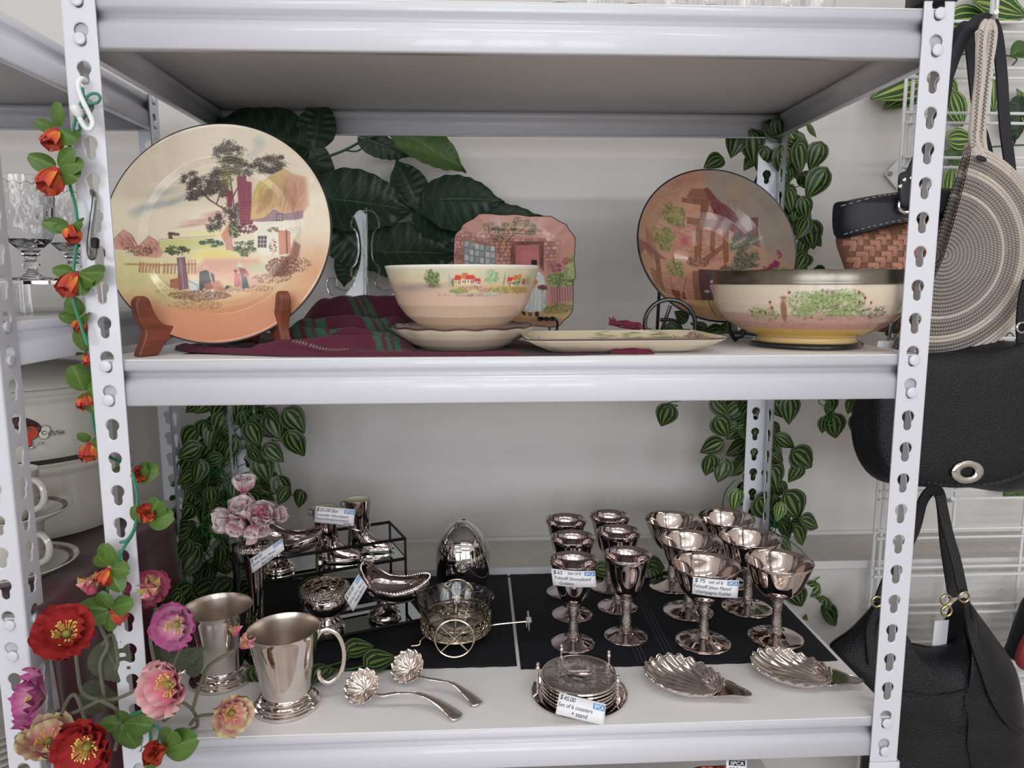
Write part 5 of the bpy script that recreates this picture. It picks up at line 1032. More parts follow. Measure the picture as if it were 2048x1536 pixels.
# price cards
def text_geo(s, size, off=0, shear=0, space=1):
    cu = bpy.data.curves.new('t', 'FONT'); cu.body = s; cu.size = size; cu.offset = off; cu.shear = shear; cu.space_character = space; cu.resolution_u = 3
    o = bpy.data.objects.new('t', cu); COL.objects.link(o); dg = bpy.context.evaluated_depsgraph_get(); me = bpy.data.meshes.new_from_object(o.evaluated_get(dg))
    V = [v.co.copy() for v in me.vertices]; F = [tuple(p.vertices) for p in me.polygons]; bpy.data.objects.remove(o); bpy.data.curves.remove(cu); bpy.data.meshes.remove(me); return V, F
def card(name, lb, cs, lines, logo=(.72, .98, .03, .30), lname='lettering', ar=None, bend=0, logot='SPCA', lc=None):
    """cs: TL,TR,BR,BL world corners; lines: (text,u,v,height,bold) in card units (u right 0..1, v down 0..1)"""
    TL, TR, BR, BL = cs; n = (TR-TL).cross(BL-TL).normalized()*-1
    if n.dot(CAM-TL) < 0: n = -n
    W_ = ((TR-TL).length+(BR-BL).length)/2; H_ = ((BL-TL).length+(BR-TR).length)/2
    def M_(u, v, d=0): return TL*(1-u)*(1-v)+TR*u*(1-v)+BR*u*v+BL*(1-u)*v+n*(d+bend*math.sin(u*PI))
    c0 = M_(.5, 1); t = thing(name, lb, 'price tag', tuple(c0))
    o = G().add(grid(lambda u, v: M_(u, v), 12, 3)).obj('card', M_paper, t, True); solid(o, .0004, 0)
    g = G()
    for s, u, v, h, bold in lines:
        V, F = text_geo(s, h*1.35, .0012 if bold else -.010*h*0, .18, .95); V = [M_(u+p.x*H_/W_, v-p.y, .0005) for p in V]; g.add((V, F))
    g.obj(lname, M_ink, t, False)
    u0, u1, v0, v1 = logo; lg = G().add(grid(lambda a, b: M_(u0+(u1-u0)*a, v0+(v1-v0)*b, .0005), 5, 2)).obj('logo', lc or M_blue, t, False)
    V, F = text_geo(logot, (v1-v0)*.98, .004, 0, 1.0); w = max(p.x for p in V); V = [M_(u0+(u1-u0)*(.08+.84*p.x/w), v1-(v1-v0)*.17-p.y, .0009) for p in V]
    o = G().add((V, F)).obj('logo_lettering', M_white, None, False, origin=t['_o']); o.location = (0, 0, 0); o.parent = lg; return t
def cs(pts, ys): return [A(p[0], p[1], y=y) for p, y in zip(pts, ys)]
card('price_card', 'white price card taped to the silver boot, reading $25-00', cs([(632, 1012), (710, 1019), (707, 1052), (628, 1044)], (.345, .345, .343, .343)), [('$', .02, .30, .24, True), ('25-00 Bar', .10, .30, .22, False), ('Grenadier Silverplated', .01, .57, .17, False), ('Measure/Shotglass/toothpick', .01, .80, .135, False), ('holder', .74, .95, .13, False)], (.74, .985, .07, .31))
card('price_card', 'white price card tied to the bud vase, reading $40-00', cs([(500, 1118), (564, 1077), (569, 1099), (504, 1147)], (.212, .212, .212, .212)), [('$', .02, .33, .28, True), ('40-00', .12, .32, .24, False), ('Ianthe Silver Plated', .06, .62, .21, False), ('Bud Vase', .32, .92, .22, False)], (.73, .985, .04, .32), bend=.002)
card('price_card', 'white price card tilted against the rose bowl, reading $45-00', cs([(688, 1193), (717, 1148), (735, 1173), (706, 1223)], (.222, .225, .225, .222)), [('$', .03, .30, .22, True), ('45-00', .17, .28, .20, False), ('Ianthe Silver Plated', .06, .60, .15, False), ('Rose Bowl', .28, .86, .18, False)], (.72, .98, .08, .32))
card('price_card', 'white price card on the slim goblets, reading $65 set of 6', cs([(1102, 1137), (1190, 1142), (1193, 1174), (1106, 1170)], (.170, .170, .172, .172)), [('$', .03, .30, .26, True), ('65', .12, .29, .24, False), ('Set of 6', .36, .25, .19, False), ('Falstaff Silverplated', .05, .60, .21, False), ('Goblets .', .14, .90, .20, False)], (.75, .985, .05, .30), bend=.003)
card('price_card', 'white price card on the champagne goblets, reading $75 set of 6', cs([(1386, 1153), (1478, 1161), (1475, 1196), (1384, 1187)], (.150, .150, .152, .152)), [('$', .03, .28, .26, True), ('75', .13, .27, .24, False), ('set of 6', .33, .26, .20, False), ('Falstaff Silver Plated', .02, .58, .20, False), ('champagne Goblet', .06, .88, .20, False)], (.74, .985, .06, .30), bend=.003)
card('price_card', 'white price card leaning on the coaster stack, reading $45.00', cs([(1119, 1385), (1212, 1408), (1208, 1451), (1111, 1428)], (.0155, .0155, .004, .004)), [('$', .02, .27, .24, True), ('45.00', .10, .29, .22, False), ('Set of 6 coasters', .01, .60, .21, False), ('+ stand', .30, .90, .22, False)], (.74, .985, .10, .36), bend=-.001)
# ---------------------------------------------------------------- leaves
def leafmat(name, dark, light, kind):
    M, N, L, P = new_mat(name); P.inputs['Roughness'].default_value = .38 if kind != 'fuzz' else .9; P.inputs['Specular IOR Level'].default_value = .35
    uv = N.new('ShaderNodeUVMap'); sp = N.new('ShaderNodeSeparateXYZ'); L.new(uv.outputs[0], sp.inputs[0])
    def m(op, a, b=None, c=None):
        n = N.new('ShaderNodeMath'); n.operation = op
        for i, v in enumerate((a, b, c)):
            if v is None: continue
            if isinstance(v, (int, float)): n.inputs[i].default_value = v
            else: L.new(v, n.inputs[i])
        return n.outputs[0]
    u = m('ABSOLUTE', m('SUBTRACT', sp.outputs[0], .5)); v = sp.outputs[1]; ns = N.new('ShaderNodeTexNoise'); ns.inputs['Scale'].default_value = 9 if kind != 'philo' else 4; ns.inputs['Detail'].default_value = 3; L.new(uv.outputs[0], ns.inputs['Vector'])
    if kind == 'pep': s = m('SINE', m('ADD', m('MULTIPLY', u, 2*PI*4.6*2/2), m('MULTIPLY', ns.outputs[0], 1.6))); f = m('MULTIPLY', m('GREATER_THAN', s, .45), m('LESS_THAN', u, .46)); f = m('MULTIPLY', f, m('GREATER_THAN', ns.outputs[0], .36))
    elif kind == 'var': s = m('SINE', m('ADD', m('MULTIPLY', u, 2*PI*5), m('MULTIPLY', v, 1.5))); f = m('GREATER_THAN', s, .72)
    elif kind == 'philo':
        w = m('FRACT', m('SUBTRACT', m('MULTIPLY', v, 7), m('MULTIPLY', u, 4.2))); f = m('MAXIMUM', m('LESS_THAN', w, .055), m('LESS_THAN', u, .012)); f = m('MULTIPLY', f, .5)
    else: f = m('MULTIPLY', m('LESS_THAN', u, .02), .6)
    mx = N.new('ShaderNodeMix'); mx.data_type = 'RGBA'; mx.inputs[6].default_value = (*hexc(dark), 1); mx.inputs[7].default_value = (*hexc(light), 1); L.new(f, mx.inputs[0])
    mv = N.new('ShaderNodeMix'); mv.data_type = 'RGBA'; mv.blend_type = 'MULTIPLY'; mv.inputs[0].default_value = .5; L.new(mx.outputs[2], mv.inputs[6])
    n2 = N.new('ShaderNodeTexNoise'); n2.inputs['Scale'].default_value = 3; L.new(uv.outputs[0], n2.inputs['Vector']); L.new(n2.outputs[0], mv.inputs[7]); L.new(mv.outputs[2], P.inputs['Base Color'])
    b = N.new('ShaderNodeBump'); b.inputs['Strength'].default_value = .4; b.inputs['Distance'].default_value = .0012; L.new(f, b.inputs['Height']); L.new(b.outputs[0], P.inputs['Normal'])
    return M
M_pep = leafmat('striped_leaf', '#1a3421', '#73883f', 'pep'); M_pep2 = leafmat('pale_striped_leaf', '#2f5a36', '#a9b858', 'pep')
M_phi = leafmat('large_dark_leaf', '#26402f', '#6f8a55', 'philo'); M_phi2 = leafmat('bright_green_leaf', '#4f7038', '#8aa05a', 'philo')
M_var = leafmat('variegated_leaf', '#3d6a40', '#cdd86c', 'var'); M_fuzz = leafmat('grey_green_leaf', '#5a5f50', '#7d8270', 'fuzz'); M_rl = leafmat('soft_green_leaf', '#587a34', '#83a34e', 'plain')
M_vstem = mat('green_plastic_stem', '#2f6a35', .4); M_tstem = mat('teal_plastic_stem', '#2f7d63', .35); M_gstem = mat('fuzzy_grey_stem', '#777866', .95, bump=1, bscale=900, bdist=.002); M_bstem = mat('dark_green_stem', '#35573a', .5)
def leafmesh(name, m, prof, cup=.12, bend=.25, ripple=0, nrip=6, heart=.08, serr=0, seed=0, fold=0, nu=9, nv=15):
    """unit leaf along +Y, normal +Z; prof(v) half width"""
    V = []; UV = []
    for i in range(nu):
        u = i/(nu-1)*2-1
        for j in range(nv):
            v = j/(nv-1); w = prof(v)*(1+serr*math.sin(v*90)*(abs(u) > .9)); x = u*w; y = v-heart*abs(u)**1.3*(1-v)**3*2.2
            z = cup*abs(x)*(1 if not fold else 1+fold)-bend*v*v*.5+ripple*math.cos(v*nrip*2*PI-abs(u)*4)*abs(u)*(1-abs(u)*.3)+.02*math.sin(5*u+seed)*v
            V.append((x, y, z)); UV.append((i/(nu-1), v))
    F = [(i*nv+j, (i+1)*nv+j, (i+1)*nv+j+1, i*nv+j+1) for i in range(nu-1) for j in range(nv-1)]
    return mesh(name, V, F, m, True, uv=UV)
ph = lambda v: .43*math.sin(PI*min(1, v**.72))**.75*(1-.25*v)+.001 if v < .999 else .001
pp = lambda v: (.46*math.sin(PI*v**.62)**.8*(1-.3*v**2)+.001) if v < .98 else .001
pphi = lambda v: (.40*math.sin(PI*min(1, v**.6*1.0))**.8*(1 if v < .75 else 1-.75*((v-.75)/.25))+.006)
plong = lambda v: .25*math.sin(PI*v**.8)**.8+.002
pround = lambda v: .44*math.sin(PI*min(1, (v*.93+.03)**.85))**.6
LM = {'pep': [leafmesh('leaf', M_pep, pp, c, b, .012, 5, .1, 0, s) for c, b, s in ((.25, .3, 0), (-.3, .5, 1), (.45, .15, 2), (-.15, .9, 4))],
      'pep2': [leafmesh('leaf', M_pep2, pp, c, b, .012, 5, .1, 0, s) for c, b, s in ((.25, .3, 0), (-.3, .5, 1))],
      'phi': [leafmesh('leaf', M_phi, pphi, c, b, .022, 7, .12, 0, s, nu=17, nv=50) for c, b, s in ((.15, .3, 0), (-.25, .3, 2))],
      'phi2': [leafmesh('leaf', M_phi2, pphi, .2, .2, .015, 7, .12, 0, 0, nu=17, nv=50)],
      'var': [leafmesh('leaf', M_var, plong, c, b, .01, 5, .03) for c, b in ((.2, .2), (-.2, .4))],
      'fuzz': [leafmesh('leaf', M_fuzz, plong, .3, .5, .02, 5, .05, .1, nv=30), leafmesh('leaf', M_fuzz, ph, .3, .3, .02, 5, .05, .08, nv=30)],
      'rl': [leafmesh('leaf', M_rl, pround, -.5, .35, 0, 4, 0), leafmesh('leaf', M_rl, pround, -.3, .7, 0, 4, 0)]}
def put(parent, me, base, tip, w=1, nrm=None, tw=0, name='leaf'):
    o = link(name, me, parent); Y = (Vector(tip)-Vector(base)); L_ = Y.length; Y.normalize(); N_ = Vector(nrm) if nrm is not None else Vector((0, -1, .35))
    X = Y.cross(N_).normalized(); Z = X.cross(Y)
    R_ = Matrix((X*L_*w, Y*L_, Z*L_)).transposed().to_4x4(); b = Vector(base)-Vector(parent['_o']) if '_o' in parent.keys() else Vector(base)
    o.matrix_basis = Matrix.Translation(b) @ R_ @ Matrix.Rotation(tw, 4, 'Y'); return o
rv = random.Random(21)
def pxleaf(parent, kind, bx, by, tx, ty, y, w=1, dy=0, tw=None, nrm=None):
    me = rv.choice(LM[kind]); b = A(bx, by, y=y); t = A(tx, ty, y=y+dy)
    return put(parent, me, b, t, w, nrm, rv.uniform(-.35, .35) if tw is None else tw)
def vine(name, label, path, y, nl, size, spread, extra=(), strands=3, group='striped leaf vines', tend=(), kind='pep', yr=.03, cat='plant'):
    """hanging strands around a path of photograph points at depth y"""
    P_ = cr([tuple(A(px, py, y=y)) for px, py in path], 8); top = P_[0]; t = thing(name, label, cat, tuple(P_[-1]), group)
    S = []
    for s in range(strands):
        ph0 = rv.uniform(0, 6); q = [p+Vector((.014*math.sin(i*.55+ph0+s*2), .010*math.cos(i*.4+ph0), 0)) for i, p in enumerate(P_)]; S.append(q)
        S_g = G().add(tube(q, .0011, 5)); S[-1] = (q, S_g)
    for k in range(nl):
        q, g = S[k % strands]; i = int((k+.5)/nl*(len(q)-1)) ; i = min(len(q)-1, max(0, i+rv.randint(-2, 2))); p = q[i]
        f = i/(len(q)-1); sp = spread(f); a = rv.uniform(-1, 1); off = Vector((a*sp, rv.uniform(-yr, yr*.6), rv.uniform(.2, .9)*.012))
        b = p+off; 
        if b.y > .605: b.y = .605
        g.add(tube(cr([p, p+off*.5+Vector((0, -.004, .008)), b], 3), .0007, 4))
        L_ = size*rv.uniform(.75, 1.2); d = Vector((a*.8+rv.uniform(-.4, .4), rv.uniform(-.35, .25), -rv.uniform(.35, 1))).normalized()
        put(t, rv.choice(LM[kind]), b, b+d*L_, rv.uniform(.85, 1.1), (rv.uniform(-.5, .5), -1, rv.uniform(-.1, .7)), rv.uniform(-.6, .6))
    for q, g in S: g.obj('stem', M_vstem, t)
    for pts, yy in tend:
        G().add(tube(cr([tuple(A(a, b, y=yy)) for a, b in pts], 6), .0011, 5)).obj('stem', M_vstem, t)
    for e in extra:
        (bx, by, tx, ty, yy) = e[:5]; pxleaf(t, e[5] if len(e) > 5 else kind, bx, by, tx, ty, yy, rv.uniform(.95, 1.15), rv.uniform(-.008, .008), rv.uniform(-.3, .3))
    return t
vine('hanging_vine', 'striped leaf vine around the rear post above the footed bowl', [(1560, 265), (1555, 330), (1570, 400), (1592, 470), (1605, 560)], .50, 64, .034, lambda f: .030*(1-f)+.012,
     [(1480, 262, 1462, 312, .47), (1505, 270, 1510, 330, .46), (1440, 318, 1408, 334, .49), (1540, 250, 1590, 275, .45), (1558, 240, 1568, 285, .44), (1600, 290, 1622, 345, .46), (1640, 292, 1628, 340, .47), (1648, 345, 1618, 398, .46), (1580, 380, 1605, 430, .46), (1608, 400, 1622, 440, .47), (1618, 450, 1630, 500, .47), (1575, 265, 1605, 285, .47, 'pep2'), (1612, 440, 1595, 480, .46), (1565, 300, 1575, 350, .45), (1530, 300, 1515, 342, .46)],
     4, tend=[([(1560, 300), (1600, 330), (1640, 300)], .48), ([(1570, 380), (1600, 372), (1630, 365)], .48), ([(1520, 320), (1490, 290)], .48)], yr=.02)
vine('hanging_vine', 'striped leaf vine hanging below the middle shelf behind the champagne goblets', [(1515, 790), (1510, 860), (1520, 930), (1530, 1000), (1535, 1070)], .50, 92, .035, lambda f: .040*(1-.3*f),
     [(1440, 885, 1400, 905, .46), (1437, 840, 1462, 878, .46), (1420, 915, 1412, 953, .46), (1450, 925, 1435, 965, .46), (1590, 905, 1628, 938, .46), (1600, 935, 1585, 970, .46), (1575, 990, 1600, 1040, .47), (1605, 1040, 1638, 1055, .46), (1590, 1055, 1608, 1092, .46), (1430, 800, 1465, 830, .46), (1580, 800, 1590, 850, .47), (1545, 940, 1560, 985, .46), (1475, 985, 1470, 1025, .46, 'pep2'), (1520, 1000, 1545, 1040, .45), (1560, 1010, 1555, 1045, .45, 'pep2')],
     5, tend=[([(1540, 1060), (1590, 1090), (1625, 1130), (1655, 1200), (1665, 1240), (1655, 1290)], .50), ([(1600, 1170), (1620, 1210), (1630, 1250)], .50), ([(1470, 960), (1450, 985), (1445, 1020)], .49)], yr=.025)
t = vine('trailing_vine', 'pale striped leaves trailing past the end of the lower shelf', [(1640, 1150), (1652, 1200), (1660, 1240)], .485, 0, .035, lambda f: .01, [(1632, 1172, 1598, 1190, .485, 'pep2'), (1645, 1198, 1640, 1232, .485, 'pep2'), (1648, 1218, 1675, 1252, .485), (1614, 1238, 1640, 1268, .485, 'pep2'), (1585, 1175, 1605, 1215, .48), (1575, 1130, 1560, 1160, .48, 'pep2')], 2)
vine('trailing_vine', 'short striped leaf sprigs dangling beside the black flap bag', [(1648, 798), (1655, 830), (1662, 850)], .40, 0, .03, lambda f: .01, [(1652, 838, 1650, 872, .40), (1666, 835, 1674, 880, .40), (1708, 800, 1700, 830, .38, 'pep2'), (1712, 835, 1728, 876, .38, 'pep2'), (1660, 800, 1660, 835, .40)], 2, tend=[([(1700, 800), (1712, 815), (1712, 840)], .38)])
vine('trailing_vine', 'single thin leaf sprig dangling from the middle shelf in front of the bare wall', [(1352, 800), (1345, 812), (1336, 818)], .47, 0, .03, lambda f: .01, [(1338, 815, 1322, 855, .47)], 1)
vine('trailing_vine', 'leafy sprig lying behind the goblets at the rear of the shelf', [(1200, 1150), (1270, 1140), (1330, 1148)], .462, 8, .034, lambda f: .02, [(1195, 1138, 1230, 1142, .455, 'pep2'), (1300, 1128, 1335, 1140, .45), (1280, 1140, 1320, 1152, .455), (1400, 1060, 1390, 1090, .47)], 1, yr=.006)
vine('trailing_vine', 'striped leaf sprig on the shelf behind the barn bowl stand', [(1340, 655), (1420, 668), (1500, 680)], .33, 0, .034, lambda f: .02, [(1335, 655, 1365, 672, .34), (1370, 640, 1350, 622, .36), (1410, 655, 1385, 640, .37), (1440, 662, 1400, 672, .34), (1470, 660, 1440, 650, .37), (1500, 668, 1470, 676, .33)], 2)
vine('hanging_vine', 'dense striped leaf vine hanging behind the pink rose bunch', [(480, 800), (470, 870), (455, 950), (440, 1030), (425, 1110), (410, 1170)], .46, 110, .037, lambda f: .058-.01*f,
     [(575, 825, 608, 868, .44), (580, 870, 600, 918, .44), (465, 880, 440, 925, .44), (420, 885, 382, 905, .44), (520, 920, 540, 965, .45), (600, 985, 592, 1018, .44), (575, 980, 555, 1010, .44), (440, 915, 405, 925, .44), (380, 1015, 358, 1045, .44), (385, 1055, 362, 1090, .44), (560, 960, 575, 1000, .45), (430, 1170, 380, 1195, .42), (460, 1165, 420, 1200, .41), (500, 1180, 470, 1225, .40), (395, 1100, 355, 1150, .43), (540, 835, 560, 880, .45), (500, 850, 520, 895, .44)],
     6, tend=[([(540, 860), (560, 940), (575, 985), (600, 990)], .46), ([(545, 855), (575, 850)], .46), ([(545, 880), (580, 885)], .46), ([(430, 900), (410, 1000), (405, 1100), (420, 1130)], .44)], yr=.03)
vine('trailing_vine', 'striped leaves spilling along the shelf behind the tankards', [(380, 1200), (430, 1260), (480, 1330)], .30, 22, .044, lambda f: .045, [(640, 1160, 590, 1180, .40), (470, 1255, 500, 1300, .17), (510, 1340, 530, 1385, .12), (360, 1190, 330, 1215, .2), (505, 1240, 470, 1262, .2)], 2, yr=.05)
t = thing('trailing_vine', 'two striped leaves on a green stem lying on the black mat by the ladles', 'plant', tuple(A(720, 1310, z=BS)), 'striped leaf vines')
zl = BS+.010
for a, b in (((698, 1302), (748, 1288)), ((738, 1328), (792, 1308)), ((655, 1338), (625, 1362))):
    put(t, LM['pep'][0], A(*a, z=zl), A(*b, z=zl+.003), 1.1, (0, -.5, 1))
G().add(tube(cr([tuple(A(a, b, z=BS+.005)) for a, b in ((560, 1345), (620, 1340), (680, 1325), (712, 1308))], 5), .0011, 5)).add(tube(cr([tuple(A(a, b, z=BS+.005)) for a, b in ((640, 1338), (700, 1338), (745, 1325))], 5), .0011, 5)).obj('stem', M_vstem, t)
# large-leaved branch on the wall
br = thing('philodendron_branch', 'artificial branch of large dark leaves spread on the wall behind the china', 'plant', tuple(A(790, 440, y=.56)))
for k, bx, by, tx, ty, w, y in (('phi', 580, 284, 424, 226, .95, .435), ('phi', 570, 268, 600, 350, 1.2, .45), ('phi', 632, 276, 641, 194, 1.25, .44), ('phi', 600, 300, 655, 440, .9, .55), ('phi', 738, 280, 824, 308, .75, .56), ('phi2', 812, 268, 934, 340, .75, .55), ('phi', 828, 394, 792, 316, 1.15, .55), ('phi', 662, 398, 832, 414, .95, .53), ('phi', 878, 398, 1010, 393, 1.2, .53), ('phi', 940, 432, 1086, 421, .62, .55), ('phi', 768, 505, 925, 500, .95, .53), ('phi', 850, 432, 935, 478, 1.0, .55), ('phi', 692, 515, 688, 576, .9, .57), ('phi', 662, 440, 770, 545, .9, .56), ('phi', 720, 430, 700, 530, .9, .565), ('phi', 810, 470, 780, 560, .9, .57), ('phi', 900, 440, 860, 520, 1.0, .56)):
    pxleaf(br, k, bx, by, tx, ty, y, w, 0, rv.uniform(-.12, .12))
for pts, r in (([(600, 345), (640, 320), (690, 300), (740, 275), (800, 262)], .0024), ([(640, 322), (630, 300), (605, 285), (575, 280)], .0018), ([(620, 330), (625, 300), (636, 275)], .0018), ([(690, 300), (715, 302), (738, 284)], .0016), ([(660, 400), (700, 440), (760, 450), (800, 438), (840, 408), (880, 398)], .0026), ([(808, 432), (828, 394)], .0018), ([(780, 450), (850, 440), (940, 434)], .0018), ([(740, 450), (780, 490), (800, 505)], .0018), ([(700, 440), (690, 515)], .0018), ([(655, 390), (635, 340), (620, 330)], .0022)):
    G().add(tube(cr([tuple(A(a, b, y=.565)) for a, b in pts], 6), r, 6)).obj('stem', M_bstem, br)
dl = thing('philodendron_leaf', 'lone dull green leaf behind the corner post of the other shelving', 'plant', tuple(A(385, 1000, y=.55)))
pxleaf(dl, 'phi2', 372, 1010, 392, 930, .55, 1.1, 0, 0); G().add(tube(cr([tuple(A(a, b, y=.54)) for a, b in ((330, 1000), (350, 1003), (372, 1008), (395, 1030))], 5), .0016, 6)).obj('stem', mat('brown_stem', '#5b4438', .7), dl)
# ---------------------------------------------------------------- flowers
M_petal = vcmat('fabric_petal', .7, trans=.12, spec=.25)
def petal(name, c0, c1, c2, L_=1, W_=1, cup=.5, ruf=.06, seed=0, nu=11, nv=9, lift=0, nt=5, tipin=0):
    rp = random.Random(seed); V = []; C = []; c0, c1, c2 = map(hexc, (c0, c1, c2))
    for i in range(nu):
        u = i/(nu-1)*2-1
        for j in range(nv):
            v = j/(nv-1); w = W_*.5*math.sin(PI*(.08+.60*v**.8))**1.0*1.05; x = u*w; y = L_*v*(1-.16*u*u*v)
            z = cup*(v**1.5)*.42+cup*.35*u*u*v+ruf*math.sin(u*nt*2.3+seed)*v*v+ruf*.5*math.sin(u*11+seed*2+v*3)*v**3-tipin*max(0, v-.7)*.8; y -= tipin*max(0, v-.55)*.9
            V.append((x, y, z+lift)); k = v+.10*math.sin(u*9+seed)*v; st = .92+.08*math.sin(u*24+seed)
            c = [a+(b-a)*min(1, k/.55) for a, b in zip(c0, c1)] if k < .55 else [a+(b-a)*min(1, (k-.55)/.4) for a, b in zip(c1, c2)]
            C.append([q*st for q in c])
    F = [(i*nv+j, (i+1)*nv+j, (i+1)*nv+j+1, i*nv+j+1) for i in range(nu-1) for j in range(nv-1)]
    return mesh(name, V, F, M_petal, True, col=np.array(C))
M_yel = mat('yellow_stamens', '#e3cd6c', .8); M_gc = mat('green_seed_head', '#9aa04e', .8, bump=.6, bscale=700)
def frame(d, up=(0, 0, 1)):
    """rotation whose Z is the facing direction d"""
    Z = Vector(d).normalized(); X = Vector(up).cross(Z); X = X.normalized() if X.length > .05 else Vector((1, 0, 0)); Y = Z.cross(X); return Matrix((X, Y, Z)).transposed()
def flower(parent, pos, d, R_, meshes, rings, centre=None, name='flower'):
    """centre mesh with petal children; rings: (count, scale, tilt, offset)"""
    fr = frame(d); r = random.Random(int(abs(pos[0]*1e5+pos[2]*7e4)) % 9999); c = link(name, centre, parent); c.matrix_basis = Matrix.Translation(Vector(pos)-Vector(parent['_o'])) @ fr.to_4x4() @ Matrix.Diagonal((R_, R_, R_, 1))
    k = 0
    for n, s, tilt, off in rings:
        for i in range(n):
            a = 2*PI*i/n+off+r.uniform(-.12, .12); p = link('petal', meshes[k % len(meshes)], c); k += 1
            p.matrix_basis = Matrix.Rotation(a, 4, 'Z') @ Matrix.Translation((0, .04, 0)) @ Matrix.Rotation(tilt+r.uniform(-.14, .14), 4, 'X') @ Matrix.Diagonal((s*r.uniform(.9, 1.1), s*r.uniform(.92, 1.08), s, 1))
    return c
def poppy_centre():
    g = G(); g.add(lathe([(0, -.10), (.10, -.09), (.13, 0), (.14, .10), (.10, .20), (.05, .24), (0, .245)], 14), mi=0); rp = random.Random(3)
    for k in range(44):
        a = 2*PI*k/44; r0 = .15; r1 = rp.uniform(.28, .42); h = rp.uniform(.18, .34); e = Vector((r1*math.cos(a), r1*math.sin(a), h)); g.add(tube(cr([(r0*math.cos(a), r0*math.sin(a), .02), (r0*1.5*math.cos(a), r0*1.5*math.sin(a), h*.7), tuple(e)], 2), .009, 3), mi=1); g.add(T(box(-.03, .03, -.018, .018, -.015, .015), Matrix.Translation(e) @ Matrix.Rotation(a, 4, 'Z')), mi=1)
    return g.me('poppy', None, .5, mats=[M_gc, M_yel])
PC = poppy_centre()
def pset(a, b, c, L_=1.0, W_=1.3, cup=.5, ruf=.12): return [petal('petal', a, b, c, L_, W_, cup, ruf, s) for s in (1, 4)]
PAL = {'red': pset('#7a1a1e', '#a0282b', '#9a2528'), 'pink': pset('#cfaab6', '#c58ca8', '#b04a8a'), 'coral': pset('#c4546a', '#cd7288', '#d2aaa6'), 'cream': pset('#c0626e', '#c88286', '#cfc094'), 'rose': pset('#d58a98', '#cf7f92', '#c04c70')}
pr_ = thing('poppy_spray', 'spray of red and pink artificial poppies tied around the front left post', 'flowers', tuple(A(200, 1400, y=-.02)))
def stemm(pts, y, r=.0022, m=None, parent=None):
    ys = y if hasattr(y, '__len__') else [y]*len(pts); G().add(tube(cr([tuple(A(a, b, y=yy)) for (a, b), yy in zip(pts, ys)], 7), r, 6)).obj('stem', m or M_gstem, parent or pr_)
for px, py, rpx, y, d, pal, n in ((134, 1270, 60, -.06, (.25, -.75, .75), 'red', 5), (84, 1396, 58, -.06, (-.55, -.6, .35), 'pink', 5), (98, 1487, 52, -.05, (.1, -.45, .9), 'cream', 5), (178, 1490, 60, -.07, (.05, -1, .15), 'red', 6), (356, 1247, 54, -.02, (-.05, -1, .25), 'pink', 5), (342, 1368, 60, -.05, (-.35, -.9, .25), 'coral', 5), (462, 1424, 44, -.005, (.55, -.85, .15), 'cream', 5), (304, 1184, 46, .03, (.0, -.8, .7), 'rose', 5)):
    p = A(px, py, y=y); R_ = rpx/FPX*(p-CAM).length*.84
    flower(pr_, p, d, R_, PAL[pal], [(n, 1.0, .30, 0), (max(3, n-2), .82, .62, .5)], PC, 'poppy')
budm = [petal('petal', '#7f8a48', '#93994f', '#b08a5c', 1, .9, 1.2, .02, 2, tipin=.5), petal('petal', '#c05a78', '#d06f88', '#d89a9c', 1, .9, 1.3, .03, 5, tipin=.6)]
bc = mesh('bud', *lathe([(0, -.1), (.25, 0), (.34, .3), (.28, .6), (.12, .8), (0, .85)], 14), mat('pink_bud', '#b8506c', .8))
for px, py, rpx, y, d in ((183, 1172, 26, -.03, (-.1, -.2, 1)), (484, 1283, 20, -.0, (.5, -.3, .6)), (470, 1262, 16, .0, (.1, -.2, 1)), (306, 1172, 28, .0, (0, -.7, .8))):
    p = A(px, py, y=y); R_ = rpx/FPX*(p-CAM).length*1.25; flower(pr_, p-Vector((0, 0, R_*.35)), d, R_, budm, [(3, 1.0, 1.15, 0), (3, .9, 1.25, 1)], bc, 'poppy_bud')
for pts, y in (([(150, 1285), (155, 1340), (165, 1385), (200, 1400), (240, 1395), (290, 1370)], -.02), ([(100, 1420), (125, 1430), (160, 1420), (200, 1400)], -.03), ([(120, 1450), (130, 1410), (150, 1390), (170, 1440)], -.03), ([(365, 1290), (345, 1340), (335, 1400)], -.0), ([(350, 1395), (385, 1420), (395, 1450), (378, 1460)], .01), ([(380, 1450), (400, 1432), (450, 1428)], .005), ([(470, 1300), (420, 1330), (400, 1370), (385, 1420)], .01), ([(312, 1220), (300, 1270), (310, 1330), (320, 1380)], .01), ([(186, 1195), (200, 1250), (215, 1290), (200, 1330), (210, 1400)], -.01), ([(200, 1400), (240, 1430), (230, 1500)], -.03), ([(205, 1290), (225, 1270), (235, 1330), (205, 1350)], .0), ([(310, 1215), (318, 1235), (312, 1290)], .02)): stemm(pts, y)
for bx, by, tx, ty, y, k in ((210, 1290, 245, 1370, .0, 1), (165, 1390, 235, 1400, .01, 1), (215, 1300, 200, 1350, .02, 1), (330, 1280, 345, 1340, .03, 1), (350, 1330, 400, 1300, -.0, 0), (340, 1400, 320, 1450, -.03, 0), (385, 1350, 395, 1300, .0, 0), (240, 1440, 262, 1490, -.0, 1)):
    put(pr_, LM['fuzz'][k], A(bx, by, y=y), A(tx, ty, y=y-.005), 1.15, (rv.uniform(-.3, .3), -1, .3))
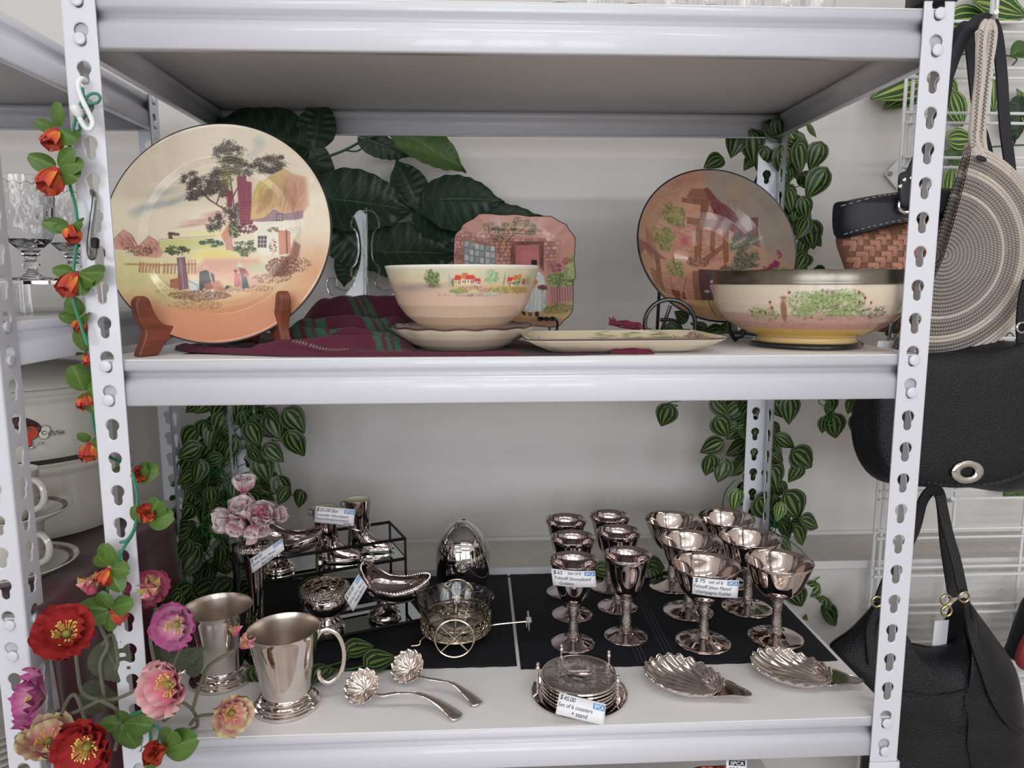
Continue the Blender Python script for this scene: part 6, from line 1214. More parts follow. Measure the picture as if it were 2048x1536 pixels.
# garland of small orange roses
M_rc = mat('rose_centre', '#b8303a', .8); rcm = mesh('rosette', *lathe([(0, -.2), (.2, -.1), (.26, .2), (.2, .45), (0, .5)], 12), M_rc)
RO = [petal('petal', '#e0b84c', '#d87438', '#bf4a38', 1, 1.1, .9, .08, 3), petal('petal', '#d87a40', '#c4503c', '#ac3a40', 1, 1.1, 1.0, .08, 6), petal('petal', '#dcb450', '#d4783a', '#c04c38', 1, 1.05, .9, .08, 8)]
ga = thing('rose_garland', 'garland of small orange-red roses with green leaves winding down the front left post', 'flowers', tuple(A(300, 1500, y=-.02)))
def garl(px, py, rpx, y, d, leaves, fl=True):
    p = A(px, py, y=y); R_ = rpx/FPX*(p-CAM).length
    if fl: flower(ga, p, d, R_*1.05, RO, [(5, 1.0, .75, 0), (4, .75, 1.1, .6), (3, .5, 1.3, .2)], rcm, 'rose')
    for (tx, ty) in leaves:
        q = A(tx, ty, y=y-.012); b = p-Vector(d).normalized()*R_*.2; b = b+(q-b)*.08; put(ga, rv.choice(LM['rl']), b, q, 1.0, (rv.uniform(-.4, .4), -1, .5))
for a in ((112, 262, 27, -.015, (-.1, -.5, -.9), [(72, 238), (148, 272), (100, 208)]), (112, 342, 34, -.02, (-.2, -.5, -.8), [(58, 308), (148, 350), (130, 300), (148, 318)]), (142, 455, 24, -.015, (.3, -.5, -.8), [(112, 450), (158, 440), (85, 440)]), (150, 552, 32, -.015, (-.2, -.6, -.7), [(198, 540), (110, 535), (160, 585), (180, 560)]),
          (158, 640, 18, .0, (.2, -.5, -.8), [(120, 628), (150, 655), (170, 630), (140, 600)]), (172, 710, 16, .01, (.4, -.4, -.8), [(150, 668), (155, 700), (165, 655)]), (170, 790, 22, .01, (.2, -.5, -.8), [(145, 735), (155, 790), (185, 770), (180, 820)]), (178, 890, 24, .012, (.2, -.6, -.7), [(158, 875), (205, 880), (200, 905)]), (268, 950, 24, .015, (.6, -.5, .2), [(300, 938), (228, 942), (285, 935)]),
          (293, 1040, 26, -.015, (.3, -.5, .8), [(310, 1005), (330, 1030), (270, 1020)]), (216, 1140, 22, -.02, (-.2, -.6, -.7), [(200, 1100), (245, 1140), (235, 1180), (195, 1115)]), (225, 1222, 22, -.02, (.5, .2, -.6), [(155, 1215), (180, 1245), (215, 1262), (250, 1205), (195, 1195)]), (245, 1445, 10, -.03, (0, .6, -.5), [(200, 1450), (292, 1452), (235, 1485), (268, 1498), (235, 1428)]), (322, 1505, 30, -.045, (-.1, -.9, .5), [(335, 1470), (372, 1482), (292, 1510), (290, 1535)])):
    garl(*a, fl=a[2] > 12)
for pts, y in (([(170, 190), (158, 215), (148, 250), (140, 290), (132, 325), (140, 370), (152, 420), (155, 470), (148, 530), (145, 590), (160, 645), (175, 690)], -.012), ([(175, 690), (165, 740), (180, 800), (190, 860), (215, 910), (265, 930)], .02), ([(265, 945), (275, 1000), (268, 1060), (245, 1100), (225, 1150), (205, 1210), (200, 1240)], -.018), ([(268, 1060), (255, 1080), (240, 1085)], -.02), ([(262, 1430), (285, 1420), (300, 1400)], -.03), ([(300, 1440), (302, 1490), (310, 1500)], -.02), ([(302, 1450), (320, 1460), (315, 1485)], -.03)):
    stemm(pts, y, .0018, M_tstem, ga)
stemm([(165, 175), (168, 200), (175, 225), (160, 240), (150, 232), (160, 215), (178, 208), (195, 205), (200, 195), (192, 187), (178, 190), (168, 205)], [-.012]*12, .0016, M_tstem, ga)
G().add(tube(cr([tuple(A(a, b, y=-.004)) for a, b in ((135, 260), (158, 262), (160, 248))], 5), .0016, 6)).obj('stem', M_tstem, ga)
# bunch in the bud vase
PB = [petal('petal', '#e8a9b8', '#e9cdd2', '#efe6e4', 1, 1.15, .9, .04, 2, tipin=.35), petal('petal', '#dd8ba2', '#e4b3c0', '#ecdcdc', 1, 1.15, .9, .04, 5, tipin=.35)]
PP = [petal('petal', '#cf6f90', '#df93a8', '#e3aab8', 1, 1.1, .9, .05, 7, tipin=.3)]
pkc = mesh('peony', *lathe([(0, -.15), (.2, -.1), (.28, .15), (.2, .4), (0, .48)], 12), mat('pink_heart', '#d87f98', .8))
pb = thing('peony_bunch', 'bunch of pale pink artificial peonies standing in the silver bud vase', 'flowers', (-.384, .238, T1+.14))
for px, py, rpx, y, d, n in ((489, 972, 34, .245, (.1, -.35, .9), 4), (488, 1022, 42, .225, (-.1, -.6, .8), 5), (455, 1040, 38, .235, (-.7, -.5, .1), 5), (478, 1050, 30, .215, (-.2, -.9, -.1), 4), (524, 1030, 40, .215, (.35, -.85, .45), 5), (520, 1052, 30, .225, (.2, -.8, -.3), 4), (555, 1030, 26, .235, (.8, -.4, .3), 4), (505, 1058, 24, .21, (0, -.8, -.6), 4)):
    p = A(px, py, y=y); R_ = rpx/FPX*(p-CAM).length*1.05
    flower(pb, p-Vector(d).normalized()*R_*.3, d, R_, PB, [(n, 1.0, .65, 0), (4, .85, 1.0, .5)]+([(3, .6, 1.2, .2)] if n > 4 else []), pkc, 'peony')
flower(pb, A(523, 1025, y=.21), (.25, -.9, .4), .018, PP, [(4, 1, .9, 0), (3, .7, 1.2, .4)], pkc, 'peony')
for pts in ([(489, 985), (495, 1020), (505, 1060), (512, 1090)], [(488, 1030), (500, 1060), (514, 1090)], [(520, 1050), (515, 1075), (512, 1095)]): G().add(tube(cr([tuple(A(a, b, y=.236)) for a, b in pts], 5), .002, 6)).obj('stem', M_rl, pb)
put(pb, PB[0], A(512, 1085, y=.222), A(495, 1070, y=.22), 1, None, 0, 'petal')
# ---------------------------------------------------------------- left shelving: glasses, pots, cups, cloth
LS = lambda k: -.300+k*HP+.0066
Z_low, Z_mid = LS(0), LS(9)
M_pot = mat('cream_enamel_pot', '#cfccc4', .12, coat=.6, var=.03, vscale=8)
M_bcloth = mat('burgundy_satin_cloth', '#4a0f24', .55, sheen=.3, bump=.3, bscale=60, stretch=(8, 8, .6), bdist=.002)
ri = thing('acrylic_riser', 'clear acrylic riser shelf under the cut crystal glasses', 'display riser', (-.70, .22, Z_mid))
G().add(bbox_(-1.05, -.60, .10, .36, Z_mid+.040, Z_mid+.0445, .0008)).obj('riser_top', M_acr, ri)
for x, y in ((-.625, .14), (-.625, .32), (-.95, .14), (-.95, .32)): G().add(T(lathe([(.0001, 0), (.009, 0), (.009, .040), (.0001, .040)], 20), Matrix.Translation((x, y, Z_mid)))).obj('riser_post', M_acr, ri)
gl = None
def crystal():
    t = thing('crystal_goblet', 'x', 'glass', (0, 0, 0), 'cut crystal glasses', wc=False)
    def cut(r, z, a):
        if .062 < z < .122 and r > .02: r *= 1-.018*abs(math.sin(a*8+z*90))-.018*abs(math.sin(a*8-z*90))
        return r, z
    pr = [(0, .001), (.030, .0005), (.0315, .0015), (.030, .003), (.012, .006), (.008, .010), (.0065, .014), (.009, .017), (.0105, .021), (.0085, .025), (.0065, .028), (.0075, .032), (.012, .034), (.0095, .037), (.016, .043), (.026, .053), (.031, .064)]+[(.0315+.0035*i/18, .066+.056*i/18) for i in range(19)]+[(.0352, .135), (.0340, .1355), (.0335, .122), (.0300, .066), (.024, .055), (.012, .047), (0, .045)]
    G().add(lathe(pr, 96, cut)).obj('glass_body', M_glass, t, .5); return t
g0 = crystal()
for i, (px, py, y, l) in enumerate(((65, 555, .20, 'cut crystal goblet on the acrylic riser, nearest the garland post'), (148, 548, .30, 'cut crystal goblet standing behind the first one, beside the rose garland'), (-60, 560, .19, 'cut crystal goblet hidden by the corner post'))):
    c = g0 if i == 0 else copy_tree(g0); p = A(px, py, y=y); c.location = (p.x, y, Z_mid+.0448); c['label'] = l
# stack of enamel pots
def pot(name, label, c, z0, H_, R_, deco=False, lid=False):
    t = thing(name, label, 'pot', (c[0], c[1], z0)); MT = Matrix.Translation((c[0], c[1], z0))
    if lid: pr = [(R_+.004, 0), (R_+.006, .003), (R_+.003, .008), (R_*.9, .018), (R_*.6, .030), (R_*.2, .036), (0, .037)]
    else: pr = [(0, .001), (R_*.86, .0), (R_*.93, .004), (R_*.975, .02), (R_*.995, H_*.5), (R_, H_-.022), (R_+.001, H_-.018), (R_+.004, H_-.014), (R_+.0045, H_-.010), (R_+.001, H_-.006), (R_+.003, H_-.002), (R_+.001, H_), (R_-.003, H_-.002), (R_-.006, .012), (0, .009)]
    G().add(T(lathe(pr, 120), MT)).obj('pot_body' if not lid else 'lid_body', M_pot, t, .8)
    if not lid:
        for s in (-1, 1):
            a = math.radians(62)+(PI if s < 0 else 0); d = Vector((math.cos(a), math.sin(a), 0)); e = Vector((-d.y, d.x, 0)); b = Vector((c[0], c[1], z0+H_*.72))
            G().add(tube(cr([b+d*(R_-.002)+e*.028, b+d*(R_+.016)+e*.026, b+d*(R_+.022), b+d*(R_+.016)-e*.026, b+d*(R_-.002)-e*.028], 5), .005, 8)).obj('handle', M_pot, t)
    if deco:   # printed vegetables, wrapped round the wall
        cols = {'k': mat('print_black', '#231f20', .3), 'r': mat('print_red', '#c2412e', .3), 'w': mat('print_white', '#dcd9d2', .3), 'm': mat('print_maroon', '#3d1a22', .3), 'g': mat('print_green', '#3d5a45', .3)}
        def deca(pts, col, lay, nm='print'):
            V = []; n = len(pts)
            for px, py in pts:
                a0 = Vector((CAM.x, CAM.y)); dd = A(px, py, y=0)-CAM; d2 = Vector((dd.x, dd.y)); k = d2.length; d2n = d2/k; oc = Vector((CAM.x-c[0], CAM.y-c[1])); b_ = oc.dot(d2n); q = oc.dot(oc)-(R_+.0006+.0002*lay)**2; D = b_*b_-q
                tt = -b_-math.sqrt(max(D, 0)); w = CAM+dd*(tt/k); V.append(w)
            G().add((V, [tuple(range(n))])).obj(nm, cols[col], t, False)
        el = lambda x, y, a, b, n=20, r=0: [(x+a*math.cos(t_)*math.cos(r)-b*math.sin(t_)*math.sin(r), y+a*math.cos(t_)*math.sin(r)+b*math.sin(t_)*math.cos(r)) for t_ in [2*PI*i/n for i in range(n)]]
        s = lambda x, y: (x/2.954, 720+y/2.954)
        E_ = lambda x, y, a, b, col, lay, r=0: deca(el(*s(x, y), a/2.954, b/2.954, 20, r), col, lay)
        E_(150, 385, 98, 42, 'm', 1, .25); E_(185, 430, 44, 42, 'k', 2); E_(185, 430, 41, 39, 'r', 3); E_(160, 485, 30, 32, 'k', 2); E_(160, 485, 27, 29, 'r', 3); E_(175, 408, 14, 8, 'g', 4); E_(270, 412, 30, 26, 'k', 4); E_(270, 412, 27, 23, 'w', 5); E_(258, 442, 32, 28, 'k', 4); E_(258, 442, 29, 25, 'w', 5); E_(262, 430, 16, 12, 'k', 6); E_(264, 430, 12, 8, 'w', 7); E_(238, 495, 16, 7, 'k', 3, -.3); E_(238, 495, 12, 4, 'w', 4, -.3); E_(185, 518, 18, 9, 'k', 3, -.4); E_(185, 518, 14, 6, 'w', 4, -.4)
        rg = random.Random(5)
        for k in range(34):
            x0 = 292+k*2.6; y0 = 430+rg.uniform(-10, 10); a = rg.uniform(-1.1, 1.1); l = rg.uniform(16, 32); x1, y1 = x0+l*math.cos(a)*.8, y0+l*math.sin(a); deca([s(x0, y0-2), s(x1, y1), s(x0, y0+2)], 'k', 3)
    return t
PCX, PCY = -.7470, .3310
ZC = Z_low+.0095
pot('enamel_pot', 'large plain cream pot at the bottom of the stack', (PCX, PCY), ZC, .117, .1295)
pot('enamel_pot', 'large cream pot printed with red vegetables and mushrooms', (PCX, PCY), ZC+.118, .106, .1295, deco=True)
t = pot('pot_lid', 'dull cream lid on top of the printed pot', (PCX, PCY), ZC+.2245, 0, .126, lid=True)
# burgundy cloth over the shelf end
bc_ = thing('table_runner', 'burgundy cloth spread under the pots and hanging over the shelf end', 'cloth', (-.62, .2, Z_low))
def bcl(u, v):
    y = .012+.375*u; s_ = v*.75
    if s_ < .42: x = -.985+s_; z = Z_low+.0022+.0035*(.5+.5*math.sin(y*70+x*9))*(1 if abs((x-PCX)) > .14 or abs(y-PCY) > .14 else .3)+.0008*math.sin(x*60)
    else:
        q = s_-.42; fold = .5+.5*math.sin(y*95+1.5*math.sin(y*30)); x = -.565+.006*min(1, q*25)+.012*fold*min(1, q*6); z = Z_low+.003-q*1.0
        if q < .02: x = -.565+q*.5+.002*fold
    return Vector((x, y, z))
o = G().add(grid(bcl, 130, 130)).obj('cloth', M_bcloth, bc_, True); solid(o, .0012)
# cups and saucers
M_band = mat('brown_band_glaze', '#4d3434', .2, coat=.4)
def saucer(c, z, R_, lb, pl_=False):
    t = thing('saucer', lb, 'saucer', (c[0], c[1], z), 'banded saucers'); MT = Matrix.Translation((c[0], c[1], z))
    G().add(T(lathe([(0, .002), (R_*.5, .002), (R_*.52, 0), (R_*.56, 0), (R_*.6, .003), (R_*.98, .017), (R_, .0185), (R_*.985, .0195), (R_*.62, .0075), (R_*.5, .0055), (0, .0055)], 72), MT)).obj('dish', M_pot, t, .8)
    G().add(T(lathe([(R_*.90, .01765), (R_*.83, .01500)], 72), Matrix.Translation((c[0], c[1], z)))).obj('brown_band', M_band, t, .8); return t
def cup(c, z, lb):
    t = thing('cup', lb, 'cup', (c[0], c[1], z), 'banded cups'); MT = Matrix.Translation((c[0], c[1], z))
    G().add(T(lathe([(0, .001), (.024, 0), (.026, .002), (.031, .008), (.036, .025), (.037, .055), (.0378, .062), (.0365, .0625), (.034, .055), (.033, .026), (.02, .006), (0, .005)], 56), MT)).obj('cup_body', M_pot, t, .8)
    b = Vector((c[0], c[1], z)); d = Vector((math.cos(-.3), math.sin(-.3), 0)); G().add(tube(cr([b+d*.035+Vector((0, 0, .050)), b+d*.050+Vector((0, 0, .053)), b+d*.060+Vector((0, 0, .040)), b+d*.055+Vector((0, 0, .022)), b+d*.036+Vector((0, 0, .012))], 5), .0042, 8)).obj('handle', M_pot, t)
sc0 = (-.652, .112); saucer(sc0, Z_low+.008, .074, 'banded saucer standing on the burgundy cloth under the stacked cups'); cup(sc0, Z_low+.0145, 'banded cup between the two saucers')
saucer((-.649, .110), Z_low+.0785, .070, 'banded saucer balanced on top of the lower cup'); cup((-.652, .112), Z_low+.085, 'banded cup on the upper saucer in front of the pots')
# stack of plates lower left, behind the corner post
lu = -.300-8*HP; 
pk0 = None
for k in range(7):
    if pk0 is None:
        pk0 = thing('plate', 'x', 'plate', (0, 0, 0), 'plates stacked below the cups', wc=False); G().add(lathe([(0, .001), (.07, 0), (.075, .002), (.118, .013), (.121, .015), (.118, .016), (.075, .005), (0, .004)], 64)).obj('disc', M_pot, pk0, .8); c = pk0
    else: c = copy_tree(pk0)
    c.location = (-.745, .16, -.560+k*.0095); c['label'] = 'white plate in the stack behind the corner post, number %s from its bottom' % ['one', 'two', 'three', 'four', 'five', 'six', 'seven'][k]
b_ = G(); root2 = [o for o in COL.objects if o.name.startswith('shelving_unit') and o.parent is None and 'beside it' in o['label']][0]
def extra_level(root, wx, z, hw=.4775, D=.467):
    pr = beam_profile()
    for s in (0, 1):
        g = G(); y = (lambda d: .0018+d) if s == 0 else (lambda d: D-.0018-d); a = hw-.003; P_ = [Vector((wx-a, y(d), z+h)) for d, h in pr]; g.add(sweep(P_, Vector((-a, 0, 0)), Vector((a, 0, 0)))); b = g.obj('beam', M_powder, root, smooth=.7); solid(b, .0014, 1 if s else -1)
    for sx in (-1, 1):
        g = G(); P_ = [Vector((wx+sx*(hw-.0018-d), .003, z+h)) for d, h in pr]; g.add(sweep(P_, Vector((0, .003, 0)), Vector((0, D-.003, 0)))); b = g.obj('beam', M_powder, root, smooth=.7); solid(b, .0014, -sx)
    G().add(bbox_(wx-hw+.004, wx+hw-.004, .004, D-.004, z-.005, z+.0066, .0008)).obj('shelf_board', M_board, root)
extra_level(S2, -1.0505, -.5667); extra_level(SH, 0, -.80)
for c in COL.objects:
    if c.name.startswith('plate') and c.get('group') == 'plates stacked below the cups': c.location.z += 0
# ---------------------------------------------------------------- hooks on the front post
M_hook = mat('white_plastic_hook', '#e4e6ea', .3, coat=.3); M_steel = mat('grey_steel_rod', '#8b8f92', .3, metal=1)
s = lambda x, y, d: A(120+x/5.12, y/5.12, y=d)
hk = thing('s_hook', 'white plastic s-shaped hook in the front left post', 'hook', tuple(s(340, 1320, -.012)))
hp_ = cr([tuple(s(*a)) for a in ((265, 838, .004), (255, 818, -.004), (225, 805, -.010), (195, 830, -.012), (185, 890, -.013), (215, 990, -.014), (265, 1100, -.016), (320, 1210, -.018), (335, 1270, -.02), (310, 1320, -.02), (265, 1315, -.022), (220, 1250, -.024), (190, 1180, -.025))], 5)
G().add(tube(hp_, .0026, 10)).obj('hook_body', M_hook, hk)
G().add(tube([s(197, 1195, -.025), s(175, 1150, -.026), s(145, 1090, -.027), s(140, 1078, -.027)], [.0028, .0052, .0052, .003], 12)).obj('thick_end', M_hook, hk)
h4 = lambda x, y, d: A(x/3.341, 180+y/3.339, y=d)
h2 = thing('wire_hook', 'grey steel wire hook with a black tip in the front left post', 'hook', tuple(h4(610, 1125, -.02)))
G().add(tube(cr([tuple(h4(*a)) for a in ((618, 680, .006), (628, 700, -.004), (630, 760, -.007), (612, 900, -.010), (597, 1030, -.014), (598, 1090, -.018), (612, 1122, -.021), (630, 1105, -.024), (636, 1050, -.026))], 5), .0027, 10)).obj('hook_body', M_steel, h2)
G().add(tube([h4(634, 1056, -.026), h4(635, 1050, -.026), h4(637, 995, -.027), h4(637, 985, -.027)], [.0030, .0040, .0040, .002], 12)).obj('rubber_tip', M_black, h2)
# ---------------------------------------------------------------- glasses on the top shelf
tg = None; ZT = 10*HP+.0066
for i, x in enumerate((.045, .085, .125, .175, .215, .262, .305, .345)):
    if tg is None:
        tg = thing('tumbler', 'x', 'glass', (0, 0, 0), 'clear tumblers on the top shelf', wc=False); G().add(lathe([(0, .001), (.016, 0), (.0175, .0015), (.021, .08), (.0205, .081), (.0165, .006), (0, .005)], 40)).obj('glass_body', M_glass, tg, .6); c = tg
    else: c = copy_tree(tg)
    c.location = (x, .035+.012*(i % 2), ZT); c['label'] = 'clear glass tumbler on the top shelf above the front beam, ' + ['leftmost', 'second from the leftmost', 'third from the leftmost', 'fourth from the leftmost', 'fourth from the rightmost', 'third from the rightmost', 'second from the rightmost', 'rightmost'][i]
# ---------------------------------------------------------------- wire grid with bags
GY = .460
wg = thing('wire_grid_panel', 'white wire grid panel fixed to the wall behind the hanging bags', 'display grid', (.95, GY, -1.0))
vx = [-.0493+(x+.0493)*.928 for x in (.7505, .7640, .912, 1.06, 1.208, 1.356)]
for x in vx: G().add(tube([(x, GY, -1.05), (x, GY, 1.0)], .0032 if x < .77 else .0030, 8)).obj('upright_wire', M_wire, wg)
z = .5281
zz_ = []
while z > -1.0: zz_.append(z); z -= .0748
zz_ += [.6029, .6777, .7525]
for z in zz_:
    for dz in (0, -.0165): G().add(tube([(vx[0], GY-.006, z+dz), (vx[-1], GY-.006, z+dz)], .0026, 8)).obj('cross_wire', M_wire, wg)
p = A(1778, 348, y=.618); G().add(prism([A(1768, 349, y=.62), A(1795, 318, y=.62), A(1806, 318, y=.62), A(1806, 378, y=.62), A(1792, 378, y=.62)], (0, -.003, 0))).obj('wall_bracket', M_wire, wg); G().add(T(lathe([(0, .002), (.004, .0015), (.0045, 0)], 12), Matrix.Translation(p+Vector((0, -.005, 0))) @ Matrix.Rotation(PI/2, 4, 'X'))).obj('screw', M_steel, wg)
# large variegated leaves behind the grid
vl = thing('variegated_foliage', 'artificial foliage of big yellow-striped leaves woven through the wire grid', 'plant', tuple(A(1980, 300, y=.6)))
for k, bx, by, tx, ty, w, y in (('var', 1950, 2, 2060, 24, 1.3, .59), ('var', 1896, 46, 1978, 28, 1.4, .60), ('var', 1903, 112, 1936, 50, 1.5, .60), ('var', 1850, 158, 1742, 190, 1.4, .59), ('var', 1850, 170, 1770, 215, 1.1, .60), ('var', 1898, 278, 1952, 274, 1.7, .60), ('var', 1985, 150, 1992, 226, 1.1, .60), ('phi2', 2050, 96, 2020, 110, 1.6, .59), ('phi', 2040, 210, 2036, 288, .8, .59), ('var', 1905, 338, 1900, 405, 1.2, .60), ('var', 1905, 185, 1935, 250, 1.3, .60), ('var', 2060, 250, 2040, 175, 1.2, .60), ('var', 1880, 700, 1990, 690, .9, .59), ('var', 1930, 690, 2010, 705, .8, .59), ('phi2', 2060, 950, 2006, 995, 1.1, .58), ('var', 1880, 145, 1925, 190, 1.2, .6), ('phi2', 1920, 320, 1890, 300, 1.3, .6)):
    pxleaf(vl, k, bx, by, tx, ty, y, w, 0, rv.uniform(-.2, .2))
for pts in ([(1880, 108), (1905, 112), (1960, 105), (2030, 115), (2025, 130)], [(1895, 330), (1940, 300), (2010, 292), (2050, 290)], [(1990, 655), (2030, 660), (2050, 680)], [(2000, 692), (2020, 665), (2035, 690)]): G().add(tube(cr([tuple(A(a, b, y=.585)) for a, b in pts], 5), .0016, 6)).obj('stem', M_bstem, vl)
M_leather = mat('black_leather', '#12141a', .42, bump=.6, bscale=420, bdist=.0015, vor=True, spec=.4); M_navy_l = mat('navy_leather', '#151822', .5, bump=.15, bscale=300); M_tan = mat('woven_tan_leather', '#b58068', .55, var=.35, vscale=40, bump=.15, bscale=300)
M_stitchw = mat('pale_stitching', '#b9b4aa', .8); M_stitchd = mat('dark_stitching', '#3a3c44', .8); M_ring = mat('polished_metal', '#c9c7c3', .12, metal=1)
def ribbon(parent, pts, w, m, name='strap', th=.0025, nrm=(0, -1, 0), k=6):
    P_ = cr(pts, k); n = len(P_); V = []; ws = w if hasattr(w, '__len__') else [w, w]
    for i, p_ in enumerate(P_):
        tn = (P_[min(n-1, i+1)]-P_[max(0, i-1)]).normalized(); N_ = Vector(nrm); s_ = tn.cross(N_)
        s_ = s_.normalized() if s_.length > .05 else Vector((1, 0, 0)); N_ = s_.cross(tn).normalized(); q = i/(n-1)*(len(ws)-1); a = int(min(q, len(ws)-2)); ww = ws[a]+(ws[a+1]-ws[a])*(q-a)
        for sx, sz in ((-1, -.3), (-.9, .5), (.9, .5), (1, -.3), (.9, -1), (-.9, -1)): V.append(p_+s_*sx*ww/2+N_*sz*th)
    F = [(i*6+j, i*6+(j+1) % 6, (i+1)*6+(j+1) % 6, (i+1)*6+j) for i in range(n-1) for j in range(6)]+[tuple(range(6)), tuple((n-1)*6+j for j in range(6))]
    return G().add((V, F)).obj(name, m, parent, .6)
def stitches(parent, pts, m, off=0, ln=.0035, gap=.0022, r=.0005, name='stitching', lift=-.0016):
    P_ = cr(pts, 10); g = G(); acc = 0; on = True; seg = [P_[0]]
    for a, b in zip(P_[:-1], P_[1:]):
        d = (b-a).length; acc += d; seg.append(b)
        if acc > (ln if on else gap):
            if on: g.add(tube([s_+Vector((0, lift, 0)) for s_ in (seg[0], seg[-1])], r, 4))
            on = not on; acc = 0; seg = [b]
    if g.V: o = g.obj(name, m, parent, False); o['kind'] = 'stuff'
def puff(pts, y, th, c=None, rings=9, dz=None, wr=0, pw=.5):
    """cushion-like panel inside an outline of photograph points; th = half thickness"""
    P_ = cr([tuple(A(a, b, y=y)) for a, b in pts], 5, True); n = len(P_); c = A(*c, y=y) if c else sum(P_, Vector())/n; V = []; F = []
    for side in (-1, 1):
        base = len(V)
        for k in range(rings+1):
            f = 1-k/(rings+.6); f = math.sin(f*PI/2) if True else f
            for i, p_ in enumerate(P_):
                q = c+(p_-c)*f; V.append(Vector((q.x, q.y+side*th*(1-f**4)**pw*(1 if side < 0 else .6)+side*wr*.6*noise.noise(q*26), q.z)))
        V.append(Vector((c.x, c.y+side*th*(1 if side < 0 else .6), c.z)))
        for k in range(rings):
            for i in range(n):
                a, b = base+k*n+i, base+k*n+(i+1) % n; F.append((a, b, b+n, a+n) if side > 0 else (a, a+n, b+n, b))
        for i in range(n): F.append((base+rings*n+i, base+rings*n+(i+1) % n, base+(rings+1)*n) if side > 0 else (base+rings*n+(i+1) % n, base+rings*n+i, base+(rings+1)*n))
    return V, F
def hookwire(pts, y0, nm, lb):
    t = thing('display_hook', lb, 'hook', tuple(A(*pts[0], y=y0)), 'white display hooks'); n = len(pts); G().add(tube(cr([tuple(A(a, b, y=y0-(y0-.30)*i/(n-1)*nm)) for i, (a, b) in enumerate(pts)], 5), .0036, 10)).obj('prong', M_wire, t); return t
# tan woven handbag
hb = thing('woven_handbag', 'navy leather and tan woven handbag hanging behind the footed bowl', 'handbag', tuple(A(1850, 640, y=.44)))
YB = .395; body = [(1674, 468), (1750, 455), (1830, 440), (1900, 432), (1960, 440), (2030, 455), (2044, 560), (2036, 630), (2010, 655), (1920, 668), (1800, 668), (1735, 655), (1708, 615), (1690, 540)]
Vb, Fb = puff(body, YB, .036, (1860, 550)); G().add((Vb, Fb)).obj('bag_body', mat('dark_tan_base', '#7a5341', .7), hb, True)
from mathutils.bvhtree import BVHTree
bvh = BVHTree.FromPolygons(Vb, Fb)
def on_body(x, z, lift=.0012):
    h = bvh.ray_cast(Vector((x, YB-.3, z)), Vector((0, 1, 0))); return (h[0]+Vector((0, -lift, 0))) if h[0] is not None else None
g = G(); u_ = .0092; x0 = A(1670, 600, y=YB).x; z0_ = A(1700, 668, y=YB).z
def tile(x, z, w, h):
    q = []
    for a in range(4):
        for b in range(4):
            p_ = on_body(x+(w*(.04+.92*a/3)), z+h*(.04+.92*b/3), .0006+(.0026 if 0 < a < 3 and 0 < b < 3 else .0014 if (0 < a < 3 or 0 < b < 3) else 0))
            if p_ is None: return
            q.append(p_)
    g.add((q, [(i*4+j, (i+1)*4+j, (i+1)*4+j+1, i*4+j+1) for i in range(3) for j in range(3)]))
for r in range(-6, 50):
    for k in range(-30, 60):
        x = x0+(k*4+r)*u_; z = z0_+r*u_
        tile(x, z, 2*u_, u_); tile(x+2*u_, z-u_*0, u_, 2*u_)
o = g.obj('woven_strips', M_tan, hb, .9); o['kind'] = 'stuff'
bandp = [(1668, 412), (1690, 402), (1740, 392), (1790, 385), (1850, 378), (1920, 380), (1990, 392), (2040, 405), (2042, 470), (1990, 462), (1920, 442), (1850, 438), (1790, 446), (1730, 460), (1674, 476)]
G().add(puff(bandp, YB-.012, .036, (1860, 420), pw=.35)).obj('top_band', M_navy_l, hb, True)
stitches(hb, [A(a, b, y=YB-.030-.0*i) for i, (a, b) in enumerate(((1672, 414), (1740, 396), (1790, 389), (1850, 383)))], M_stitchw, lift=-.0165); stitches(hb, [A(a, b, y=YB-.032) for a, b in ((1678, 470), (1730, 455), (1790, 442), (1850, 433))], M_stitchw, lift=-.0165)
for cx_ in (1812, 1965): G().add(tube(bez_arc(A(cx_, 410, y=YB-.056), .0118, 0, 2*PI*.999, 28), .0028, 8, True)).obj('ring', M_ring, hb); G().add(puff([(cx_-14, 350), (cx_+12, 350), (cx_+12, 408), (cx_-12, 408)], YB-.058, .004)).obj('ring_tab', M_navy_l, hb)
for (a, b) in ((1800, 373), (1822, 356), (1808, 360)): G().add(T(lathe([(0, .003), (.003, .002), (.0035, 0)], 12), Matrix.Translation(A(a, b, y=YB-.062)) @ Matrix.Rotation(PI/2, 4, 'X'))).obj('rivet', M_ring, hb)
SY = .36
ribbon(hb, [tuple(A(*a, y=yy)) for a, yy in (((1806, 385), .375), ((1835, 320), .37), ((1880, 200), SY), ((1915, 100), SY-.01), ((1945, 52), SY-.01), ((1972, 38), SY), ((1992, 60), SY+.01), ((2003, 140), SY+.02), ((2010, 250), .38), ((2020, 330), .385), ((2026, 400), .39))], .020, M_navy_l)
ribbon(hb, [tuple(A(*a, y=yy)) for a, yy in (((1830, 372), .40), ((1850, 330), .40), ((1890, 200), .40), ((1905, 90), .40), ((1925, 55), .40), ((1938, 60), .40), ((1942, 110), .40), ((1955, 220), .40), ((1975, 300), .40), ((1990, 380), .40))], .017, M_navy_l)
stitches(hb, [A(a, b, y=SY-.006) for a, b in ((1838, 330), (1884, 205), (1919, 105))], M_stitchd)
hookwire([(1985, 2), (1983, 30), (1975, 48), (1985, 40), (1993, 24)], .45, .9, 'white display hook holding the woven handbag straps')
hookwire([(1918, 62), (1940, 55), (1958, 48)], .45, .6, 'white display hook partly hidden by the navy strap')
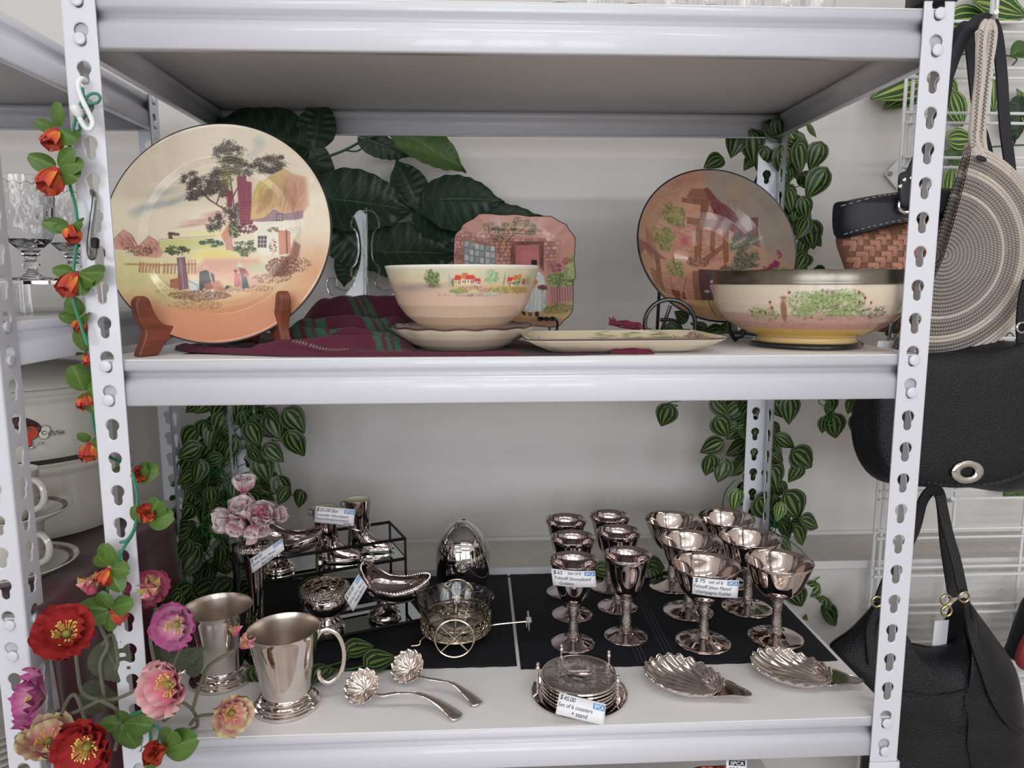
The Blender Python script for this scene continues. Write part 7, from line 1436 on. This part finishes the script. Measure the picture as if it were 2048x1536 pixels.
# coiled rope bag
rp_ = thing('rope_bag', 'half-round coiled cotton rope bag in cream and grey', 'handbag', tuple(A(1880, 690, y=.33)))
RY = .335; O_ = A(1868, 512, y=RY); M_rope = vcmat('coiled_cotton_rope', .9, bump=.4, bscale=900); NR = 28; dR = .0063; ea = (A(1952, 306, y=RY)-O_); a0 = math.atan2(ea.z, ea.x); V = []; F = []; C = []; cr_ = np.array(hexc('#cfc3b8')); dk = np.array(hexc('#33343a')); gy = np.array(hexc('#8d8885'))
for side in (0, 1):
    for r in range(NR):
        R_ = dR*(r+.6); n = max(16, int(60+R_*2400)); b0 = len(V); nseg = 6; white = r in (25, 26, 27, 20, 21, 15)
        for i in range(n+1):
            a = a0+.10-(PI+.12)*i/n; bul = .020*math.sqrt(max(0, 1-(R_/(dR*NR))**2))+.004; y = RY-bul if side == 0 else RY+.004
            cp_ = Vector((O_.x+R_*math.cos(a), y, O_.z+R_*math.sin(a)))
            for j in range(nseg):
                t_ = 2*PI*j/nseg+.5; rad = Vector((math.cos(a), 0, math.sin(a))); V.append(cp_+rad*math.cos(t_)*dR*.54+Vector((0, -1, 0))*math.sin(t_)*dR*.5)
                ph_ = (i+j*1.4) % 4; C.append(cr_*(.95 if ph_ < 2 else .85) if white and ph_ < 3.4 else (dk*1.2 if ph_ < 1.3 else cr_*.72 if ph_ < 2.8 else gy*.6))
        for i in range(n):
            for j in range(nseg): F.append((b0+i*nseg+j, b0+i*nseg+(j+1) % nseg, b0+(i+1)*nseg+(j+1) % nseg, b0+(i+1)*nseg+j))
V = [v-Vector(rp_['_o']) for v in V]; link('coiled_rope_wall', mesh('coiled_rope_wall', V, F, M_rope, True, col=np.array(C)), rp_)
Re = dR*(NR+.3); g = G(); g.add(tube([Vector((O_.x+Re*math.cos(a), RY+.004, O_.z+Re*math.sin(a))) for a in [a0+.1-(PI+.12)*i/80 for i in range(81)]], .0048, 8)); g.obj('rope_rim', mat('cream_rope', '#cfc4ba', .9, bump=.6, bscale=500), rp_)
M_crope = mat('cream_cotton_rope', '#cdc2b9', .9, bump=.6, bscale=600, bdist=.002)
for dx in (0, 1):
    for k in (-1, 1):
        pts = [tuple(A(a+k*5, b, y=yy)) for a, b, yy in (((1962, 318, .325), (1948, 280, .325), (1952, 220, .32), (1960, 150, .32), (1962, 90, .32), (1968, 55, .325), (1976, 42, .33)) if dx == 0 else ((1970, 322, .335), (1962, 280, .335), (1964, 220, .33), (1972, 150, .33), (1982, 90, .33), (1984, 60, .33), (1978, 42, .33)))]
        G().add(tube(cr(pts, 6), .0042, 8)).obj('rope_handle', M_crope, rp_)
    zg = [tuple(A(a+(i % 2*2-1)*3, b, y=.3135 if dx == 0 else .3235)) for i, (a, b) in enumerate([((1948 if q > .86 else 1948+ (1-q)*16) + (0 if dx == 0 else 12+10*(1-q)), 60+q*235) for q in [i_/60 for i_ in range(61)]])]
    G().add(tube(zg, .0008, 4)).obj('zigzag_stitching', M_stitchd, rp_)
G().add(puff([(1956, 310), (1972, 316), (1970, 324), (1953, 318)], .312, .002)).obj('fabric_tab', M_navy_l, rp_)
# small swing tag below the bags
t = thing('swing_tag', 'white swing tag hanging at the bottom of the rope bag', 'price tag', tuple(A(1775, 690, y=.36))); G().add(prism([A(1757, 682, y=.36), A(1792, 682, y=.36), A(1795, 706, y=.36), A(1753, 698, y=.36)], (0, .0008, 0))).obj('card', M_paper, t, False)
st_ = thing('strap_end', 'thin black strap with a silver clasp dangling beside the footed bowl', 'strap', tuple(A(1780, 670, y=.35))); ribbon(st_, [tuple(A(a, b, y=.35)) for a, b in ((1825, 520), (1810, 580), (1795, 630), (1775, 672))], .009, M_navy_l); ribbon(st_, [tuple(A(a, b, y=.345)) for a, b in ((1785, 635), (1782, 655), (1779, 675))], .004, M_ring, 'clasp')
# black flap bag
fb = thing('flap_bag', 'black leather flap bag with an oval metal turn lock', 'handbag', tuple(A(1900, 975, y=.30)))
G().add(puff([(1712, 800), (1704, 850), (1712, 905), (1740, 950), (1790, 968), (1900, 970), (2060, 960), (2075, 700), (1850, 702), (1770, 715), (1730, 750)], .335, .060, (1890, 840), wr=.002)).obj('bag_body', M_leather, fb, True)
flap = [(1752, 770), (1745, 830), (1748, 895), (1766, 938), (1800, 960), (1860, 972), (1920, 975), (1990, 968), (2040, 950), (2070, 925), (2078, 702), (1960, 704), (1850, 706), (1780, 722)]
Vf, Ff = puff(flap, .285, .022, (1905, 830), wr=.002, pw=.4); G().add((Vf, Ff)).obj('flap', M_leather, fb, True)
sc_ = [((1905+(a-1905)*.95), 830+(b-830)*.94) for a, b in flap[:10]]; bvf = BVHTree.FromPolygons(Vf, Ff)
def onf(p_, lift=.0008):
    h = bvf.ray_cast(Vector((p_.x, 0, p_.z)), Vector((0, 1, 0))); return h[0]+Vector((0, -lift, 0)) if h[0] is not None else p_
for k in (1, .985): stitches(fb, [onf(A(1905+(a-1905)*k, 830+(b-830)*k, y=.285)) for a, b in sc_], M_stitchd, lift=0, r=.0006)
oc_ = onf(A(1917, 937, y=.285), .002); g = G(); 
for k, (ra, rb) in enumerate(((1, 1), (1.0, 1.0))): pass
def ovr(u, v): a = u*2*PI; q = v*2*PI; rr = .0135+.0055*math.cos(q); return oc_+Vector((rr*1.42*math.cos(a), -.0025*math.sin(q)-.001, rr*math.sin(a)*1.0))
G().add(grid(ovr, 48, 10, cu=True, cv=True)).obj('turn_lock_plate', M_ring, fb, True); G().add(puff([(1908, 934), (1926, 932), (1930, 938), (1924, 943), (1909, 942)], oc_.y-.001, .0015)).obj('turn_lock', M_black, fb)
ribbon(fb, [tuple(A(a, b, y=.29)) for a, b in ((2050, 715), (2044, 690), (2042, 650), (2046, 600), (2055, 560))], .016, M_leather); G().add(tube(bez_arc(A(2043, 655, y=.283), .008, 0, 2*PI*.99, 20), .002, 8, True)).obj('strap_ring', M_ring, fb)
hookwire([(1850, 965), (1862, 985), (1885, 999), (1900, 1001), (1906, 997)], .455, .85, 'white display hook holding the black tote bag')
# black tote
tb = thing('tote_bag', 'slouchy black leather tote bag with a looped shoulder strap', 'handbag', tuple(A(1850, 1536, y=.30)))
tote = [(1757, 1202), (1735, 1225), (1700, 1262), (1668, 1285), (1662, 1300), (1680, 1345), (1710, 1400), (1728, 1480), (1735, 1600), (1900, 1640), (2060, 1620), (2050, 1500), (2036, 1400), (2018, 1320), (1985, 1270), (1950, 1222), (1930, 1196), (1918, 1215), (1925, 1262), (1912, 1285), (1880, 1295), (1845, 1292), (1812, 1286), (1795, 1290), (1785, 1262), (1775, 1225)]
Vt, Ft = puff(tote, .32, .060, (1870, 1430), wr=.006, rings=12); G().add((Vt, Ft)).obj('bag_body', M_leather, tb, True)
bvt = BVHTree.FromPolygons(Vt, Ft)
def ont(a, b, lift=.002):
    p_ = A(a, b, y=.27); h = bvt.ray_cast(CAM, (p_-CAM).normalized()); return h[0]+(CAM-h[0]).normalized()*lift if h[0] is not None else p_
G().add(tube([ont(a, b) for a, b in ((1802, 1384), (1840, 1390), (1880, 1391), (1910, 1387), (1936, 1378))], .0020, 6)).obj('pocket_edge', M_leather, tb); stitches(tb, [ont(a, b, .001) for a, b in ((1802, 1394), (1850, 1400), (1900, 1398), (1936, 1386))], M_stitchd, lift=0, r=.0006)
G().add(tube([ont(a, b, .001) for a, b in ((1925, 1215), (1930, 1270), (1940, 1330), (1934, 1370), (1930, 1400), (1938, 1440), (1935, 1490), (1945, 1540))], .0024, 6)).obj('seam', M_leather, tb)
ribbon(tb, [tuple(A(*a, y=yy)) for a, yy in (((1757, 1206), .27), ((1775, 1160), .28), ((1800, 1120), .29), ((1830, 1060), .31), ((1845, 1005), .33), ((1862, 982), .335), ((1878, 985), .34), ((1885, 1020), .34), ((1890, 1080), .33), ((1900, 1150), .31), ((1908, 1195), .30))], .019, M_leather)
ribbon(tb, [tuple(A(*a, y=yy)) for a, yy in (((1880, 990), .32), ((1895, 1060), .31), ((1912, 1120), .29), ((1926, 1186), .27))], .018, M_leather)
ribbon(tb, [ont(1932, 1200, .006), ont(1945, 1270, .006), ont(1968, 1340, .006), ont(1990, 1400, .006), ont(2020, 1445, .006), ont(2044, 1465, .006)], .015, M_leather)
ribbon(tb, [ont(1757, 1215, .005), ont(1740, 1260, .005), ont(1745, 1330, .005)], .015, M_leather)
for a, b in ((1754, 1203), (1928, 1194), (1892, 1200), (1893, 1222)): G().add(tube(bez_arc(A(a, b, y=.262), .0085, 0, 2*PI*.99, 20), .0018, 8, True)).obj('ring', mat('brass_ring', '#b0a27c', .25, metal=1), tb)
t = thing('swing_tag', 'white swing tag hanging inside the black tote bag', 'price tag', tuple(A(1878, 1288, y=.33))); G().add(prism([A(1870, 1242, y=.33), A(1898, 1240, y=.33), A(1892, 1300, y=.33), A(1864, 1296, y=.33)], (0, .0008, 0))).obj('card', M_paper, t, False)
# bag at the right edge
rb_ = thing('red_black_bag', 'black and red leather bag cut off at the edge of the picture', 'handbag', tuple(A(2050, 1340, y=.40))); G().add(puff([(2060, 1190), (2040, 1225), (2018, 1290), (2012, 1310), (2030, 1322), (2060, 1330), (2110, 1300), (2110, 1200)], .40, .03)).obj('bag_body', M_leather, rb_, True); G().add(puff([(2030, 1318), (2048, 1270), (2070, 1250), (2110, 1260), (2110, 1350), (2050, 1342)], .375, .012)).obj('red_panel', mat('red_leather', '#7d2a26', .45), rb_, True)
# items under the lower shelf
cp = thing('copper_tray', 'embossed copper tray standing below the lowest visible beam', 'tray', tuple(A(1425, 1640, y=.06))); c_ = A(1425, 1625, y=.055); mt = tilted(c_, .15)
def ct_(u, v): a = u*2*PI; r = .083*v; return mt @ Vector((r*math.cos(a)*1.0, r*math.sin(a)*.78, .004*v**4+.0016*math.cos(a*12)*(v > .5)*v+.0012*math.sin(v*22)*(v < .85)))
o = G().add(grid(ct_, 96, 24, cu=True)).obj('tray', mat('embossed_copper', '#8a4636', .3, metal=1, bump=1, bscale=160, bdist=.003, vor=True), cp, True); solid(o, .0015)
card('price_card', 'white tag with a black label hanging on the copper tray', [A(1453, 1519, y=.025), A(1494, 1521, y=.025), A(1492, 1552, y=.025), A(1451, 1550, y=.025)], [('$25.00', .10, .75, .30, False)], (.12, .92, .02, .36), lc=M_ink)
bl = thing('box', 'dark blue box on the shelf below, seen behind the poppies', 'box', tuple(A(180, 1540, y=.12))); G().add(bbox_(-.43, -.27, .10, .26, -.7934, -.55, .003)).obj('box_body', mat('dark_blue_card', '#10283a', .6), bl); G().add(bbox_(-.432, -.268, .098, .262, -.5505, -.535, .002)).obj('box_lid', mat('teal_card', '#17454f', .6), bl)
